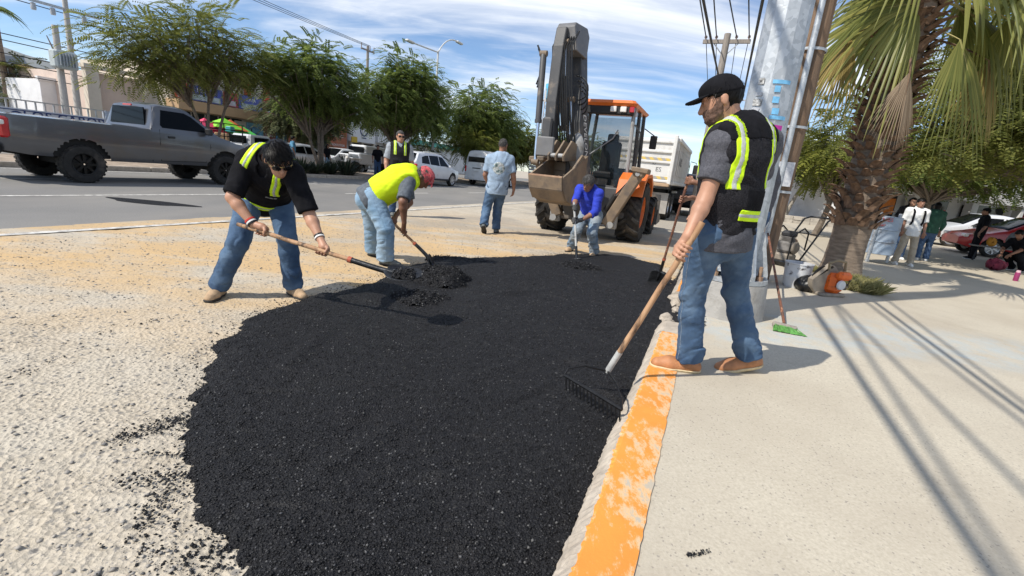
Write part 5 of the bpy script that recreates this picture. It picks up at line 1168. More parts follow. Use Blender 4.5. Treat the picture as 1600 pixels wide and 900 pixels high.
def tree(name, label, base, stems, blobs, nclump, per, sz, lm, seed, group=None, tmpl=None, spread=.5, upb=.0, bark=None, cat='tree'):
    """stems: list of (top point rel., radius); blobs: (centre rel., radii) of the crown"""
    g = np.random.default_rng(seed); root = empty(name, base, 0, label, cat, group); tmpl = tmpl or spray()
    tops = [np.array(s[0], float) for s in stems]
    mb = MB()
    for (tp_, r), k in zip(stems, range(99)):
        tp_ = np.array(tp_, float); mid = tp_*.5+np.array([g.uniform(-.2, .2), g.uniform(-.2, .2), .1])*np.linalg.norm(tp_)*.4; P = bez(np.array([.12*math.cos(k*2.1), .12*math.sin(k*2.1), -.1]) if len(stems) > 1 else np.array([0, 0, -.1]), mid, tp_, 8); mb.tube(P, np.linspace(r*1.25, r*.7, 8), 9)
    C = []; vol = np.array([np.prod(b[1]) for b in blobs]); 
    for i in range(nclump):
        k = g.choice(len(blobs), p=vol/vol.sum()); c, r = [np.array(q_, float) for q_ in blobs[k]]; d = g.normal(size=3); d /= np.linalg.norm(d); C.append(c+d*r*g.uniform(.35, 1.0)**.6)
    C = np.array(C)
    for c in C[::2]:
        t0 = tops[int(np.argmin([np.linalg.norm(c-t) for t in tops]))]; i = g.uniform(.75, 1); m_ = (t0*i+c)/2+np.array([0, 0, .15]); mb.tube(bez(t0*i, m_, c, 5), np.linspace(.045, .012, 5)*max(1, stems[0][1]/.12), 5)
    mb.build('trunk', bark or BARK, root, True)
    n = nclump*per; ci = np.repeat(np.arange(nclump), per); cen = np.mean([b[0] for b in blobs], 0)
    off = g.normal(size=(n, 3))*np.array([spread, spread, spread*.62])*sz*1.5; pos = C[ci]+off
    out = (C[ci]-cen); out /= np.maximum(.3, np.linalg.norm(out, axis=1))[:, None]
    dirs = off/np.maximum(.05, np.linalg.norm(off, axis=1))[:, None]*.8+out*.5+g.normal(size=(n, 3))*.35; dirs[:, 2] = dirs[:, 2]*.5+upb-.12
    ups = np.tile(np.array([0, 0, 1.0]), (n, 1))+g.normal(size=(n, 3))*.3
    V, F = scatter(tmpl, pos, dirs, ups, sz*g.uniform(.65, 1.25, n)); raw('crown', V, F, lm, root)
    return root
TS = spray(7, .15, .34, .6); TB = spray(6, .19, .38, .5)
def med(px, v, py=270): P = onv(px, py, v); return np.array([P[0], P[1], .12])
def rel(base, px, py, v): return onv(px, py, v)-base
def ublob(c, ru, rv_, rz): return (c, (abs(RU[0])*ru+abs(RVV[0])*rv_, abs(RU[1])*ru+abs(RVV[1])*rv_, rz))
GT = 'trees along the planted median'
b_ = uv(12.6, -18.4, .12); q_ = lambda u, z, v=0: RU*u+RVV*v+np.array([0, 0, z])
tree('median_tree', 'feathery light green tree with thin spreading trunks behind the grey pickup', b_, [(q_(-.9, 2.9), .065), (q_(.9, 3.0), .055), (q_(.1, 3.2), .055)], [(q_(-1.7, 3.9), (1.5, 1.5, .9)), (q_(-.2, 4.5), (1.4, 1.5, .9)), (q_(1.2, 4.2), (1.2, 1.2, .7)), (q_(-2.2, 3.4), (1.0, 1.0, .6)), (q_(.0, 3.8), (1.4, 1.4, .5))], 150, 15, .50, LF1, 1, GT, spray(9, .085, .34, .5), .6, .12)
b_ = uv(18.2, -18.4, .12)
tree('median_tree', 'dense green tree on two slim trunks between feathery tree and largest median tree', b_, [(q_(-.8, 2.0), .08), (q_(.1, 2.3), .10), (q_(-.2, 2.4), .07)], [(q_(-1.5, 4.2), (1.2, 1.4, .9)), (q_(-2.7, 4.3), (1.1, 1.2, .8)), (q_(-.2, 4.4), (1.6, 1.7, 1.3)), (q_(1.3, 3.9), (1.3, 1.5, 1.0)), (q_(-.2, 5.2), (.8, .8, .9)), (q_(1.0, 5.0), (.7, .7, .9)), (q_(-1.5, 4.9), (.6, .6, .7)), (q_(.2, 3.3), (2.0, 1.7, .6))], 230, 17, .44, LF2, 2, GT, TS, .6, .06)
b_ = uv(23.6, -18.4, .12)
tree('median_tree', 'largest dark green median tree with leaning trunk beside the grey haired man', b_, [(q_(.5, 2.2), .19)], [(q_(-1.0, 4.3), (1.6, 1.9, 1.3)), (q_(1.3, 4.9), (1.9, 2.1, 1.6)), (q_(3.0, 4.5), (1.6, 1.7, 1.3)), (q_(1.4, 6.2), (1.3, 1.4, 1.1)), (q_(2.8, 5.6), (1.3, 1.4, 1.1)), (q_(-.6, 5.3), (1.0, 1.0, .9)), (q_(1.5, 3.5), (2.6, 2.0, .7))], 300, 17, .50, LF2, 3, GT, TS, .6, .02)
b_ = uv(34.5, -18.2, .12)
tree('median_tree', 'broad green median tree rising behind the white van', b_, [(q_(.2, 2.4), .22)], [(q_(-1.8, 4.6), (2.2, 2.2, 1.8)), (q_(.8, 5.4), (2.4, 2.4, 2.0)), (q_(2.8, 4.2), (2.2, 2.2, 1.6)), (q_(.2, 4.0), (3.0, 2.3, .8))], 260, 15, .60, LF2, 4, GT, TS, .6, .05)
b_ = uv(31.0, -16.6, .12)
tree('median_tree', 'small yellow green tree in front of the broad median tree, above the white SUV', b_, [(q_(-.5, 1.6), .08), (q_(.4, 1.7), .08)], [(q_(-.8, 2.7), (1.0, 1.0, .8)), (q_(.7, 3.0), (1.2, 1.1, .9)), (q_(0, 2.4), (1.7, 1.2, .6))], 80, 12, .48, LF3, 5, GT, TS, .6, .05)
for i, (u, v, h, r, lm, lb) in enumerate(((43, -18.5, 5.2, 2.3, LF1, 'olive median tree right behind the man in blue T-shirt'), (52, -17.5, 5.6, 2.6, LF2, 'dark median tree far down the road, left of the boom'), (61, -16.0, 6.0, 2.8, LF1, 'far olive tree just left of the raised boom'), (24.5, -26.5, 5.0, 1.9, LF4, 'thin grey green tree before the white shopfront'), (72, -22, 7, 3.6, LF2, 'farthest dark tree mass behind the stake truck'))):
    b_ = uv(u, v, .1); tree('street_tree', lb, b_, [(np.array([.1, .1, h*.4]), .15)], [(np.array([-.6*r*.6, 0, h*.62]), (r*.75, r*.75, h*.24)), (np.array([.5*r*.7, .2, h*.68]), (r*.8, r*.8, h*.27)), (np.array([0, 0, h*.85]), (r*.5, r*.5, h*.16))], 150, 13, .58, lm, 10+i, 'trees farther down the street', TB, .6, .03)
# far left greenery
for i, (px, py, v, h, r, lm, lb) in enumerate(((72, 180, -40, 4.6, 1.7, LF4, 'round olive tree behind the white wall, left of the utility poles'), (22, 180, -42, 3.6, 1.8, LF1, 'low olive bush at the far left behind the railing'))):
    P = onv(px, py, v); b_ = np.array([P[0], P[1], 0]); tree('garden_tree', lb, b_, [(np.array([0, 0, h*.4]), .12)], [(np.array([0, 0, h*.7]), (r, r, h*.3))], 60, 11, .55, lm, 30+i, None, TB)
# spiky shrubs on the median
def shrub(label, base, r, h, n, seed, lm):
    g = np.random.default_rng(seed); root = empty('spiky_shrub', base, 0, label, 'shrub', 'shrubs on the median'); V = []; F = []
    for i in range(n):
        a = g.uniform(0, 6.28); e = g.uniform(.15, 1.4); d = np.array([math.cos(a)*math.cos(e), math.sin(a)*math.cos(e), math.sin(e)]); L_ = g.uniform(.6, 1)*(r*math.cos(e)+h*math.sin(e)); o = np.array([math.cos(a), math.sin(a), 0])*g.uniform(0, r*.45); s = np.array([-math.sin(a), math.cos(a), 0])*.035; k = len(V)
        V += [o-s*.5, o+s*.5, o+d*L_*.5+s, o+d*L_*.5-s, o+d*L_]; F += [[k, k+1, k+2, k+3], [k+3, k+2, k+4]]
    raw('foliage', V, F, lm, root); return root
LSH = leafmat('shrub_leaf', (.022, .034, .020), (.060, .075, .040), .2)
for i, (px, py, r, h, lb) in enumerate(((470, 276, .62, .75, 'leftmost spiky shrub on the median, beside the slim trunks'), (515, 272, .55, .65, 'spiky shrub on the median below the second slim trunk'), (541, 277, .95, .80, 'widest dark spiky shrub on the median, in front of the white off-roader'), (492, 274, .45, .6, 'small spiky shrub squeezed between the two left ones'))):
    P = onv(px, py, -17.6); shrub(lb, (P[0], P[1], .14), r, h, 170, 50+i, LSH)
# dark hedge behind the man with sunglasses
P = onv(660, 272, -19.6)
tree('hedge_bush', 'tall twiggy grey bush behind the white SUV, right of the grey haired man', (P[0], P[1], 0), [(np.array([0, 0, 1.0]), .06)], [(np.array([0, 0, 1.6]), (1.6, 1.6, 1.3))], 50, 12, .45, LF4, 61, None, TB, cat='bush')
# ---------------------------------------------------------------- the big fan palm
PB0 = uv(8.93, 2.1); PB0[2] = zr(*PB0[:2])-.02
palm = empty('palm_tree', PB0, 0, 'big fan palm with rough scaly trunk beside the steel pole', 'palm')
PTR = mat('palm_trunk_bark', (.15, .115, .085), .95, col2=(.25, .195, .145), vs=7, bump=.9, bs=30, aniso=(1, 1, 5))
BOOT = mat('palm_leaf_base', (.085, .050, .032), .9, col2=(.20, .125, .078), vs=5, bump=.6, bs=50, aniso=(3, 3, 1))
mb = MB(); mb.lathe([(.36, -.05), (.31, .06), (.268, .3), (.252, .6), (.255, .85), (.255, 1.5), (.26, 2.6), (.25, 4.2), (.22, 4.7), (.05, 4.85)], n=26); V = np.array(mb.v); V[:, :2] *= (1+.05*snoise(V, 3, 2.5))[:, None]; mb.v = [tuple(q__) for q__ in V]; ptr = mb.build('trunk', PTR, palm, True)
def boot_mesh(seed):
    g = random.Random(seed); L_ = .30*g.uniform(.85, 1.15); w0 = .17*g.uniform(.9, 1.1); V = []; n = 6
    for i in range(n):
        t = i/(n-1); wd = w0*(1-.62*t)*.5+.004; x = .02+L_*.66*t**1.15; z = L_*.72*t-.10*t*t; th = .030*(1-.6*t); j = g.uniform(-.012, .012)
        V += [(x, -wd, z), (x+th*1.4, 0+j, z-th*.7), (x, wd, z), (x-th*.7, 0+j, z+th*.5)]
    F = [[4*i+j, 4*i+(j+1) % 4, 4*i+4+(j+1) % 4, 4*i+4+j] for i in range(n-1) for j in range(4)]+[[0, 1, 2, 3][::-1], [20, 21, 22, 23]]
    m_ = MB(); m_.v = V; m_.f = F; return m_
bts = [boot_mesh(i).build('leaf_base', BOOT, ptr) for i in range(4)]; used_b = [False]*4
g_ = random.Random(3); k = 0
for row in range(27):
    z = .86+row*.13; n = 11
    for i in range(n):
        if k >= 297: break
        a = (i+.5*(row % 2)+g_.uniform(-.12, .12))*2*PI/n+row*.09; s = k % 4; r = .245+.015*math.sin(row)
        rot = (0, g_.uniform(-.18, .22)-(.25 if row < 3 else 0), a); sc_ = g_.uniform(.7, 1.05)
        loc = (math.cos(a)*r, math.sin(a)*r, z+g_.uniform(-.03, .03))
        if not used_b[s]: o = bts[s]; o.location = loc; o.rotation_euler = rot; o.scale = (sc_,)*3; used_b[s] = True
        else: inst(bts[s], ptr, loc, rot, sc_)
        k += 1
FRG = leafmat('palm_frond_green', (.15, .175, .045), (.34, .33, .095), .45, .42); FRD = leafmat('dead_frond_brown', (.20, .145, .095), (.34, .26, .18), .15, .8); FRY = leafmat('yellowing_frond', (.23, .18, .055), (.36, .27, .10), .25, .6)
PET = mat('petiole', (.30, .30, .10), .6, col2=(.42, .33, .16), vs=6)
def frond(root_pt, out, hub, fdir, fup, lm, L_=.95, seg=34, span=205, droop=.55, seed=0, name='frond', par=None, fold=.0, pm=None, curl=.0):
    """fan leaf: petiole from root_pt to hub, blade radiating around fdir in the plane normal to fup"""
    g = np.random.default_rng(seed); fd = nrm(fdir); up = nrm(np.array(fup)-(np.array(fup)@fd)*fd); sd_ = np.cross(up, fd); V = []; F = []
    for i in range(seg):
        t = -1+2*(i+.5)/seg; a = R(span/2)*t; d = fd*math.cos(a)+sd_*math.sin(a); d = nrm(d-up*fold*abs(t)); l = L_*(1-.28*abs(t)**2)*g.uniform(.9, 1.06); wd = np.cross(up, d); wd = nrm(wd)*L_*math.sin(R(span/seg/2))*.62
        n = 6; k = len(V); dr = droop*g.uniform(.7, 1.3); tw = g.uniform(-.25, .25)
        for j in range(n):
            s = j/(n-1); p = hub+d*l*s; fall = dr*l*max(0, s-.35)**1.9*1.6; p = p+np.array([0, 0, -1.0])*fall-up*curl*s*s*l
            w_ = wd*(min(1, s*2.2+.05) if s < .5 else 1-((s-.5)/.5)**1.4*.95)*(1 if s < .5 else .8); rid = up*np.linalg.norm(w_)*.55
            V += [p-w_+rid*tw, p+rid, p+w_-rid*tw]
        for j in range(n-1):
            F += [[k+3*j, k+3*j+1, k+3*j+4, k+3*j+3], [k+3*j+1, k+3*j+2, k+3*j+5, k+3*j+4]]
    o = raw(name, V, F, lm, par, False)
    mb = MB(); mid = (root_pt+hub)/2+np.array([0, 0, .10])*np.linalg.norm(hub-root_pt); mb.tube(bez(root_pt, mid, hub, 8), np.linspace(.028, .012, 8), 6, flat=.6); mb.tube([hub, hub+fd*L_*.3], [.012, .003], 5); mb.build('petiole', pm or PET, o, True)
    return o
def pfr(px, py, Y): return at(px, py, Y)-PB0
top = np.array([0, 0, 4.25])
CAMD = nrm(EYE-PB0)
fr_specs = [  # hub pixel, depth, direction pixel, face up vector, material, length, droop
    ((1436, 5), 7.25, (-.95, -.05, -.22), (.25, -.75, .65), FRG, 1.5, .85, 150, 0), ((1500, 62), 6.95, (.42, -.15, -.9), (.2, -.95, .25), FRG, 1.40, .35, 88, 2), ((1530, 20), 7.6, (.85, .2, -.35), (-.1, -.7, .7), FRG, 1.3, .7, 190, 3),
    ((1422, 112), 6.85, (.02, -.12, -1), (.1, -1, .05), FRD, 1.0, .1, 62, 4), ((1330, 55), 7.45, (-.35, -.1, -.95), (-.5, -.8, .1), FRY, 1.2, .3, 70, 5), ((1560, 60), 8.1, (.3, .3, -.9), (.1, -.8, .3), FRG, 1.25, .4, 140, 6), ((1500, -60), 7.3, (.5, -.3, .3), (-.3, -.5, .8), FRG, 1.4, .8, 200, 7),
    ((1440, -60), 7.4, (-.6, .1, .35), (.3, -.5, .8), FRG, 1.4, .8, 200, 8), ((1380, 20), 7.9, (-.7, .45, -.5), (.2, -.7, .6), FRG, 1.25, .6, 180, 9), ((1600, -10), 7.0, (.8, -.3, -.3), (0, -.5, .9), FRG, 1.3, .8, 190, 10), ((1520, -30), 8.2, (.4, .8, .1), (0, -.2, .9), FRG, 1.35, .8, 200, 11), ((1452, -80), 8.3, (-.2, .9, .1), (0, -.2, .9), FRG, 1.35, .8, 200, 12), ((1575, 30), 7.4, (.5, .0, -.8), (-.1, -.9, .4), FRG, 1.3, .45, 120, 14), ((1500, 15), 7.9, (.75, .1, -.5), (-.1, -.8, .6), FRG, 1.2, .6, 150, 15), ((1545, 95), 7.3, (.25, -.1, -1), (.2, -.9, .1), FRY, 1.0, .3, 90, 13)]
for (hp_, Y, d, up, m_, L_, dr, sp, sd_) in fr_specs:
    hub = pfr(hp_[0], hp_[1], Y); rt = np.array([hub[0]*.18, hub[1]*.18, min(4.5, max(3.6, hub[2]+.25))]); frond(rt, None, hub, np.array(d), np.array(up), m_, L_, 34 if sp > 100 else 24, sp, dr, sd_, 'frond' if m_ is not FRD else 'dead_frond', palm, .25, PET if m_ is FRG else BOOT)
# dead frond caught on the wooden pole
# coconut-like palm far left
P = onv(15, 100, -40); lpm = empty('palm_tree', (P[0], P[1], 0), 0, 'distant palm at the far left edge above the railing', 'palm')
mb = MB(); mb.tube([(0, 0, -.1), (.1, 0, 2.4), (.05, 0, P[2]-.2)], [.2, .16, .13], 8); mb.build('trunk', PTR, lpm, True); g_ = np.random.default_rng(4)
def feather(base, d, L_, lm, par, seed):
    g = np.random.default_rng(seed); V = []; F = []; n = 22; d = nrm(d); h = nrm([d[0], d[1], 0]); s = np.cross([0, 0, 1.0], h); pts = []
    for i in range(n+1):
        t = i/n; pts.append(base+h*L_*t*.85+np.array([0, 0, d[2]*L_*t-1.15*L_*t*t*.75]))
    for i in range(2, n):
        for sg in (-1, 1):
            p = pts[i]; l = L_*.30*math.sin(PI*min(1, i/n+.12)); q1 = p+s*sg*l*.75+h*l*.35+np.array([0, 0, -.35*l]); w_ = h*.022*L_; k = len(V); V += [p-w_, p+w_, q1]; F.append([k, k+1, k+2])
    mb = MB(); mb.v = [tuple(v) for v in V]; mb.f = F; mb.tube(pts, np.linspace(.03, .006, n+1), 5); return raw('frond', mb.v, mb.f, lm, par)
for i in range(15): a = i*2.4; feather(np.array([.05, 0, P[2]-.2]), np.array([math.cos(a), math.sin(a), g_.uniform(.2, 1.0)]), g_.uniform(1.5, 2.1), LF1 if i % 4 else FRY, lpm, i)
P = onv(-12, 14, -40); lpm2 = empty('palm_tree', (P[0], P[1], 0), 0, 'palm just outside the left edge, only its frond tips in view', 'palm'); mb = MB(); mb.tube([(0, 0, -.1), (.1, 0, 3.4), (.05, 0, P[2])], [.2, .16, .13], 8); mb.build('trunk', PTR, lpm2, True)
for i in range(13): a = i*2.4+.5; feather(np.array([.05, 0, P[2]]), np.array([math.cos(a), math.sin(a), g_.uniform(.2, .9)]), g_.uniform(1.3, 1.8), LF2, lpm2, 20+i)
# ---------------------------------------------------------------- shade tree on the right
b_ = np.array([14.2, 13.6, 0.0]); TO = np.array([3.6, 1.6, 0])
tree('shade_tree', 'wide shade tree with low dark canopy over the students and bench', b_+TO, [(np.array([2.4, .9, 2.6])-TO, .15), (np.array([3.9, 1.5, 2.6])-TO, .15)], [(c_-TO, r_c) for c_, r_c in [(np.array([-4.0, -1.2, 3.4]), (2.0, 2.2, 1.0)), (np.array([-1.8, -1.4, 3.9]), (2.6, 2.4, 1.5)), (np.array([.8, -.4, 4.0]), (2.8, 2.6, 1.5)), (np.array([3.2, .4, 3.8]), (2.4, 2.4, 1.4)), (np.array([-.2, -.4, 5.4]), (3.6, 3.0, 1.4)), (np.array([-1.0, -3.2, 3.3]), (2.4, 1.4, .9)), (np.array([1.6, -3.0, 3.2]), (2.2, 1.4, .9))]], 700, 17, .36, LF1, 71, None, spray(5, .17, .36, .5), .6, -.02)
P = gnd(1345, 330); b_ = np.array([11.0, 17.5, 0])
tree('street_tree', 'yellow green leafy tree showing left of the palm trunk', b_, [(np.array([.3, 0, 1.6]), .10)], [(np.array([.4, 0, 2.9]), (1.3, 1.3, .9)), (np.array([.2, .2, 3.9]), (1.0, 1.0, .7))], 55, 12, .5, LF3, 72, None, TS)
b_ = np.array([17.4, 31.0, 0])
tree('street_tree', 'grey green tree with pale bare limbs between wooden pole and palm trunk', b_, [(np.array([-.8, 0, 2.4]), .12), (np.array([1.0, .2, 2.7]), .12)], [(np.array([-1.2, 0, 3.5]), (1.9, 1.9, 1.2)), (np.array([1.0, .2, 3.9]), (2.0, 2.0, 1.4)), (np.array([.2, .4, 4.9]), (1.4, 1.4, .9))], 90, 11, .58, LF4, 73, None, TB, bark=mat('pale_bark', (.32, .29, .25), .9, var=.2))
tree('street_tree', 'broad green tree filling the gap behind the red coupe and students', np.array([22.5, 26.5, 0]), [(np.array([0, 0, 2.2]), .16)], [(np.array([-2.6, 0, 3.9]), (2.4, 2.2, 1.3)), (np.array([.2, 0, 4.4]), (2.8, 2.4, 1.6)), (np.array([3.0, .3, 4.0]), (2.6, 2.4, 1.4))], 200, 13, .58, LF2, 76, None, TB)
tree('street_tree', 'small green roadside tree far beyond the dump truck', np.array([23.5, 47, 0]), [(np.array([0, 0, 2.0]), .12)], [(np.array([0, 0, 3.3]), (2.6, 2.6, 1.6))], 60, 11, .7, LF4, 74, None, TB)
tree('street_tree', 'dark street tree at the far right behind the storefront awning', np.array([31, 24, 0]), [(np.array([0, 0, 2.6]), .2)], [(np.array([0, 0, 4.6]), (3.4, 3.2, 2.0))], 80, 11, .8, LF2, 75, None, TB)
# grass tufts
def tuft(label, c, rx, ry, n, h, seed, lm):
    g = np.random.default_rng(seed); V = []; F = []
    for i in range(n):
        a = g.uniform(0, 6.28); r = math.sqrt(g.random()); x, y = math.cos(a)*rx*r, math.sin(a)*ry*r; l = h*g.uniform(.4, 1.1); d = np.array([g.normal(0, .5), g.normal(0, .5), 1]); d = nrm(d)*l; s = np.array([math.cos(a), math.sin(a), 0])*.0045; k = len(V)
        p = np.array([x, y, 0]); V += [p-s, p+s, p+d*.6+s*.7+np.array([0, 0, .0]), p+d*np.array([1.3, 1.3, .9])]; F.append([k, k+1, k+2, k+3])
    o = raw('grass_tuft', V, F, lm, None, loc=c); tag(o, label, 'grass', kind='stuff')
LGR = leafmat('dry_grass', (.20, .20, .07), (.42, .38, .18), .4, .7)
for px, py, rx, ry, n, h, lb in ((1345, 455, .30, .20, 1100, .22, 'dry green grass growing at the foot of the palm, right side'), (1268, 425, .22, .18, 350, .15, 'sparse grass behind the paint bucket'), (1335, 445, .25, .16, 700, .2, 'grass blades against the palm base')):
    c = gnd(px, py, .10); tuft(lb, c, rx, ry, n, h, len(lb), LGR)
# ---------------------------------------------------------------- people at work
def nearest(a, b, p):
    a, b, p = [np.asarray(q, float) for q in (a, b, p)]; d = b-a; t = (p-a)@d/(d@d); return a+d*t
def strips(x, w_, s0f, s0b):
    return lambda l, s, d: np.maximum(np.maximum(np.abs(np.abs(l)-x)-w_, np.where(d > -.01, s0f, s0b)*.5-s*.5), s*.5-.62)
# man shovelling at the left edge of the patch
SA0, SA1 = at(371, 350, 3.44), at(604, 424, 3.30)
axA = nrm(SA1-SA0)
JA = dict(ankA=(-2.39, 3.6, .09), ankB=(-1.891, 3.83, .09), kneeA=(-2.215, 3.60, .475), kneeB=(-1.90, 3.76, .51), hipA=(-2.245, 3.86, .80), hipB=(-2.06, 3.96, .81),
          shA=(-2.105, 3.60, 1.115), shB=(-1.75, 3.575, 1.05), elA=(-2.16, 3.465, .838), elB=(-1.605, 3.53, .755), wrA=(-1.99, 3.43, .66), wrB=(-1.475, 3.42, .60), neck=(-1.94, 3.62, 1.14), head=(-1.815, 3.49, 1.15))
for k in 'AB': JA['wr'+k] = np.array(JA['wr'+k])
hA = nearest(SA0, SA1, JA['wrA']+axA*.075); hB = nearest(SA0, SA1, JA['wrB']+axA*.055)
tapesA = [('tape', strips(.122, .030, .52, .3), LIME, .004), ('stripe', strips(.122, .010, .52, .3), SILV, .006),
          ('tape', lambda l, s, d: np.abs(s*.5-.055)-.026, LIME, .004), ('stripe', lambda l, s, d: np.abs(s*.5-.055)-.009, SILV, .006),
          ('emblem', lambda l, s, d: np.maximum(np.sqrt(((l+.11)/.042)**2+((s-.47)/.035)**2)*.03-.03, -d), mat('teal_print', (.03, .16, .15), .8, col2=(.35, .4, .36), vs=60), .005),
          ('emblem', lambda l, s, d: np.maximum(np.maximum(np.abs(l-.10)-.038, np.abs(s-.46)*.5-.008), -d), mat('grey_print', (.04, .04, .042), .8, col2=(.3, .3, .29), vs=90), .005)]
person('person', 'man in black vest and blue jeans bending over a long shovel, gold framed sunglasses', JA,
       dict(front=(.22, -.75, -.55), hf=(.52, -.60, -.55), hu=(.05, -.25, .95), skin=SK1, shirt=BLK, sleeve=.92, vest=BLK, tapes=tapesA, trousers=JEAN, seam=STITCH, shoe=TANB, sole=DKSO, laces=TANB, hair=HAIRB, hairlen=.022, strands=1600,
            hairline=.045, head=1.02, glasses=GOLD, lens=GLAS, footA=(.15, -.9, 0), footB=(.75, -.55, 0), handA=grip_hand(hA, axA, JA['wrA']-hA, JA['wrA'], -1, 1), handB=grip_hand(hB, axA, JA['wrB']-hB, JA['wrB'], -1, 1), bulk=1.06, wr=.008, seed=11, vneck=.2), vox=.0068)
# bracelets and watch worn by him are things held on his wrists
def band(label, wr_, el_, off, r, m_, cat='bracelet', name='bracelet'):
    d = nrm(np.asarray(wr_)-np.asarray(el_)); c = np.asarray(wr_)-d*off; mb = MB()
    mb.lathe([(r, -.006), (r+.005, -.006), (r+.005, .006), (r, .006), (r, -.006)], (0, 0, 0), d, 16); o = mb.build(name, m_, None, True, loc=c); tag(o, label, cat)
band('red woven bracelet on the right wrist of the man bending over the long shovel', JA['wrA'], JA['elA'], .035, .034, mat('red_cord', (.5, .04, .03), .8))
band('white wristband beside the red bracelet of the shovelling man', JA['wrA'], JA['elA'], .018, .033, SHWH)
band('dark watch strap nearest the upper hand on the long shovel', JA['wrA'], JA['elA'], .003, .033, BLACKI, 'watch', 'wristwatch')
band('dark bracelet on the lower hand side of the long shovel', JA['wrB'], JA['elB'], .03, .033, BLACKI)
band('white bracelet on the wrist of the lower hand on the long shovel', JA['wrB'], JA['elB'], .015, .033, SHWH)
def shovel_blade(p0, ax, up, L_, W_, pointed=True):
    """dished blade grid from socket p0 along ax, concave side towards up; returns V,F"""
    ax = nrm(ax); up = nrm(up-(up@ax)*ax); sd_ = np.cross(ax, up); V = []; n, m = 14, 11
    for i in range(n):
        t = i/(n-1)
        if pointed: w2 = W_*(.42+.58*min(1, t*4.5)**.6) if t < .45 else W_*math.sqrt(max(0, 1-((t-.45)/.56)**2.2))
        else: w2 = W_*(.55+.45*min(1, t*7)) 
        for j in range(m):
            s = -1+2*j/(m-1)
            dish = .028*s*s*(1-.4*t) + .02*(1-t)**3*(1-s*s)-.016*math.sin(PI*t)
            V.append(p0+ax*L_*t+sd_*w2*.5*s+up*dish)
    F = [[i*m+j, i*m+j+1, (i+1)*m+j+1, (i+1)*m+j] for i in range(n-1) for j in range(m-1)]
    return V, F
def shovel(label, A, B, blade_ax, up, Lb=.29, Wb=.225, pointed=True, hm=WOODH, hr=.0165, ring=True, bm=STEELD, sock=.2):
    A, B = np.asarray(A, float), np.asarray(B, float); ax = nrm(B-A); L_ = np.linalg.norm(B-A)
    o = empty('shovel', A, 0, label, 'shovel'); bl = B-A; blade_ax = nrm(blade_ax); up = np.asarray(up, float)
    mb = MB(); n = 12; pts = [ax*(L_-sock)*i/(n-1) for i in range(n)]; g = random.Random(len(label))
    mb.tube([p+np.array([g.uniform(-1, 1), g.uniform(-1, 1), g.uniform(-1, 1)])*.0018 for p in pts], [hr*(.8 if i == 0 else 1+g.uniform(-.03, .03)) for i in range(n)], 10); mb.build('handle', hm, o, True)
    mb = MB(); p1 = ax*(L_-sock-.03); mb.tube([p1, ax*(L_-.07), bl-ax*.02+blade_ax*.01, bl+blade_ax*.06, bl+blade_ax*.13-up*.004], [hr*1.25, hr*1.3, hr*1.35, hr*1.1, .006], 10); mb.build('socket', bm, o, True)
    if ring:
        mb = MB(); mb.lathe([(hr*1.3, -.014), (hr*1.5, -.014), (hr*1.5, .014), (hr*1.3, .014)], ax*(L_-sock-.03), ax, 12); mb.build('collar', mat('red_ring', (.42, .10, .05), .6), o, True)
    V, F = shovel_blade(bl, blade_ax, up, Lb, Wb, pointed)
    b = raw('blade', V, F, bm, o, True); so_ = b.modifiers.new('solid', 'SOLIDIFY'); so_.thickness = .003
    return o
def pile(label, c, rx, ry, h, n, seed, parent=None, name='asphalt_heap', az=0.0):
    """loose heap of hot mix: lumpy mound, made of its own grains"""
    g = np.random.default_rng(seed); m_ = 34; V = []; 
    for i in range(m_):
        for j in range(m_):
            x, y = -1+2*i/(m_-1), -1+2*j/(m_-1); V.append((x, y, 0))
    V = np.array(V); r = np.sqrt(V[:, 0]**2+V[:, 1]**2); ang = np.arctan2(V[:, 1], V[:, 0])
    V3 = np.stack([V[:, 0]*rx, V[:, 1]*ry, np.zeros(len(V))], 1)
    edge = 1+.18*np.sin(ang*3+seed)+.1*np.sin(ang*7+2*seed)
    hh = np.clip(1-(r/edge)**2, -.2, 1); z = h*np.sign(hh)*np.abs(hh)**.8*(1+.25*snoise(V3, seed, 5))+.016*snoise(V3, seed+1, 14, 6)
    V3[:, 2] = z; ca, sa = math.cos(az), math.sin(az); V3[:, :2] = V3[:, :2]@np.array([[ca, sa], [-sa, ca]])
    F = np.array([[i*m_+j, (i+1)*m_+j, (i+1)*m_+j+1, i*m_+j+1] for i in range(m_-1) for j in range(m_-1)]); F = F[(V3[F, 2].max(1) > -.01)]
    o = empty(name, c, 0, label, 'asphalt heap')
    raw('mound', V3, F, ASPH, o, True)
    k = g.integers(0, len(V3), n*2); k = k[z[k] > 0][:n]; grains(V3[k]+g.normal(0, .008, (len(k), 3)), g.uniform(.004, .011, len(k)), ASPH_ST, o, 'grain', seed)
    return o
shovel('long wooden shovel held by the man in black vest, blade lifted over the fresh asphalt', SA0, SA1, nrm(axA+np.array([0, 0, .16])), np.array([0, -.25, 1.0]), .27, .235, True, WOODH, .0165, True, STEELD, .26)
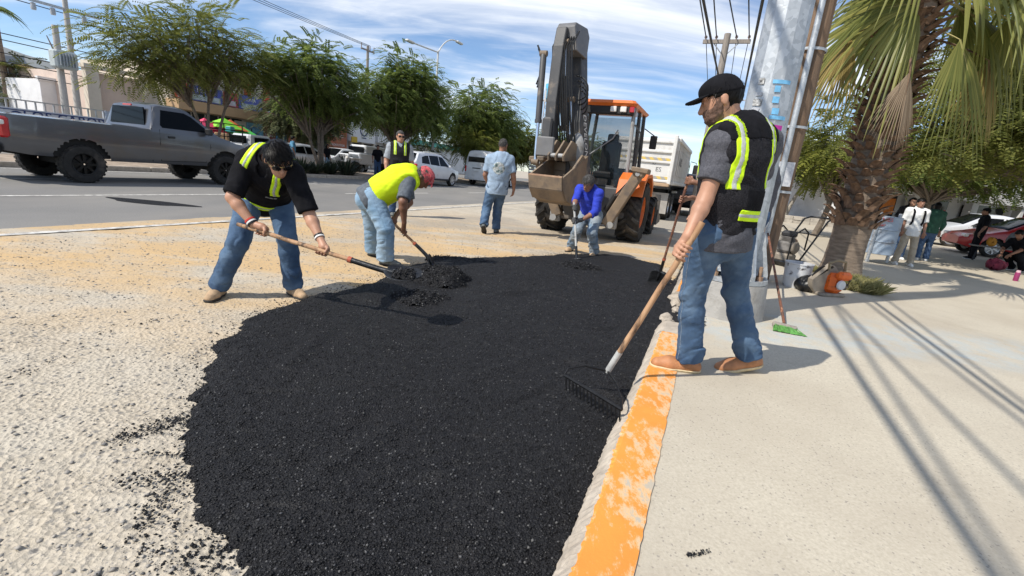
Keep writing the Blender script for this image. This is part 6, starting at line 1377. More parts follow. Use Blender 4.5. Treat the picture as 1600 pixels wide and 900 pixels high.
# man with the rake on the kerb
RK = gnd(948, 582, .17); RH = at(1069, 392, 2.40); axD = nrm(RH-RK)
JD = dict(ankA=(1.162, 2.75, .22), ankB=(1.585, 2.85, .245), kneeA=(1.09, 2.715, .64), kneeB=(1.395, 2.83, .655), hipA=(1.055, 2.60, 1.03), hipB=(1.255, 2.68, 1.04),
          shA=(1.025, 2.54, 1.50), shB=(1.315, 2.70, 1.53), elA=(.965, 2.50, 1.20), elB=(1.375, 2.84, 1.28), wrA=(.885, 2.42, 1.012), wrB=(1.17, 2.98, 1.16), neck=(1.115, 2.605, 1.595), head=(.985, 2.60, 1.71))
hD = nearest(RK, RH, np.array(JD['wrA'])-np.array([0, 0, .085])); RE = hD+axD*.13
pock = lambda l, s, d: np.maximum(np.maximum(np.abs(s*.55-.098+.10*(l-.08))-.030, np.abs(l-.062)-.128), d+.01)
pock2 = lambda l, s, d: np.maximum(np.maximum(np.abs(s*.55-.098+.10*(l-.08))-.010, np.abs(l-.062)-.128), d+.01)
tapesD = [('tape', strips(.122, .031, .5, .44), LIME, .004), ('stripe', strips(.122, .011, .5, .44), SILV, .006), ('tape', pock, LIME, .005), ('stripe', pock2, SILV, .007),
          ('back_yoke', lambda l, s, d: np.maximum(.90*.5-s*.5-np.abs(l)*.08, d+.01), BLK, .004),
          ('pocket', lambda l, s, d: np.maximum(np.maximum(np.abs(s*.55-.135+.10*(l-.08))-.10, np.abs(l-.075)-.122), d+.02), BLK, .003)]
person('person', 'tall man in black cap, black mesh vest and jeans raking from the orange kerb', JD,
       dict(gz=.13, front=(-.42, .9, 0), hf=(-.88, .28, -.36), hu=(-.25, .05, 1), skin=SK1, shirt=CHAR, sleeve=.68, skirt=.09, hemz=.10, vest=MESHV, tapes=tapesD, vhem=.0, trousers=JEAN, seam=STITCH, shoe=ORLE, sole=CRSO, laces=ORLE,
            hair=HAIRB, hairlen=.011, hairline=.03, nape=-.06, strands=160, cap=BLK, beard=STUB, footA=(-.95, .1, 0), footB=(-.75, .0, -.2), fupB=(-.25, .02, 1), handA=grip_hand(hD, axD, np.array(JD['wrA'])-hD, JD['wrA'], 1, -1),
            handB=relax_hand(JD['wrB'], (-.5, .1, -.8), (-.3, -.9, 0)), bulk=.95, head=.93, s=1.04, fs=1.08, wr=.0075, seed=23, hem=.026), vox=.0062)
# bow rake
rk = empty('bow_rake', RK, 0, 'long wooden bow rake with black iron head over the fresh asphalt', 'rake')
mb = MB(); n = 14; g_ = random.Random(4); mb.tube([axD*np.linalg.norm(RE-RK)*i/(n-1)*.93+axD*.11+np.array([g_.uniform(-1, 1), g_.uniform(-1, 1), 0])*.002 for i in range(n)], [.0158]*n, 10); mb.build('handle', WOODH, rk, True)
mb = MB(); mb.tube([axD*.0, axD*.02, axD*.15], [.011, .018, .0185], 12); mb.build('ferrule', PAINTG, rk, True)
h0, h1 = gnd(882, 586, .155)-RK, gnd(972, 640, .155)-RK; hx = nrm(h1-h0)
mb = MB(); mb.tube([h0, h1], .0085, 6, flat=1.2); mb.build('head_bar', BLACKI, rk)
for i in range(15):
    c_ = h0+(h1-h0)*(i+.5)/15; mb = MB(); mb.tube([c_, c_+np.array([.004, -.006, -.045]), c_+np.array([.012, -.012, -.085])], [.006, .005, .002], 5); mb.build('tine', BLACKI, rk)
for e in (h0, h1):
    mb = MB(); mid = (e+np.zeros(3))*.55+np.array([0, .0, .05]); mb.tube([e, e*.92+np.array([0, .01, .035]), mid, axD*.01], .006, 6); mb.build('bow', BLACKI, rk)
# man in the yellow vest
SB0, SB1 = at(606, 340, 5.42), at(667, 399, 5.38)
axB = nrm(SB1-SB0)
JB = dict(ankA=(-1.532, 5.35, .09), ankB=(-1.815, 5.78, .09), kneeA=(-1.52, 5.27, .46), kneeB=(-1.80, 5.66, .44), hipA=(-1.70, 5.36, .77), hipB=(-1.80, 5.53, .79),
          shA=(-1.30, 5.39, 1.005), shB=(-1.43, 5.70, 1.03), elA=(-1.32, 5.22, .78), elB=(-1.36, 5.68, .74), wrA=(-1.31, 5.28, .54), wrB=(-1.46, 5.50, .60), neck=(-1.325, 5.545, 1.075), head=(-1.165, 5.50, 1.06))
bA = nearest(SB0, SB1, np.array(JB['wrA'])-np.array([0, 0, .06])); bB = nearest(SB0, SB1, np.array(JB['wrB'])-np.array([0, 0, .06]))
person('person', 'man in fluorescent yellow vest and red bandana stooping with a short shovel', JB,
       dict(front=(.6, .15, -.75), hf=(.55, -.05, -.83), hu=(.8, 0, .5), skin=SK3, shirt=GREYSH, sleeve=.9, hemz=.10, skirt=.07, vest=YELV, vi=.05, vw=.2, vhem=-.07, trousers=JEAN2, ti=.03, hem=.035, shoe=SHGR, sole=DKSO, hair=HAIRG, cap=None,
            foot=(.9, -.1, 0), handA=grip_hand(bA, axB, np.array(JB['wrA'])-bA, JB['wrA'], -1, 1), handB=grip_hand(bB, axB, np.array(JB['wrB'])-bB, JB['wrB'], 1, 1), bulk=1.14, wr=.008, seed=31), vox=.009)
hb, hfB, huB = np.array(JB['head']), nrm((.55, -.05, -.83)), nrm((.8, 0, .5))
huB = nrm(huB-(huB@hfB)*hfB); hrB = np.cross(hfB, huB); HB = np.array([hrB, hfB, huB])
def bandana(P):
    q = P-hb; u_ = q@huB; f_ = q@hfB
    d = smax(f_ell(P, hb+huB*.022-hfB*.012, (.090, .112, .112), HB), .012-u_-.25*f_, .01)
    tip = at(674, 292, 5.46); fl = f_ecap(P, hb+huB*.10+hfB*.05, tip, hrB, hrB, .085, .014, .02, .008)
    return smin(d, fl, .03)+.006*snoise(P, 5, 9, 6)
b_ = sdf_obj('bandana', bandana, hb-.35, hb+.35, .008, RED_B, None, hb); b_.location = hb; tag(b_, 'red patterned bandana draped over the head of the stooping man', 'bandana')
shovel('short shovel in the hands of the man in yellow vest, tip in the loose heap', SB0, SB1, nrm(axB+np.array([.15, 0, -.75])), np.array([.3, 0, 1.0]), .25, .2, True, WOODH, .016, True, STEELD, .17)
# man walking away
JC = dict(ankA=(-.663, 8.85, .175), ankB=(-.442, 9.2, .09), kneeA=(-.655, 9.10, .49), kneeB=(-.455, 9.27, .49), hipA=(-.575, 9.05, .90), hipB=(-.395, 9.10, .90), shA=(-.66, 9.06, 1.41), shB=(-.295, 9.06, 1.425),
          elA=(-.735, 9.06, 1.11), elB=(-.195, 9.05, 1.13), wrA=(-.67, 9.25, .92), wrB=(-.165, 9.12, .885), neck=(-.465, 9.04, 1.49), head=(-.445, 9.075, 1.68))
emb = mat('round_shirt_print', (.60, .62, .62), .9, col2=(.07, .12, .12), vs=22, dirt=(.10, .42, .75), ds=7, dlo=.58, dhi=.62)
person('person', 'man in washed blue T-shirt with round back print walking away across the gravel', JC,
       dict(front=(.1, 1, 0), hf=(.35, .93, -.08), skin=SK2, shirt=BLUET, sleeve=.78, skirt=.12, hemz=.13, si=.03, trousers=JEAN, ti=.02, shoe=SHGR, sole=DKSO, hair=HAIRG, hairlen=.004, hairline=.05, bulk=1.13, foot=(.1, 1, 0), footA=(.1, .75, -.65), fupA=(0, .65, .75),
            handA=relax_hand(JC['wrA'], (.1, .5, -.8), (.8, 0, 0)), handB=relax_hand(JC['wrB'], (-.1, .1, -1), (-.8, .4, 0)), wr=.009, seed=41,
            prints=[('print', (-.48, 8.9, 1.255), .115, emb), ('print', (-.445, 8.9, 1.265), .04, mat('bright_blue_print', (.12, .5, .85), .9, col2=(.55, .6, .6), vs=30))]), vox=.010)
# man in royal blue by the backhoe
SE0, SE1 = at(897, 316, 7.17), gnd(901, 404, .05)
axE = nrm(SE1-SE0)
JE = dict(ankA=(.937, 7.9, .09), ankB=(1.285, 7.5, .09), kneeA=(.972, 7.62, .40), kneeB=(1.175, 7.38, .41), hipA=(1.10, 7.84, .66), hipB=(1.26, 7.70, .66), shA=(.93, 7.63, 1.06), shB=(1.20, 7.43, 1.02), elA=(.855, 7.43, .90), elB=(1.17, 7.33, .735),
          wrA=(.825, 7.22, .815), wrB=(.965, 7.22, .61), neck=(1.08, 7.58, 1.09), head=(1.02, 7.44, 1.165))
eA = nearest(SE0, SE1, np.array(JE['wrA'])-np.array([0, 0, .05])); eB = nearest(SE0, SE1, np.array(JE['wrB'])-np.array([0, 0, .03]))
gE = {k: grip_hand(h_, axE, np.array(JE['wr'+k])-h_, JE['wr'+k], sg, -1) for k, h_, sg in (('A', eA, 1), ('B', eB, -1))}
pe = person('person', 'man in royal blue long sleeved shirt and grey gloves scraping in front of the backhoe', JE,
       dict(front=(-.35, -.75, -.45), hf=(-.52, -.72, -.40), hu=(-.1, -.2, .95), skin=SK2, shirt=ROYAL, sleeve=1.35, hemz=.03, trousers=JEAN3, ti=.018, shoe=TANB, sole=DKSO, hair=HAIRG, hairlen=.022, hairline=.04, foot=(-.4, -.8, 0), handA=gE['A'], handB=gE['B'], wr=.009, seed=51, bulk=1.05), vox=.010)
for k in 'AB':
    pr = gE[k]; c_ = np.mean([p[0] for p in pr], 0)
    def glove(P):
        d = f_rc(P, *pr[0][:2], pr[0][2]+.007, pr[0][3]+.007)
        for a, b, ra, rb in pr[1:]: d = smin(d, f_rc(P, a, b, ra+.006, rb+.006), .008)
        return d
    o_ = sdf_obj('glove', glove, c_-.2, c_+.2, .009, GLOV, None, c_); o_.location = c_
    tag(o_, 'grey work glove on the %s hand of the man in royal blue' % ('upper' if k == 'A' else 'lower'), 'glove')
shovel('upright shovel held by the man in royal blue before the backhoe', SE0, SE1, axE, np.array([-.3, -1, 0.1]), .2, .2, False, PAINTG, .0165, False, STEELD, .16)
# man standing back in a vest with sunglasses
JF, FF = std_joints((-2.72, 10.3, 0), 160, 1.80, dict(arm=.05))
tapesF = [('tape', strips(.105, .026, .62, .3), LIME, .005), ('stripe', strips(.105, .009, .62, .3), SILV, .008),
          ('pocket', lambda l, s, d: np.maximum(np.maximum(np.abs(np.abs(l)-.09)-.06, np.abs(s-.36)*.5-.045), -d), BLK, .006)]
person('person', 'grey haired man in black vest and dark glasses standing behind the stooping man', JF,
       dict(front=FF, hf=(.5, -.85, -.05), skin=SK1, shirt=GREYL, sleeve=.85, vest=MESHV, tapes=tapesF, trousers=JEAN4, shoe=SHGR, sole=DKSO, hair=HAIRG, hairlen=.012, hairline=.06, glasses=BLACKI, lens=GLAS,
            handA=relax_hand(JF['wrA'], (0, 0, -1), -FF), handB=relax_hand(JF['wrB'], (0, 0, -1), -FF), bulk=1.12, s=1.03, seed=61, foot=FF), vox=.011)
# man half hidden behind the raking man
SG0, SG1 = at(1077, 276, 5.45), at(1032, 424, 5.75); axG = nrm(SG1-SG0)
JG, FG = std_joints((2.83, 5.62, .13), -72, 1.70, dict(arm=.03))
JG['wrA'] = at(1083, 284, 5.42); JG['elA'] = np.array([2.52, 5.40, 1.22]); JG['wrB'] = at(1075, 300, 5.60)+np.array([.08, .05, -.06]); JG['elB'] = np.array([2.60, 5.85, 1.10])
gA = nearest(SG0, SG1, JG['wrA']+np.array([-.06, 0, 0])); gB = nearest(SG0, SG1, JG['wrB']+np.array([-.06, 0, 0]))
person('person', 'worker in dark clothes mostly hidden behind the raking man, gripping an upright shovel', JG,
       dict(gz=.13, front=FG, hf=FG, skin=SK2, shirt=CHAR, sleeve=.95, trousers=JEAN4, shoe=SHGR, sole=DKSO, hair=HAIRB, foot=FG, handA=grip_hand(gA, axG, JG['wrA']-gA, JG['wrA'], 1, -1), handB=grip_hand(gB, axG, JG['wrB']-gB, JG['wrB'], -1, -1), seed=71), vox=.010)
shovel('square bladed shovel with rusty handle resting on the patch behind the rake', SG0, SG1, nrm(axG+np.array([-.15, -.1, -.1])), np.array([-.5, -1, .5]), .25, .21, False, RUSTH, .015, True, STEELD, .14)
# ---------------------------------------------------------------- buildings on the far side
def wallbox(mb, u0, u1, v0, v1, z0, z1): mb.box(uv((u0+u1)/2, (v0+v1)/2, (z0+z1)/2), (u1-u0, abs(v1-v0), z1-z0), ax=[RU, RVV, (0, 0, 1)])
def bld(name, label, cat='building'): return empty(name, (0, 0, 0), 0, label, cat)
def part(nm, m_, par, *rects, bevel=0):
    mb = MB()
    for r in rects: wallbox(mb, *r)
    return mb.build(nm, m_, par, False, bevel)
def stucco(nm, c, **k): return mat(nm, c, .9, var=.06, vs=1.2, bump=.2, bs=20, dirt=tuple(np.array(c)*.72), ds=.9, dlo=.55, dhi=.8, **k)
FV = -31.0
WH = stucco('white_stucco', (.66, .66, .66)); PK = stucco('pink_beige_stucco', (.56, .45, .38)); TAN_ = stucco('tan_awning', (.45, .30, .17)); RB = stucco('brick_red_stucco', (.42, .15, .085)); GRW = stucco('grey_blue_wall', (.36, .40, .46)); CRM = stucco('cream_stucco', (.58, .52, .43))
GLS = mat('shop_glass', (.03, .035, .04), .08, var=.2, vs=.8, spec=.6)
ALU = mat('aluminium_frame', (.5, .5, .5), .4, .6)
wl = bld('boundary_wall', 'white boundary wall with blue lettering and a pale railing on top', 'wall')
part('wall', mat('white_painted_wall', (.60, .62, .66), .8, var=.06, vs=1.5, dirt=(.42, .43, .45), ds=1.2, dlo=.55, dhi=.8), wl, (4.5, 15.6, FV-.2, FV, -.1, 1.70))
BLU = mat('dark_blue_lettering', (.03, .05, .16), .6)
part('stripe', BLU, wl, (4.5, 15.4, FV, FV+.02, 1.60, 1.64)); part('stripe', BLU, wl, (15.36, 15.4, FV, FV+.02, .5, 1.60))
text_obj('wall_lettering', 'LOS CABOS', .62, uv(13.75, FV+.02, 1.40), RU, (0, 0, 1), BLU, wl, .01)
mb = MB(); mb.lathe([(.20, 0), (.27, 0), (.27, .02), (.20, .02), (.20, 0)], uv(11.9, FV+.01, 1.30), RVV, 18); mb.build('round_emblem', BLU, wl)
rl = part('rail', ALU, wl, (4.5, 15.6, FV-.13, FV-.07, 2.06, 2.12))
for i in range(32): part('baluster', ALU, rl, (4.6+i*.35, 4.66+i*.35, FV-.13, FV-.07, 1.70, 2.06))
part('gate_post', GRW, wl, (15.5, 16.1, FV-.3, FV+.1, -.1, 2.1))
hb_ = bld('house', 'white plain house behind the boundary wall left of the utility poles'); part('wall', WH, hb_, (15.0, 17.8, -44, -36, 0, 3.5), bevel=.02); part('parapet', WH, hb_, (14.9, 17.9, -36.15, -35.9, 3.45, 3.65)); part('roof_tank', GRW, hb_, (16.6, 17.2, -40, -39.4, 3.5, 4.1))
h2_ = bld('house', 'low grey house at the far left edge behind the railing'); part('wall', GRW, h2_, (4, 15.2, -46, -40, 0, 2.3)); part('roof_edge', WH, h2_, (3.9, 15.3, -40.1, -39.9, 2.2, 2.4))
h3_ = bld('house', 'pale pink beige house wall with pillar beside the white house'); part('wall', PK, h3_, (15.7, 18.9, -40, -33, 0, 4.15)); part('pillar', CRM, h3_, (15.6, 16.2, -33, -32.6, 0, 4.4), (18.4, 18.95, -33, -32.6, 0, 4.3)); part('cornice', CRM, h3_, (15.5, 19, -33.05, -32.5, 4.3, 4.5)); part('door', GRW, h3_, (16.9, 17.9, -33.02, -32.95, 0, 2.1))
# shop row with brown awning
sr = bld('shop_row', 'cream shop row with brown fascia, posters and banners behind the median trees', 'shop')
part('wall', CRM, sr, (18.9, 26.9, -40, FV-.15, 0, 5.4)); part('fascia', TAN_, sr, (18.7, 27.0, FV-.1, FV+1.1, 2.75, 3.32), bevel=.02); part('parapet', WH, sr, (18.8, 27.0, FV-.4, FV-.1, 5.4, 5.7)); part('base_wall', PK, sr, (18.9, 26.9, FV-.15, FV, 0, .5))
fl = part('shopfront', GLS, sr, (19.2, 23.6, FV-.12, FV-.06, .5, 2.7))
for i in range(6): part('mullion', ALU, fl, (19.2+i*.88, 19.28+i*.88, FV-.06, FV+.0, .5, 2.7))
def poster(u0, u1, z0, z1, col, lines, tc_, v=FV+.02, par=None):
    o = part('poster', mat('poster_%.2f_%.2f_%.2f' % col, col, .6, var=.12, vs=3), par, (u0, u1, v-.03, v, z0, z1)); h = (z1-z0)
    for i, (s, k) in enumerate(lines): text_obj('poster_lettering', s, k*h, uv((u0+u1)/2, v+.006, z1-h*(.2+.26*i)), RU, (0, 0, 1), tc_, o, .003)
    return o
WLT = mat('white_lettering', (.75, .75, .73), .5); BLT = mat('blue_print', (.05, .12, .4), .6)
poster(23.9, 25.2, 1.0, 2.6, (.20, .48, .68), [('SUAJOO', .2), ('RAMSE', .16)], BLT, par=sr); poster(25.3, 26.2, 1.0, 2.65, (.26, .045, .05), [('Tres', .12), ('Pasteles', .16), ('@', .25)], WLT, par=sr)
poster(23.0, 23.85, 1.2, 2.6, (.60, .62, .58), [('Arena', .16)], BLT, par=sr)
for u in (26.3, 26.9): part('blue_door', mat('bright_blue_door', (.06, .32, .62), .5, var=.1), sr, (u, u+.42, FV, FV+.06, .3, 2.6))
for i, (u0, u1, c) in enumerate(((19.2, 20.0, (.55, .08, .05)), (20.1, 22.2, (.08, .10, .35)), (22.3, 23.3, (.42, .05, .08)), (23.4, 25.2, (.10, .13, .38)), (25.3, 26.2, (.42, .04, .07)))):
    o = poster(u0, u1, 3.45, 4.35, c, [], WLT, FV+.02, sr); part('banner_print', mat('banner_print_%d' % (i % 2), (.25, .33, .28) if i % 2 else (.5, .42, .42), .6, col2=(.55, .6, .62), vs=4), o, (u0+.15, u1-.15, FV+.02, FV+.028, 3.5, 3.82))
    if c[2] > .3: text_obj('banner_lettering', 'PISCINAS' if i == 1 else 'CASA', .3, uv((u0+u1)/2, FV+.03, 4.08), RU, (0, 0, 1), WLT, o, .003)
part('red_column', stucco('orange_red_paint', (.58, .10, .05)), sr, (23.9, 24.3, FV-.1, FV+.05, 4.4, 5.3)); part('red_column', MATS['orange_red_paint'], sr, (25.4, 25.8, FV-.1, FV+.05, 4.3, 5.3)); part('red_board', MATS['orange_red_paint'], sr, (19.0, 21.4, FV-.1, FV+.06, 4.6, 5.2))
# brick-red office
of = bld('office_building', 'brick red office with dark windows and white lettering past the shop row')
part('wall', RB, of, (27.2, 33.6, -40, FV-.1, 0, 3.7)); part('upper_wall', WH, of, (27.6, 33.6, -40, FV-.3, 3.7, 6.4)); part('pier', RB, of, (27.2, 29.2, FV-.1, FV+.1, 0, 3.3)); part('pier', RB, of, (31.4, 33.6, FV-.1, FV+.12, 0, 3.7)); part('lintel', RB, of, (29.2, 31.4, FV-.1, FV+.08, 2.75, 3.7))
wi = part('window', GLS, of, (29.25, 31.35, FV-.12, FV-.02, .7, 2.7)); 
for u in (29.25, 29.95, 30.65, 31.3): part('mullion', TRIM, wi, (u, u+.07, FV-.02, FV+.03, .7, 2.7))
part('window', GLS, of, (28.2, 31.8, FV-.35, FV-.27, 4.0, 5.4)); part('upper_window_frame', TRIM, of, (29.9, 30.0, FV-.27, FV-.22, 4.0, 5.4))
for i, (s, k) in enumerate((('Consultorios', .30), ('PASTEURS', .30), ('RADIOLOGIA', .28))): text_obj('wall_lettering', s, k, uv(32.5, FV+.13, 3.3-i*.75), RU, (0, 0, 1), WLT, of, .004)
text_obj('wall_lettering', 'Oftalmologia', .28, uv(30.3, FV+.10, 3.15), RU, (0, 0, 1), WLT, of, .004)
part('meter_box', GRW, of, (27.9, 28.5, FV+.1, FV+.25, 1.0, 1.6))
# white shopfront with round logo
ws_ = bld('shop', 'white shopfront with dark round logo behind the largest median tree', 'shop')
part('wall', WH, ws_, (33.8, 43.5, -42, FV-.2, 0, 4.3)); part('sign_board', mat('white_sign', (.72, .72, .72), .5, var=.03), ws_, (33.9, 37.2, FV-.2, FV+.3, 2.3, 4.2), (37.6, 43, FV-.2, FV+.3, 2.5, 3.9)); part('shopfront', GLS, ws_, (34.2, 42.8, FV-.22, FV-.15, .3, 2.2))
for u in (34.1, 35.6, 37.2, 39, 41): part('column', CRM, ws_, (u, u+.25, FV-.15, FV+.1, 0, 2.4))
mb = MB(); mb.lathe([(.40, 0), (.52, 0), (.52, .02), (.40, .02), (.40, 0)], uv(35.6, FV+.305, 3.35), RVV, 22, PI*1.5); mb.build('round_logo', BLU, ws_); part('logo_bar', BLU, ws_, (35.3, 35.9, FV+.30, FV+.325, 2.65, 2.74))
part('yellow_sign', mat('yellow_sign', (.62, .42, .05), .6), ws_, (33.9, 34.6, FV+.35, FV+.42, 2.2, 2.7))
tr_ = bld('house', 'white building with teal roof edge between the median trees'); part('wall', WH, tr_, (46, 60, -42, -33, 0, 3.0)); part('roof', mat('teal_roof', (.05, .36, .30), .5, var=.08), tr_, (45.6, 60.4, -42.4, -32.4, 2.9, 3.5)); part('window', GLS, tr_, (48, 50, -33.02, -32.95, 1, 2.2))
# colourful awnings of a street stall
stl = bld('market_stall', 'street stall with orange, pink and lime fabric canopies behind the pickup cab', 'stall'); P = onv(322, 205, -24.5); u0 = P@RU; v0 = -24.5
for i, c in enumerate(((.75, .22, .05), (.70, .06, .14), (.62, .05, .08), (.25, .68, .04), (.65, .16, .04), (.10, .62, .10))):
    m_ = mat('canopy_%d' % i, c, .7, var=.08); u = u0+(-.9, -.1, .35, .95, 1.3, 1.9)[i]; z = (2.1, 2.1, 1.95, 2.25, 2.2, 2.0)[i]; w_ = .55 if i < 3 else .8
    mb = MB(); mb.add([uv(u-w_, v0-.5, z-.35), uv(u+w_, v0-.5, z-.35), uv(u+w_, v0+.5, z-.4), uv(u-w_, v0+.5, z-.4), uv(u+.05, v0, z+.12)], [[0, 1, 4], [1, 2, 4], [2, 3, 4], [3, 0, 4]]); mb.build('canopy', m_, stl)
for u in (-1.2, .2, 1.6, 2.6):
    mb = MB(); mb.tube([uv(u0+u, v0, 0), uv(u0+u, v0, 2.0)], .03, 6); mb.build('pole', BLACKI, stl)
mb = MB(); wallbox(mb, u0-1.2, u0+2.6, v0-.4, v0+.4, .7, .85); mb.build('counter', WHT, stl)
# distant hills
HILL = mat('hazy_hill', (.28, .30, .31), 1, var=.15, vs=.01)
def hills(pts, dist, m_):
    V = []
    for az, h in pts: V += [(math.sin(R(az))*dist, math.cos(R(az))*dist, -2), (math.sin(R(az))*dist, math.cos(R(az))*dist, h), (math.sin(R(az))*dist*1.3, math.cos(R(az))*dist*1.3, -2)]
    F = []
    for i in range(len(pts)-1): F += [[3*i, 3*i+3, 3*i+4, 3*i+1], [3*i+1, 3*i+4, 3*i+5, 3*i+2]]
    return struct(raw('hills', V, F, m_, None, True))
hills([(-75, 60), (-60, 75), (-52, 82), (-49, 92), (-46, 80), (-43, 72), (-38, 50), (-30, 30), (-20, 12)], 900, HILL)
# ---------------------------------------------------------------- buildings on the right
sf = empty('storefront', (25.5, 30, 0), R(8), 'white storefront with glass doors and red signs behind the parked cars', 'shop')
def lp_(nm, m_, c, sz, par=None): mb = MB(); mb.box(c, sz); return mb.build(nm, m_, par or sf, False)
lp_('wall', WH, (2, 3, 2.1), (16, 5.6, 4.2)); lp_('fascia', WH, (2, -.2, 2.75), (16, 1.0, 1.0))
for x, w_ in ((-3.4, 2.4), (.2, 2.6), (4.6, 2.2), (8, 2.2)):
    o = lp_('shop_window', GLS, (x, .17, 1.15), (w_, .08, 2.1)); lp_('window_frame', ALU, (x, .11, 2.15), (w_, .08, .10), o); lp_('window_frame', ALU, (x, .11, 1.15), (.07, .08, 2.1), o)
for x in (-5, -1.6, 2.6, 6.2): lp_('column', WH, (x, -.35, 1.2), (.45, .5, 2.4))
lp_('red_sign', mat('red_sign', (.58, .03, .03), .5), (-3.0, .08, 1.35), (1.0, .05, .6)); lp_('red_sign', mat('red_sign', (.58, .03, .03), .5), (.9, .08, 1.2), (.9, .05, .7)); lp_('orange_sign', mat('orange_sign', (.72, .22, .03), .5), (-3.0, .05, 1.45), (1.3, .03, .95)); lp_('glass_door', GLS, (3.2, .1, 1.0), (1.4, .05, 2.0))
kb_ = empty('kiosk', (29.0, 27.0, 0), R(10), 'red kiosk booth with grey posts at the far right', 'kiosk'); lp_('booth', mat('red_kiosk', (.26, .015, .02), .5, var=.1), (0, 0, 1.25), (.7, .7, 2.3), kb_)
for i in range(4): lp_('panel', mat('red_panel', (.34, .02, .03), .5), (0, -.42, .5+i*.55), (.6, .04, .4), kb_)
lp_('grey_panel', ALU, (1.0, 0, 1.35), (.5, .5, 2.6), kb_); lp_('poster', mat('yellow_poster', (.65, .5, .15), .6), (1.9, -.1, 1.2), (.9, .1, 1.3), kb_); lp_('dark_post', TRIM, (1.5, .1, 1.3), (.25, .3, 2.6), kb_)
ob = empty('house', (20.6, 36, 0), R(-15), 'orange building showing between tree and palm trunk', 'building'); ORW = stucco('orange_stucco', (.62, .27, .08)); lp_('wall', ORW, (0, 1, 2.0), (4.4, 3, 4.0), ob); lp_('window', GLS, (.9, -.52, 2.6), (.9, .06, .6), ob); lp_('cornice', WH, (0, -.45, 4.05), (4.6, .3, .2), ob)
lw = empty('low_wall', (17, 25.5, 0), R(-12), 'low pale rubble wall beyond the plate compactor', 'wall')
for i in range(34):
    g_ = random.Random(i); lp_('stone', mat('pale_stone', (.44, .40, .34), .95, var=.2, vs=3, bump=.6, bs=20), (-3.6+(i % 17)*.43, g_.uniform(-.05, .05), .09+.2*(i//17)), (.40, .34+g_.uniform(-.05, .05), .19), lw)
# ---------------------------------------------------------------- poles, wires, lamps
GALV = NB('galvanised_steel'); n1 = GALV.vor(26, 'Color'); n2 = GALV.noise(3, 5, .6); n3 = GALV.noise(60, 4)
gc = GALV.mix(GALV.ramp(n1, .2, .8), (.36, .385, .405), (.50, .525, .545)); gc = GALV.mix(GALV.math('MULTIPLY', GALV.ramp(n2, .5, .75), .6), gc, (.55, .56, .56)); GALVM = GALV.done(gc, GALV.math('ADD', GALV.math('MULTIPLY', n2, .25), .38), GALV.bump(n3, .1, .003), .5, .55)
sp0 = np.array([2.06, 4.36, .13]); spo = empty('steel_pole', sp0, 0, 'massive galvanised steel pole on a concrete pedestal behind the raking man', 'pole')
mb = MB(); n = 12
prof = [(.27, .42), (.205, .44), (.198, 1.0), (.170, 3.2), (.13, 9.0)]; mb.lathe(prof, n=n); mb.build('shaft', GALVM, spo)
mb = MB(); mb.lathe([(.37, -.02), (.355, .10), (.34, .30), (.33, .33), (.0, .335)], n=28); V = np.array(mb.v); V[:, :2] *= (1+.02*snoise(V, 5, 5))[:, None]; mb.v = [tuple(q__) for q__ in V]; mb.build('pedestal', mat('grey_concrete', (.36, .345, .32), .92, var=.15, vs=5, bump=.6, bs=50, dirt=(.25, .235, .21), ds=4, dlo=.5, dhi=.7), spo, True)
mb = MB(); mb.lathe([(.0, .335), (.328, .335), (.328, .375), (.0, .375)], n=24); mb.build('base_plate', GALVM, spo)
for i in range(8):
    a = i*PI/4+.25; d = np.array([math.cos(a), math.sin(a), 0]); s = np.array([-d[1], d[0], 0]); mb = MB(); mb.prism([(.17, .375), (.315, .375), (.315, .42), (.215, .80), (.17, .80)], -s*.012, d, (0, 0, 1), s*.024); mb.build('gusset', GALVM, spo)
    a += PI/8; d = np.array([math.cos(a), math.sin(a), 0]); mb = MB(); mb.lathe([(.0, .37), (.034, .37), (.034, .41), (.017, .41), (.017, .50), (.0, .505)], d*.275, n=8); mb.build('anchor_bolt', RUSTO, spo)
def sticker(nm, px, py, w_, h, m_, lift=.004, r_of=lambda z: np.interp(z, [.44, 1, 3.2, 9], [.205, .198, .170, .13])):
    """paper wrapped on the pole shaft around the view line through a pixel"""
    d = ray(px, py); t = 1.0; 
    for it in range(40):
        P = EYE+d*t-sp0; rr = math.hypot(P[0], P[1]); 
        if rr < r_of(P[2])*math.cos(PI/12)+.003: break
        t += (rr-r_of(P[2])*math.cos(PI/12))*.5
    t += .0
    for it in range(30):
        P = EYE+d*t-sp0; e = math.hypot(P[0], P[1])-(r_of(P[2])*.975+lift)
        if abs(e) < 5e-4: break
        t += e*.6
    a = math.atan2(P[1], P[0]); V = []; n = 5
    for i in range(n):
        th = a+(i/(n-1)-.5)*w_/r_of(P[2])
        for k in (0, 1): z = P[2]+(k-.5)*h; r = r_of(z)+lift; V.append((math.cos(th)*r, math.sin(th)*r, z))
    o = raw(nm, V, [[2*i, 2*i+2, 2*i+3, 2*i+1] for i in range(n-1)], m_, spo); sm_ = o.modifiers.new('s', 'SOLIDIFY'); sm_.thickness = .003; sm_.offset = 0; return o
TAPE = mat('blue_tape', (.16, .42, .66), .6, var=.15, vs=20); MAG = mat('magenta_flyer', (.45, .02, .28), .5, var=.08); PAP = mat('weathered_paper', (.52, .53, .55), .8, col2=(.36, .38, .42), vs=30)
STK = mat('black_white_sticker', (.05, .05, .05), .6, col2=(.62, .62, .6), vs=45)
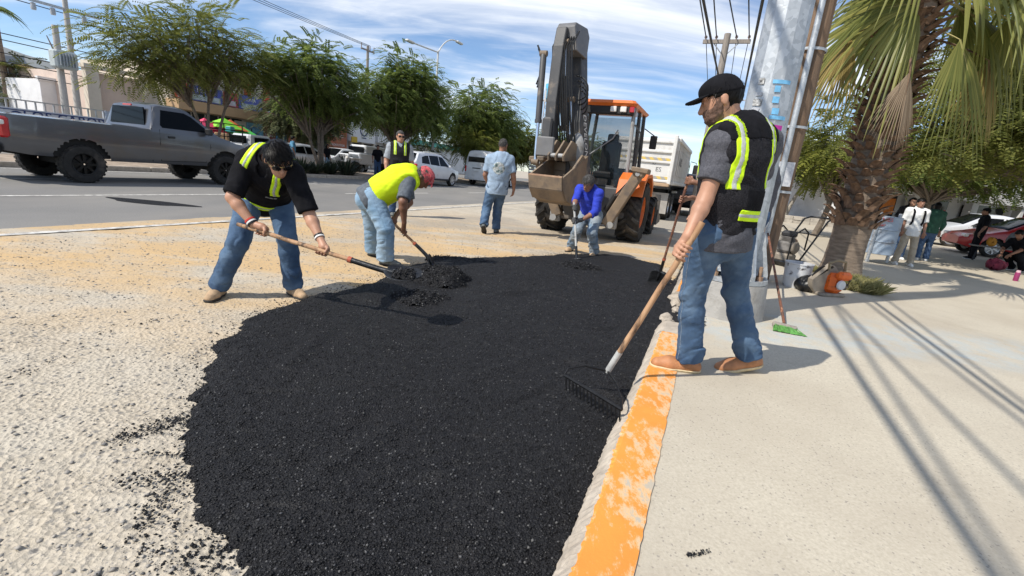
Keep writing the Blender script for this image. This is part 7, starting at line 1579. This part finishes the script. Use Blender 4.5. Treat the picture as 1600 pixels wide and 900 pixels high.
for px, py, w_, h, m_ in ((1222, 128, .14, .03, TAPE), (1215, 139, .045, .05, TAPE), (1212, 156, .05, .05, TAPE), (1211, 174, .055, .05, TAPE), (1215, 184, .14, .03, TAPE), (1190, 127, .05, .05, STK), (1183, 160, .07, .055, STK), (1180, 172, .06, .04, PAP), (1213, 204, .09, .085, MAG), (1212, 218, .09, .05, PAP), (1221, 222, .12, .16, PAP), (1186, 147, .05, .03, PAP)): sticker('sticker', px, py, w_, h, m_)
WOODP = mat('weathered_pole_wood', (.16, .10, .062), .9, col2=(.235, .16, .105), vs=6, aniso=(6, 6, .5), bump=.6, bs=30, dirt=(.10, .07, .05), ds=3, dlo=.5, dhi=.7)
wp0 = gnd(1180, 436, .13); wpo = empty('wooden_pole', wp0, 0, 'old brown wooden pole with grey conduit between steel pole and palm', 'pole')
mb = MB(); mb.tube([(0, 0, -.1), (.02, 0, 2), (.0, .0, 9)], [.165, .155, .12], 14); mb.build('shaft', WOODP, wpo, True)
cdv = nrm(np.array([-wp0[0]*.6-.9, -wp0[1], 0])); mb = MB(); mb.tube([cdv*.19+np.array([0, 0, .0]), cdv*.185+np.array([0, 0, 2.6]), cdv*.17+np.array([0, 0, 6])], .035, 10); mb.build('conduit', GALVM, wpo, True)
for z in (1.2, 2.0, 2.9): mb = MB(); mb.lathe([(.172, -.015), (.178, -.015), (.178, .015), (.172, .015)], (0.01, 0, z), n=18); mb.build('strap', GALVM, wpo)
mb = MB(); c = cdv*.20+np.array([.03, 0, 1.42]); s = np.array([-cdv[1], cdv[0], 0]); mb.box(c, (.20, .012, .30), ax=[s, cdv, (0, 0, 1)]); no_ = mb.build('notice', PAP, wpo)
# cross-arm pole down the street
up0 = at(1135, 65, 18); upo = empty('utility_pole', (up0[0], up0[1], 0), 0, 'wooden cross arm pole rising behind the cap of the raking man', 'pole'); GW = mat('grey_wood', (.26, .23, .20), .9, var=.2, vs=8, aniso=(5, 5, .5))
mb = MB(); mb.tube([(0, 0, 0), (0, 0, up0[2]+.25)], [.15, .11], 10); mb.build('shaft', GW, upo, True)
zc = up0[2]; mb = MB(); mb.box((0, 0, zc), (1.55, .1, .12), ax=[RVV, RU, (0, 0, 1)]); mb.build('cross_arm', GW, upo)
for s in (-1, 1): mb = MB(); mb.tube([RVV*s*.45+np.array([0, 0, zc]), (0, 0, zc-.5)], .02, 5); mb.build('brace', GALVM, upo)
CER = mat('insulator', (.25, .20, .18), .3)
for x in (-.7, -.35, .3, .7): mb = MB(); mb.lathe([(.0, 0), (.03, 0), (.03, .06), (.055, .08), (.05, .13), (.0, .16)], RVV*x+np.array([0, 0, zc+.05]), n=8); mb.build('insulator', CER, upo, True)
mb = MB(); mb.box(RVV*.9+np.array([0, 0, zc-1.9]), (.5, .04, .04), ax=[RVV, RU, (0, 0, 1)]); mb.build('bracket', GALVM, upo)
WIRE = mat('black_cable', (.012, .012, .013), .6)
def wire(label, a, b, sag, r=.012, name='cable', grp=None, n=26):
    a, b = np.array(a, float), np.array(b, float); P = [a+(b-a)*t+np.array([0, 0, -4*sag*t*(1-t)]) for t in np.linspace(0, 1, n)]; mb = MB(); mb.tube([p-a for p in P], r, 5); o = mb.build(name, WIRE, None, loc=a); tag(o, label, 'cable', grp)
upw = np.array([up0[0], up0[1], 0])
for i, (x, z, lb) in enumerate(((-.7, .15, 'leftmost overhead cable running to the cross arm pole'), (-.35, .15, 'second overhead cable from the left on the cross arm pole'), (.3, .15, 'third overhead cable from the left on the cross arm pole'), (.7, .15, 'rightmost overhead cable on the cross arm'))):
    P = upw+RVV*x+np.array([0, 0, zc+z]); e = P-RU*42; e = e+RVV*(-.75, -.6, -3.3, -2.4)[i]; wire(lb, P, e, .35, .02, grp='overhead cables along the kerb'); wire(lb.replace('cable', 'cable span beyond the pole,', 1), P, P+RU*45+np.array([0, 0, .4]), .5, .014, grp='overhead cables along the kerb')
P = upw+np.array([0, 0, zc-1.2]); wire('lower telephone cable fixed below the cross arm', P, P-RU*42-RVV*1.4, .5, .03, grp='overhead cables along the kerb')
P = upw+RVV*.9+np.array([0, 0, zc-1.9]); wire('telephone cable on the small side bracket of the cross arm pole', P, P-RU*42-RVV*.6, .5, .026, grp='overhead cables along the kerb')
# two concrete poles with transformer at far left
CP = mat('pole_concrete', (.42, .40, .37), .9, var=.1, vs=6)
P = onv(123, 178, -32.5); Tp = onv(96, -14, -32.5); lpo = empty('utility_pole', (P[0], P[1], 0), 0, 'tall concrete utility pole with top cross arm at the far left', 'pole'); mb = MB(); mb.tube([(0, 0, 0), (0, 0, Tp[2])], [.17, .11], 10); mb.build('shaft', CP, lpo, True)
zt = onv(100, 14, -32.5)[2]; mb = MB(); mb.box((0, 0, zt), (2.9, .1, .12), ax=[RU, RVV, (0, 0, 1)]); mb.build('cross_arm', GALVM, lpo)
for x in (-1.3, -.55, .75): mb = MB(); mb.lathe([(0, 0), (.10, 0), (.12, .12), (.09, .2), (.11, .3), (.0, .34)], RU*x+np.array([0, 0, zt-.42]), n=10); mb.build('cutout', mat('grey_ceramic', (.38, .40, .42), .3), lpo, True)
P2_ = onv(103, 175, -31.8); T2_ = onv(88, 40, -31.8); lp2 = empty('utility_pole', (P2_[0], P2_[1], 0), 0, 'shorter concrete pole carrying a grey transformer', 'pole'); mb = MB(); mb.tube([(0, 0, 0), (0, 0, T2_[2])], [.18, .13], 10); mb.build('shaft', CP, lp2, True)
zt2 = onv(97, 95, -31.8)[2]; mb = MB(); mb.box(RVV*.42+np.array([0, 0, zt2]), (.95, .62, .85), ax=[RU, RVV, (0, 0, 1)], bev=.08); mb.build('transformer', mat('transformer_grey', (.38, .42, .42), .5, var=.08), lp2)
for k in range(6): mb = MB(); mb.box(RVV*.78+RU*(-.3+k*.12)+np.array([0, 0, zt2]), (.03, .1, .6), ax=[RU, RVV, (0, 0, 1)]); mb.build('cooling_fin', GALVM, lp2)
for s in (-.35, .35): mb = MB(); mb.tube([RVV*.4+RU*s+np.array([0, 0, zt2+.4]), RVV*.4+RU*(s-.2*s/abs(s)*-1)+np.array([0, 0, zt2+1.0])], [.04, .02], 6); mb.build('bushing', CER, lp2)
Pu = np.array([P[0], P[1], 0]); k = 0
for z, lb in ((zt+.1, 'top power line crossing the far left sky'), (zt-1.6, 'second power line at far left'), (zt-1.9, 'third power line at far left, close under the second'), (zt-2.5, 'fourth line down at far left'), (zt-2.9, 'fifth line down at far left'), (zt-3.4, 'lowest telephone line at far left')):
    a = Pu+np.array([0, 0, z])+RVV*.1; wire(lb, a-RU*40+np.array([0, 0, .6]), a+RU*60+np.array([0, 0, .3])-RVV*2, .7, .022, grp='power lines over the far shops', n=40)
# distant pole behind the trees and double-arm street lamp
P = onv(572, 200, -32); fp = empty('utility_pole', (P[0], P[1], 0), 0, 'dark pole top with insulators showing above the median trees', 'pole'); z_ = onv(571, 70, -32)[2]; mb = MB(); mb.tube([(0, 0, 0), (0, 0, z_)], [.17, .12], 8); mb.build('shaft', GW, fp, True); mb = MB(); mb.box((0, 0, z_-.4), (1.8, .1, .12), ax=[RU, RVV, (0, 0, 1)]); mb.build('cross_arm', GW, fp)
for x in (-.85, .3, .85): mb = MB(); mb.tube([RU*x+np.array([0, 0, z_-.5]), RU*x+np.array([0, 0, z_+.05])], .04, 6); mb.build('insulator', CER, fp)
for x, lb in ((-.8, 'left far power line above the median trees'), (.8, 'right far power line above the median trees'), (.0, 'middle far power line above the median trees')):
    a = np.array([P[0], P[1], z_])+RU*0+RVV*x*.3; wire(lb, a, a-RU*45+RVV*x+np.array([0, 0, 1.2]), .4, .02, grp='power lines above the median trees')
Lb = onv(675, 250, -18.6); Lt = onv(677, 78, -18.6); slo = empty('street_lamp', (Lb[0], Lb[1], .1), 0, 'double armed street lamp rising above the largest median tree', 'street lamp'); LW = mat('lamp_white', (.6, .6, .58), .5); mb = MB(); mb.tube([(0, 0, 0), (0, 0, Lt[2])], [.1, .06], 10); mb.build('post', LW, slo, True)
for s, px in ((-1, 643), (1, 716)):
    e = onv(px, 66, -18.6)-np.array([Lb[0], Lb[1], .1]); mb = MB(); mb.tube(bez(np.array([0, 0, Lt[2]-.1]), np.array([e[0]*.4, e[1]*.4, e[2]+.1]), e, 8), .045, 8); mb.build('arm', LW, slo, True); mb = MB(); d = nrm([e[0], e[1], 0]); mb.box(e+d*.15, (.75, .26, .12), ax=[d, np.cross([0, 0, 1], d), (0, 0, 1)], bev=.04); mb.build('lamp_head', LW, slo)
# lattice antenna tower
A0, A1 = at(851, 215, 95), at(854, 126, 95); tw = empty('antenna_tower', (A0[0], A0[1], 0), 0, 'distant lattice antenna tower with blue panel left of the boom', 'tower'); TWM = mat('tower_steel', (.45, .46, .47), .5, .4)
H_ = A1[2]; dx_ = A1[0]-A0[0]
for sx, sy2 in ((-1, -1), (1, -1), (1, 1), (-1, 1)): mb = MB(); mb.tube([(sx*1.1, sy2*1.1, 0), (sx*.7, sy2*.7, H_-1.5)], .10, 5); mb.build('leg', TWM, tw)
for k in range(11):
    z0, z1 = k*(H_-1.5)/11, (k+1)*(H_-1.5)/11; w0, w1 = 1.1-.4*z0/H_, 1.1-.4*z1/H_; s = 1 if k % 2 else -1; mb = MB()
    for a in range(4):
        c0, c1 = [np.array(q__)*np.array([1, 1]) for q__ in (((-1, -1), (1, -1), (1, 1), (-1, 1))[a], ((-1, -1), (1, -1), (1, 1), (-1, 1))[(a+1) % 4])]
        mb.tube([(c0[0]*w0, c0[1]*w0, z0), (c1[0]*w1, c1[1]*w1, z1)], .05, 4); mb.tube([(c0[0]*w1, c0[1]*w1, z1), (c1[0]*w1, c1[1]*w1, z1)], .05, 4)
    mb.build('lattice', TWM, tw)
mb = MB(); mb.lathe([(.2, 0), (1.5, 0), (1.5, .12), (.2, .12)], (0, 0, H_-3.6), n=16); mb.build('platform', TWM, tw)
mb = MB(); mb.lathe([(.0, 0), (1.1, 0), (1.1, 2.6), (.0, 2.6)], (.2, 0, H_-3.2), n=14); mb.build('blue_shroud', mat('blue_shroud', (.10, .42, .62), .6, var=.1), tw, True)
for k in range(6): a = k*1.05; mb = MB(); mb.box((math.cos(a)*1.6, math.sin(a)*1.6, H_-3.0), (.25, .25, 2.0)); mb.build('antenna_panel', WH, tw)
# ---------------------------------------------------------------- tools and bins on the pavement
PWH = mat('splashed_white_paint', (.62, .63, .64), .6, col2=(.5, .51, .53), vs=4, dirt=(.06, .05, .05), ds=7, dlo=.58, dhi=.66)
c = gnd(1240, 448, .13); bk_ = empty('paint_bucket', c, .3, 'paint splashed white metal bucket at the foot of the wooden pole', 'bucket')
mb = MB(); mb.lathe([(.13, 0), (.135, .01), (.15, .14), (.153, .15), (.15, .16), (.165, .31), (.172, .315), (.172, .33), (.160, .33), (.150, .16), (.13, .02), (.0, .02)], n=26); mb.build('pail', PWH, bk_, True); mb = MB(); mb.lathe([(.0, .26), (.157, .262)], n=20); mb.build('contents', mat('brown_residue', (.07, .045, .03), .8, var=.3, bump=.5, bs=30), bk_)
mb = MB(); mb.tube([(math.cos(t)*.17, .02, .31-math.sin(t)*.10) for t in np.linspace(0, PI, 12)], .004, 5); mb.build('bail_handle', BLACKI, bk_)
# orange cut-off saw standing on its guard
c = gnd(1292, 462, .12); cs = empty('cutoff_saw', c, R(15), 'orange petrol cut-off saw leaning at the base of the palm', 'saw')
sx_ = np.array([-1, 0, 0]); 
mb = MB(); mb.box((.04, .02, .17), (.22, .22, .26), bev=.05); mb.build('housing', mat('saw_orange', (.72, .13, .015), .4, var=.08, dirt=(.12, .06, .03), ds=14, dlo=.6, dhi=.7), cs)
mb = MB(); mb.box((.06, -.10, .28), (.20, .10, .10), bev=.03); mb.build('engine_cover', mat('saw_orange', (.72, .13, .015), .4), cs)
mb = MB(); mb.lathe([(.0, -.012), (.055, -.012), (.062, 0), (.055, .02), (.0, .02)], (.02, -.125, .17), (0, -1, 0), 18); mb.build('starter_cap', PWH, cs, True)
for k in range(3): mb = MB(); mb.box((.10, -.118, .24-.06*k), (.05, .01, .02)); mb.build('vent', TRIM, cs)
mb = MB(); mb.lathe([(.185, -.035), (.20, -.035), (.20, .035), (.185, .035), (.185, -.035)], (-.08, .04, .20), (0, -1, 0), 26, PI*1.5); mb.lathe([(.0, .03), (.195, .03), (.195, .036), (.0, .036)], (-.08, .04, .20), (0, -1, 0), 26, PI*1.4); mb.build('blade_guard', mat('dusty_metal', (.25, .215, .17), .7, var=.2, vs=9), cs, True)
mb = MB(); mb.lathe([(.0, -.003), (.17, -.003), (.17, .003), (.0, .003)], (-.08, .06, .20), (0, -1, 0), 26); mb.build('disc', STEELD, cs)
mb = MB(); mb.tube([(-.10, -.02, .34), (-.12, -.02, .42), (.0, -.02, .46), (.13, -.02, .44), (.15, -.02, .33)], .016, 8); mb.tube([(.14, 0, .10), (.28, 0, .12), (.30, 0, .22), (.16, 0, .26)], .018, 8); mb.build('handle', mat('khaki_plastic', (.22, .17, .10), .6), cs, True)
mb = MB(); mb.box((.0, .0, .025), (.38, .20, .05), bev=.02); mb.build('base', mat('dusty_metal', (.25, .215, .17), .7), cs)
# black rubbish sack slumped between bucket and saw
c = gnd(1263, 456, .12); V_, F_ = extract(lambda P: f_ell(P, (0, 0, .09), (.19, .16, .12))+.022*snoise(P, 3, 5, 6), (-.3, -.3, -.1), (.3, .3, .35), .012); o = raw('rubbish_sack', V_, F_, mat('black_polythene', (.012, .012, .012), .35, bump=.4, bs=30), None, True, c); tag(o, 'black plastic sack slumped between the bucket and the orange saw', 'sack')
# broom leaning on the wooden pole
c = gnd(1228, 521, .13); t_ = at(1200, 365, 5.6); br_ = empty('broom', c, 0, 'worn broom with green bristles leaning against the wooden pole', 'broom'); d = t_-c; ax = nrm(d); mb = MB(); mb.tube([ax*.14, d*.5, d], [.013, .0125, .012], 8); mb.build('handle', RUSTH, br_, True)
sd_ = nrm(np.cross(ax, (0.3, 1, 0))); mb = MB(); mb.box(ax*.10, (.20, .05, .045), ax=[sd_, np.cross(ax, sd_), ax], bev=.012); mb.build('head', mat('grey_wood', (.26, .23, .20), .9), br_)
g_ = np.random.default_rng(2); mb = MB()
for k in range(150):
    x, y = g_.uniform(-.09, .09), g_.uniform(-.022, .022); p = ax*.08+sd_*x+np.cross(ax, sd_)*y; e = p-ax*.085+sd_*x*.35+np.array([.05, -.01, -.015])*g_.uniform(.2, 1); e[2] = max(e[2], .006); mb.tube([p, e], .003, 3, False)
mb.build('bristles', mat('green_bristle', (.08, .24, .05), .6, var=.3, vs=40), br_)
# wacker plate compactor / walk-behind machine
c = gnd(1205, 418, .12)*1.0; c = np.array([c[0]+.42, c[1]+.45, .11]); pc = empty('plate_compactor', c, R(35), 'dusty plate compactor with small engine and loop handle behind the bucket', 'compactor')
mb = MB(); mb.prism([(-.32, .10), (-.24, .0), (.24, .0), (.32, .10), (.30, .12), (.22, .04), (-.22, .04), (-.30, .12)], (0, -.22, 0), (1, 0, 0), (0, 0, 1), (0, .44, 0)); mb.build('plate', STEELD, pc)
mb = MB(); mb.box((-.02, 0, .16), (.30, .30, .14), bev=.03); mb.build('exciter', mat('dusty_metal', (.25, .215, .17), .7), pc); mb = MB(); mb.box((0, 0, .34), (.26, .26, .20), bev=.04); mb.build('engine', mat('engine_grey', (.16, .15, .14), .6, var=.3, vs=12), pc)
for k in range(6): mb = MB(); mb.box((-.02, 0, .42+k*.018), (.18, .20, .008)); mb.build('cooling_fin', mat('engine_grey', (.16, .15, .14), .6), pc)
mb = MB(); mb.lathe([(.0, 0), (.10, 0), (.11, .03), (.07, .06), (.0, .06)], (0, -.13, .34), (0, -1, 0), 18); mb.build('recoil_starter', mat('dusty_metal', (.25, .215, .17), .7), pc, True); mb = MB(); mb.box((.05, .02, .55), (.24, .20, .12), bev=.04); mb.build('fuel_tank', TRIM, pc); mb = MB(); mb.lathe([(.0, 0), (.055, 0), (.055, .14), (.0, .14)], (.16, .02, .42), (1, 0, 0), 12); mb.build('muffler', RUSTO, pc, True)
for s in (-1, 1): mb = MB(); mb.tube([(.12, s*.20, .10), (.25, s*.20, .22), (.85, s*.20, .82), (1.02, s*.18, .86)], .016, 8); mb.build('handle_bar', BLACKI, pc, True)
mb = MB(); mb.tube([(1.02, -.18, .86), (1.06, -.12, .865), (1.06, .12, .865), (1.02, .18, .86)], .017, 8); mb.tube([(.6, -.2, .57), (.6, .2, .57)], .012, 6); mb.build('grip_bar', BLACKI, pc, True)
mb = MB(); mb.tube([(-.25, -.18, .1), (-.25, -.18, .55), (.1, -.18, .68), (.28, -.18, .6), (.28, -.18, .3)], .014, 6); mb.tube([(-.25, .18, .1), (-.25, .18, .55), (.1, .18, .68), (.28, .18, .6), (.28, .18, .3)], .014, 6); mb.build('roll_frame', BLACKI, pc, True)
# steel drum bin on a stand
DRB = mat('blue_grey_drum_paint', (.27, .34, .42), .5, col2=(.34, .40, .47), vs=3, dirt=(.18, .16, .15), ds=4, dlo=.55, dhi=.7, bump=.1, bs=20)
c = gnd(1366, 409, .02); db = empty('drum_bin', c, R(20), 'blue grey steel drum used as a bin, hung between posts', 'bin'); H0 = .20
mb = MB(); mb.lathe([(.0, H0), (.28, H0), (.30, H0+.01), (.295, H0+.28), (.31, H0+.29), (.31, H0+.305), (.295, H0+.315), (.295, H0+.56), (.31, H0+.57), (.31, H0+.585), (.295, H0+.595), (.295, H0+.86), (.305, H0+.87), (.29, H0+.875), (.28, H0+.86), (.28, H0+.05), (.0, H0+.05)], n=30); dro = mb.build('drum', DRB, db, True)
for s, lean in ((-1, .02), (1, .12)):
    mb = MB(); mb.box((s*.34, -.05, .58), (.07, .05, 1.16), rot=(0, -lean*s*0, 0), bev=.008); mb.build('post', GALVM, db)
for s in (-1, 1): mb = MB(); mb.tube([(s*.30, 0, .85), (s*.36, -.03, .85)], .015, 6); mb.build('pivot', BLACKI, db)
RDL = mat('faded_red_lettering', (.45, .10, .10), .7); cdr = nrm(np.array([-c[0], -c[1], 0])); Rz = np.array([[math.cos(R(20)), math.sin(R(20)), 0], [-math.sin(R(20)), math.cos(R(20)), 0], [0, 0, 1]]); cl = Rz@cdr; sdl = np.array([-cl[1], cl[0], 0])
text_obj('drum_lettering', 'NES', .12, cl*.312+np.array([0, 0, H0+.80])+sdl*.02, sdl, (0, 0, 1), RDL, dro, .008); text_obj('drum_lettering', 'tar', .10, cl*.312+np.array([0, 0, H0+.68])-sdl*.05, sdl, (0, 0, 1), RDL, dro, .008)
# bench, packs, bottle
c = gnd(1566, 412, 0); bn = empty('bench', c, R(-38), 'weathered low bench holding bags under the shade tree', 'bench'); GWB = mat('grey_wood', (.26, .23, .20), .9)
for k in range(4): mb = MB(); mb.box((0, -.18+k*.12, .45), (1.7, .105, .04), bev=.008); mb.build('slat', GWB, bn)
for x in (-.7, .7):
    for y in (-.16, .16): mb = MB(); mb.tube([(x, y*1.4, 0), (x*.93, y*.8, .44)], .028, 6); mb.build('leg', BLACKI, bn)
    mb = MB(); mb.tube([(x*.95, -.2, .2), (x*.95, .2, .2)], .018, 6); mb.build('stretcher', BLACKI, bn)
def soft(name, label, cat, c, r, m_, seed, amp=.02, rz=0, shape=None):
    f = lambda P: (f_ell(P, (0, 0, r[2]), r) if shape is None else shape(P))+amp*snoise(P, seed, 5, 6); V_, F_ = extract(f, -np.array(r)*1.3-.05, np.array(r)*np.array([1.3, 1.3, 2.4])+.05, .016); o = raw(name, V_, F_, m_, None, True, c); o.rotation_euler = (0, 0, rz); tag(o, label, cat); return o
bc = np.array(c); soft('backpack', 'grey backpack standing on the bench', 'backpack', bc+np.array([.15, .05, .47]), (.2, .14, .26), mat('grey_pack', (.20, .20, .20), .85, var=.2), 3)
soft('bag', 'small yellow orange bag on the bench beside the grey backpack', 'bag', bc+np.array([-.35, .2, .47]), (.14, .10, .14), mat('yellow_orange_bag', (.65, .28, .03), .7), 4)
c2 = gnd(1553, 422, 0); soft('backpack', 'maroon backpack slumped on the ground before the crouching person', 'backpack', c2, (.24, .16, .15), mat('maroon_pack', (.16, .02, .045), .85, var=.2), 5, .03)
c3 = gnd(1586, 439, 0); pb_ = empty('water_bottle', c3, 0, 'pink water bottle standing on the ground at the right edge', 'bottle'); mb = MB(); mb.lathe([(.0, 0), (.042, 0), (.046, .02), (.046, .17), (.036, .20), (.0, .20)], n=16); mb.build('bottle_body', mat('pink_plastic', (.26, .03, .11), .4), pb_, True); mb = MB(); mb.lathe([(.036, .195), (.038, .195), (.036, .24), (.0, .245)], n=14); mb.build('cap', mat('pale_pink_plastic', (.7, .45, .5), .4), pb_, True)
# ---------------------------------------------------------------- students and passers-by
def bystander(label, base, face, h, st, vox=.014, pose=None, **kw):
    J, Fr = std_joints(base, face, h, pose); d = dict(front=Fr, hf=Fr, foot=Fr, s=h/1.74, gz=base[2], skin=SK2, trousers=JEAN4, shoe=SHWH, sole=SHWH, hair=HAIRB, seed=int(abs(base[0]*37)) % 90, handA=relax_hand(J['wrA'], (0, 0, -1), -Fr), handB=relax_hand(J['wrB'], (0, 0, -1), -Fr), wr=.008); d.update(st)
    return person('person', label, J, d, vox), J, Fr
c = gnd(1408, 414, 0); b1, J1, F1 = bystander('student in white shirt and khaki trousers standing beside the drum bin', c, 200, 1.56, dict(shirt=WHITEF, sleeve=.9, skirt=.10, hemz=.12, trousers=KHAKI, hairlen=.022, hairline=.045), .012, dict(spread=.17, arm=.02))
def strap_tube(label, J, Fr, m_):
    L_ = np.array(J['shB'])-np.array(J['shA']); org = np.array(J['neck']); o = empty('backpack', (org[0], org[1], org[2]-.4), 0, label, 'backpack'); rel_ = lambda p: p-np.array([org[0], org[1], org[2]-.4])
    for s, k in ((1, 'A'), (-1, 'B')):
        sh_ = np.array(J['sh'+k])*.62+org*.38; mb = MB(); mb.tube([rel_(sh_-Fr*.12+np.array([0, 0, -.05])), rel_(sh_+np.array([0, 0, .085])), rel_(sh_+Fr*.13+np.array([0, 0, -.03])), rel_(sh_+Fr*.15+np.array([0, 0, -.25])), rel_(sh_+Fr*.06+np.array([0, 0, -.38]))], .022, 6, flat=.4); mb.build('strap', m_, o, True)
    mb = MB(); mb.box(-Fr*.22+np.array([0, 0, .18]), (.30, .16, .42), ax=[nrm(L_), Fr, (0, 0, 1)], bev=.05); mb.build('pack', m_, o)
strap_tube('black backpack worn by the student in white shirt', J1, F1, BLK)
c = gnd(1398, 404, 0); bystander('long haired girl in dark top standing behind the drum bin', c, 190, 1.60, dict(shirt=BLK, sleeve=.9, skin=SK1, long=.16, trousers=JEAN4), .013)
c = gnd(1438, 407, 0); bystander('girl with long black hair and dark green jacket turned away near the red coupe', c, 20, 1.55, dict(shirt=GREENJ, sleeve=1.8, skirt=.08, long=.2, trousers=JEAN4, si=.035), .013)
c = gnd(1517, 405, 0); Jc, Fc = std_joints(c, -60, 1.58, dict(arm=.02)); person('person', 'young man in black clothes and cap standing before the red coupe', Jc, dict(front=Fc, hf=Fc, s=.91, skin=SK2, shirt=BLK, sleeve=.9, trousers=BLK, shoe=BLK, sole=SHWH, hair=HAIRB, cap=BLK, foot=Fc, handA=relax_hand(Jc['wrA'], (0, 0, -1), -Fc), handB=relax_hand(Jc['wrB'], (0, 0, -1), -Fc), seed=81), .013)
# crouching person at the right edge, arm reaching to the maroon pack
cb = gnd(1588, 424, 0); f_ = nrm(np.array([-.95, -.25, 0])); s_ = np.array([-f_[1], f_[0], 0]); pp = lambda f, s, z: cb+f_*f+s_*s+np.array([0, 0, z])
JK = dict(ankA=pp(.05, .12, .09), ankB=pp(-.05, -.14, .09), kneeA=pp(.40, .14, .44), kneeB=pp(.36, -.16, .42), hipA=pp(-.02, .09, .36), hipB=pp(-.02, -.09, .36), shA=pp(.28, .17, .78), shB=pp(.28, -.17, .78), elA=pp(.50, .20, .58), elB=pp(.46, -.2, .56), wrA=pp(.68, .12, .44), wrB=pp(.64, -.08, .42), neck=pp(.30, 0, .84), head=pp(.40, 0, .97))
person('person', 'person in black crouching at the right edge and reaching into the maroon backpack', JK, dict(front=(-.7, -.2, -.5), hf=(-.75, -.2, -.6), skin=SK2, shirt=BLK, sleeve=.9, trousers=BLK, shoe=BLK, sole=SHWH, hair=HAIRB, hairlen=.02, s=.92, foot=f_, handA=relax_hand(JK['wrA'], (-.8, -.2, -.5), (0, 0, -1)), handB=relax_hand(JK['wrB'], (-.8, -.2, -.5), (0, 0, -1)), seed=85), .012)
for px, py, h, lb, sm_, tm_, fc in ((1256, 334, 1.65, 'passer-by in pink shirt far down the pavement', PINKF, JEAN4, 20), (1279, 336, 1.62, 'passer-by in pale shirt far down the pavement', WHITEF, JEAN4, 30), (1289, 338, 1.70, 'passer-by in black at the right of the far group', BLK, BLK, 10)):
    c = gnd(px, py, 0); bystander(lb, c, fc, h, dict(shirt=sm_, sleeve=.85, trousers=tm_), .03)
c = gnd(1283, 337, 0); bystander('small child in red beside the far passers-by', c, 200, 1.0, dict(shirt=mat('red_shirt', (.55, .03, .03), .8), sleeve=.8), .03)
for px, py, v, h, lb, sm_, tm_, fc in ((589, 282, -17.3, 1.75, 'dark figure standing against the leaning median trunk', BLK, JEAN4, 150), (511, 276, -18.8, 1.5, 'dark figure with long hair between the spiky shrubs', BLK, JEAN2, 100), (458, 262, -20.2, 1.7, 'figure in blue shirt crossing behind the bent man head', mat('sky_blue_shirt', (.10, .28, .45), .9), JEAN4, 60)):
    P = onv(px, py, v); bystander(lb, np.array([P[0], P[1], .05]), fc, h, dict(shirt=sm_, sleeve=.85, trousers=tm_, **(dict(long=.18) if 'long' in lb else {})), .028)
# loose heaps of hot mix
c = gnd(690, 440, .03); pile('tall loose heap of black hot mix beside the lifted shovel', c, .30, .34, .15, 1800, 5)
c = gnd(655, 470, .03); pile('low crumbly heap of hot mix spilling towards the camera', c, .26, .22, .07, 1200, 6)
c = gnd(905, 419, .04); pile('small heap of hot mix at the feet of the man in royal blue', c, .30, .14, .07, 700, 7)
c = gnd(725, 410, .01); pile('thin spread of hot mix at the far edge of the patch', c, .5, .25, .035, 900, 8)
# mix riding on the lifted shovel
c = SA1+axA*.14+np.array([0, 0, .012]); pile('clod of hot mix riding on the lifted shovel', c, .085, .075, .045, 260, 9)
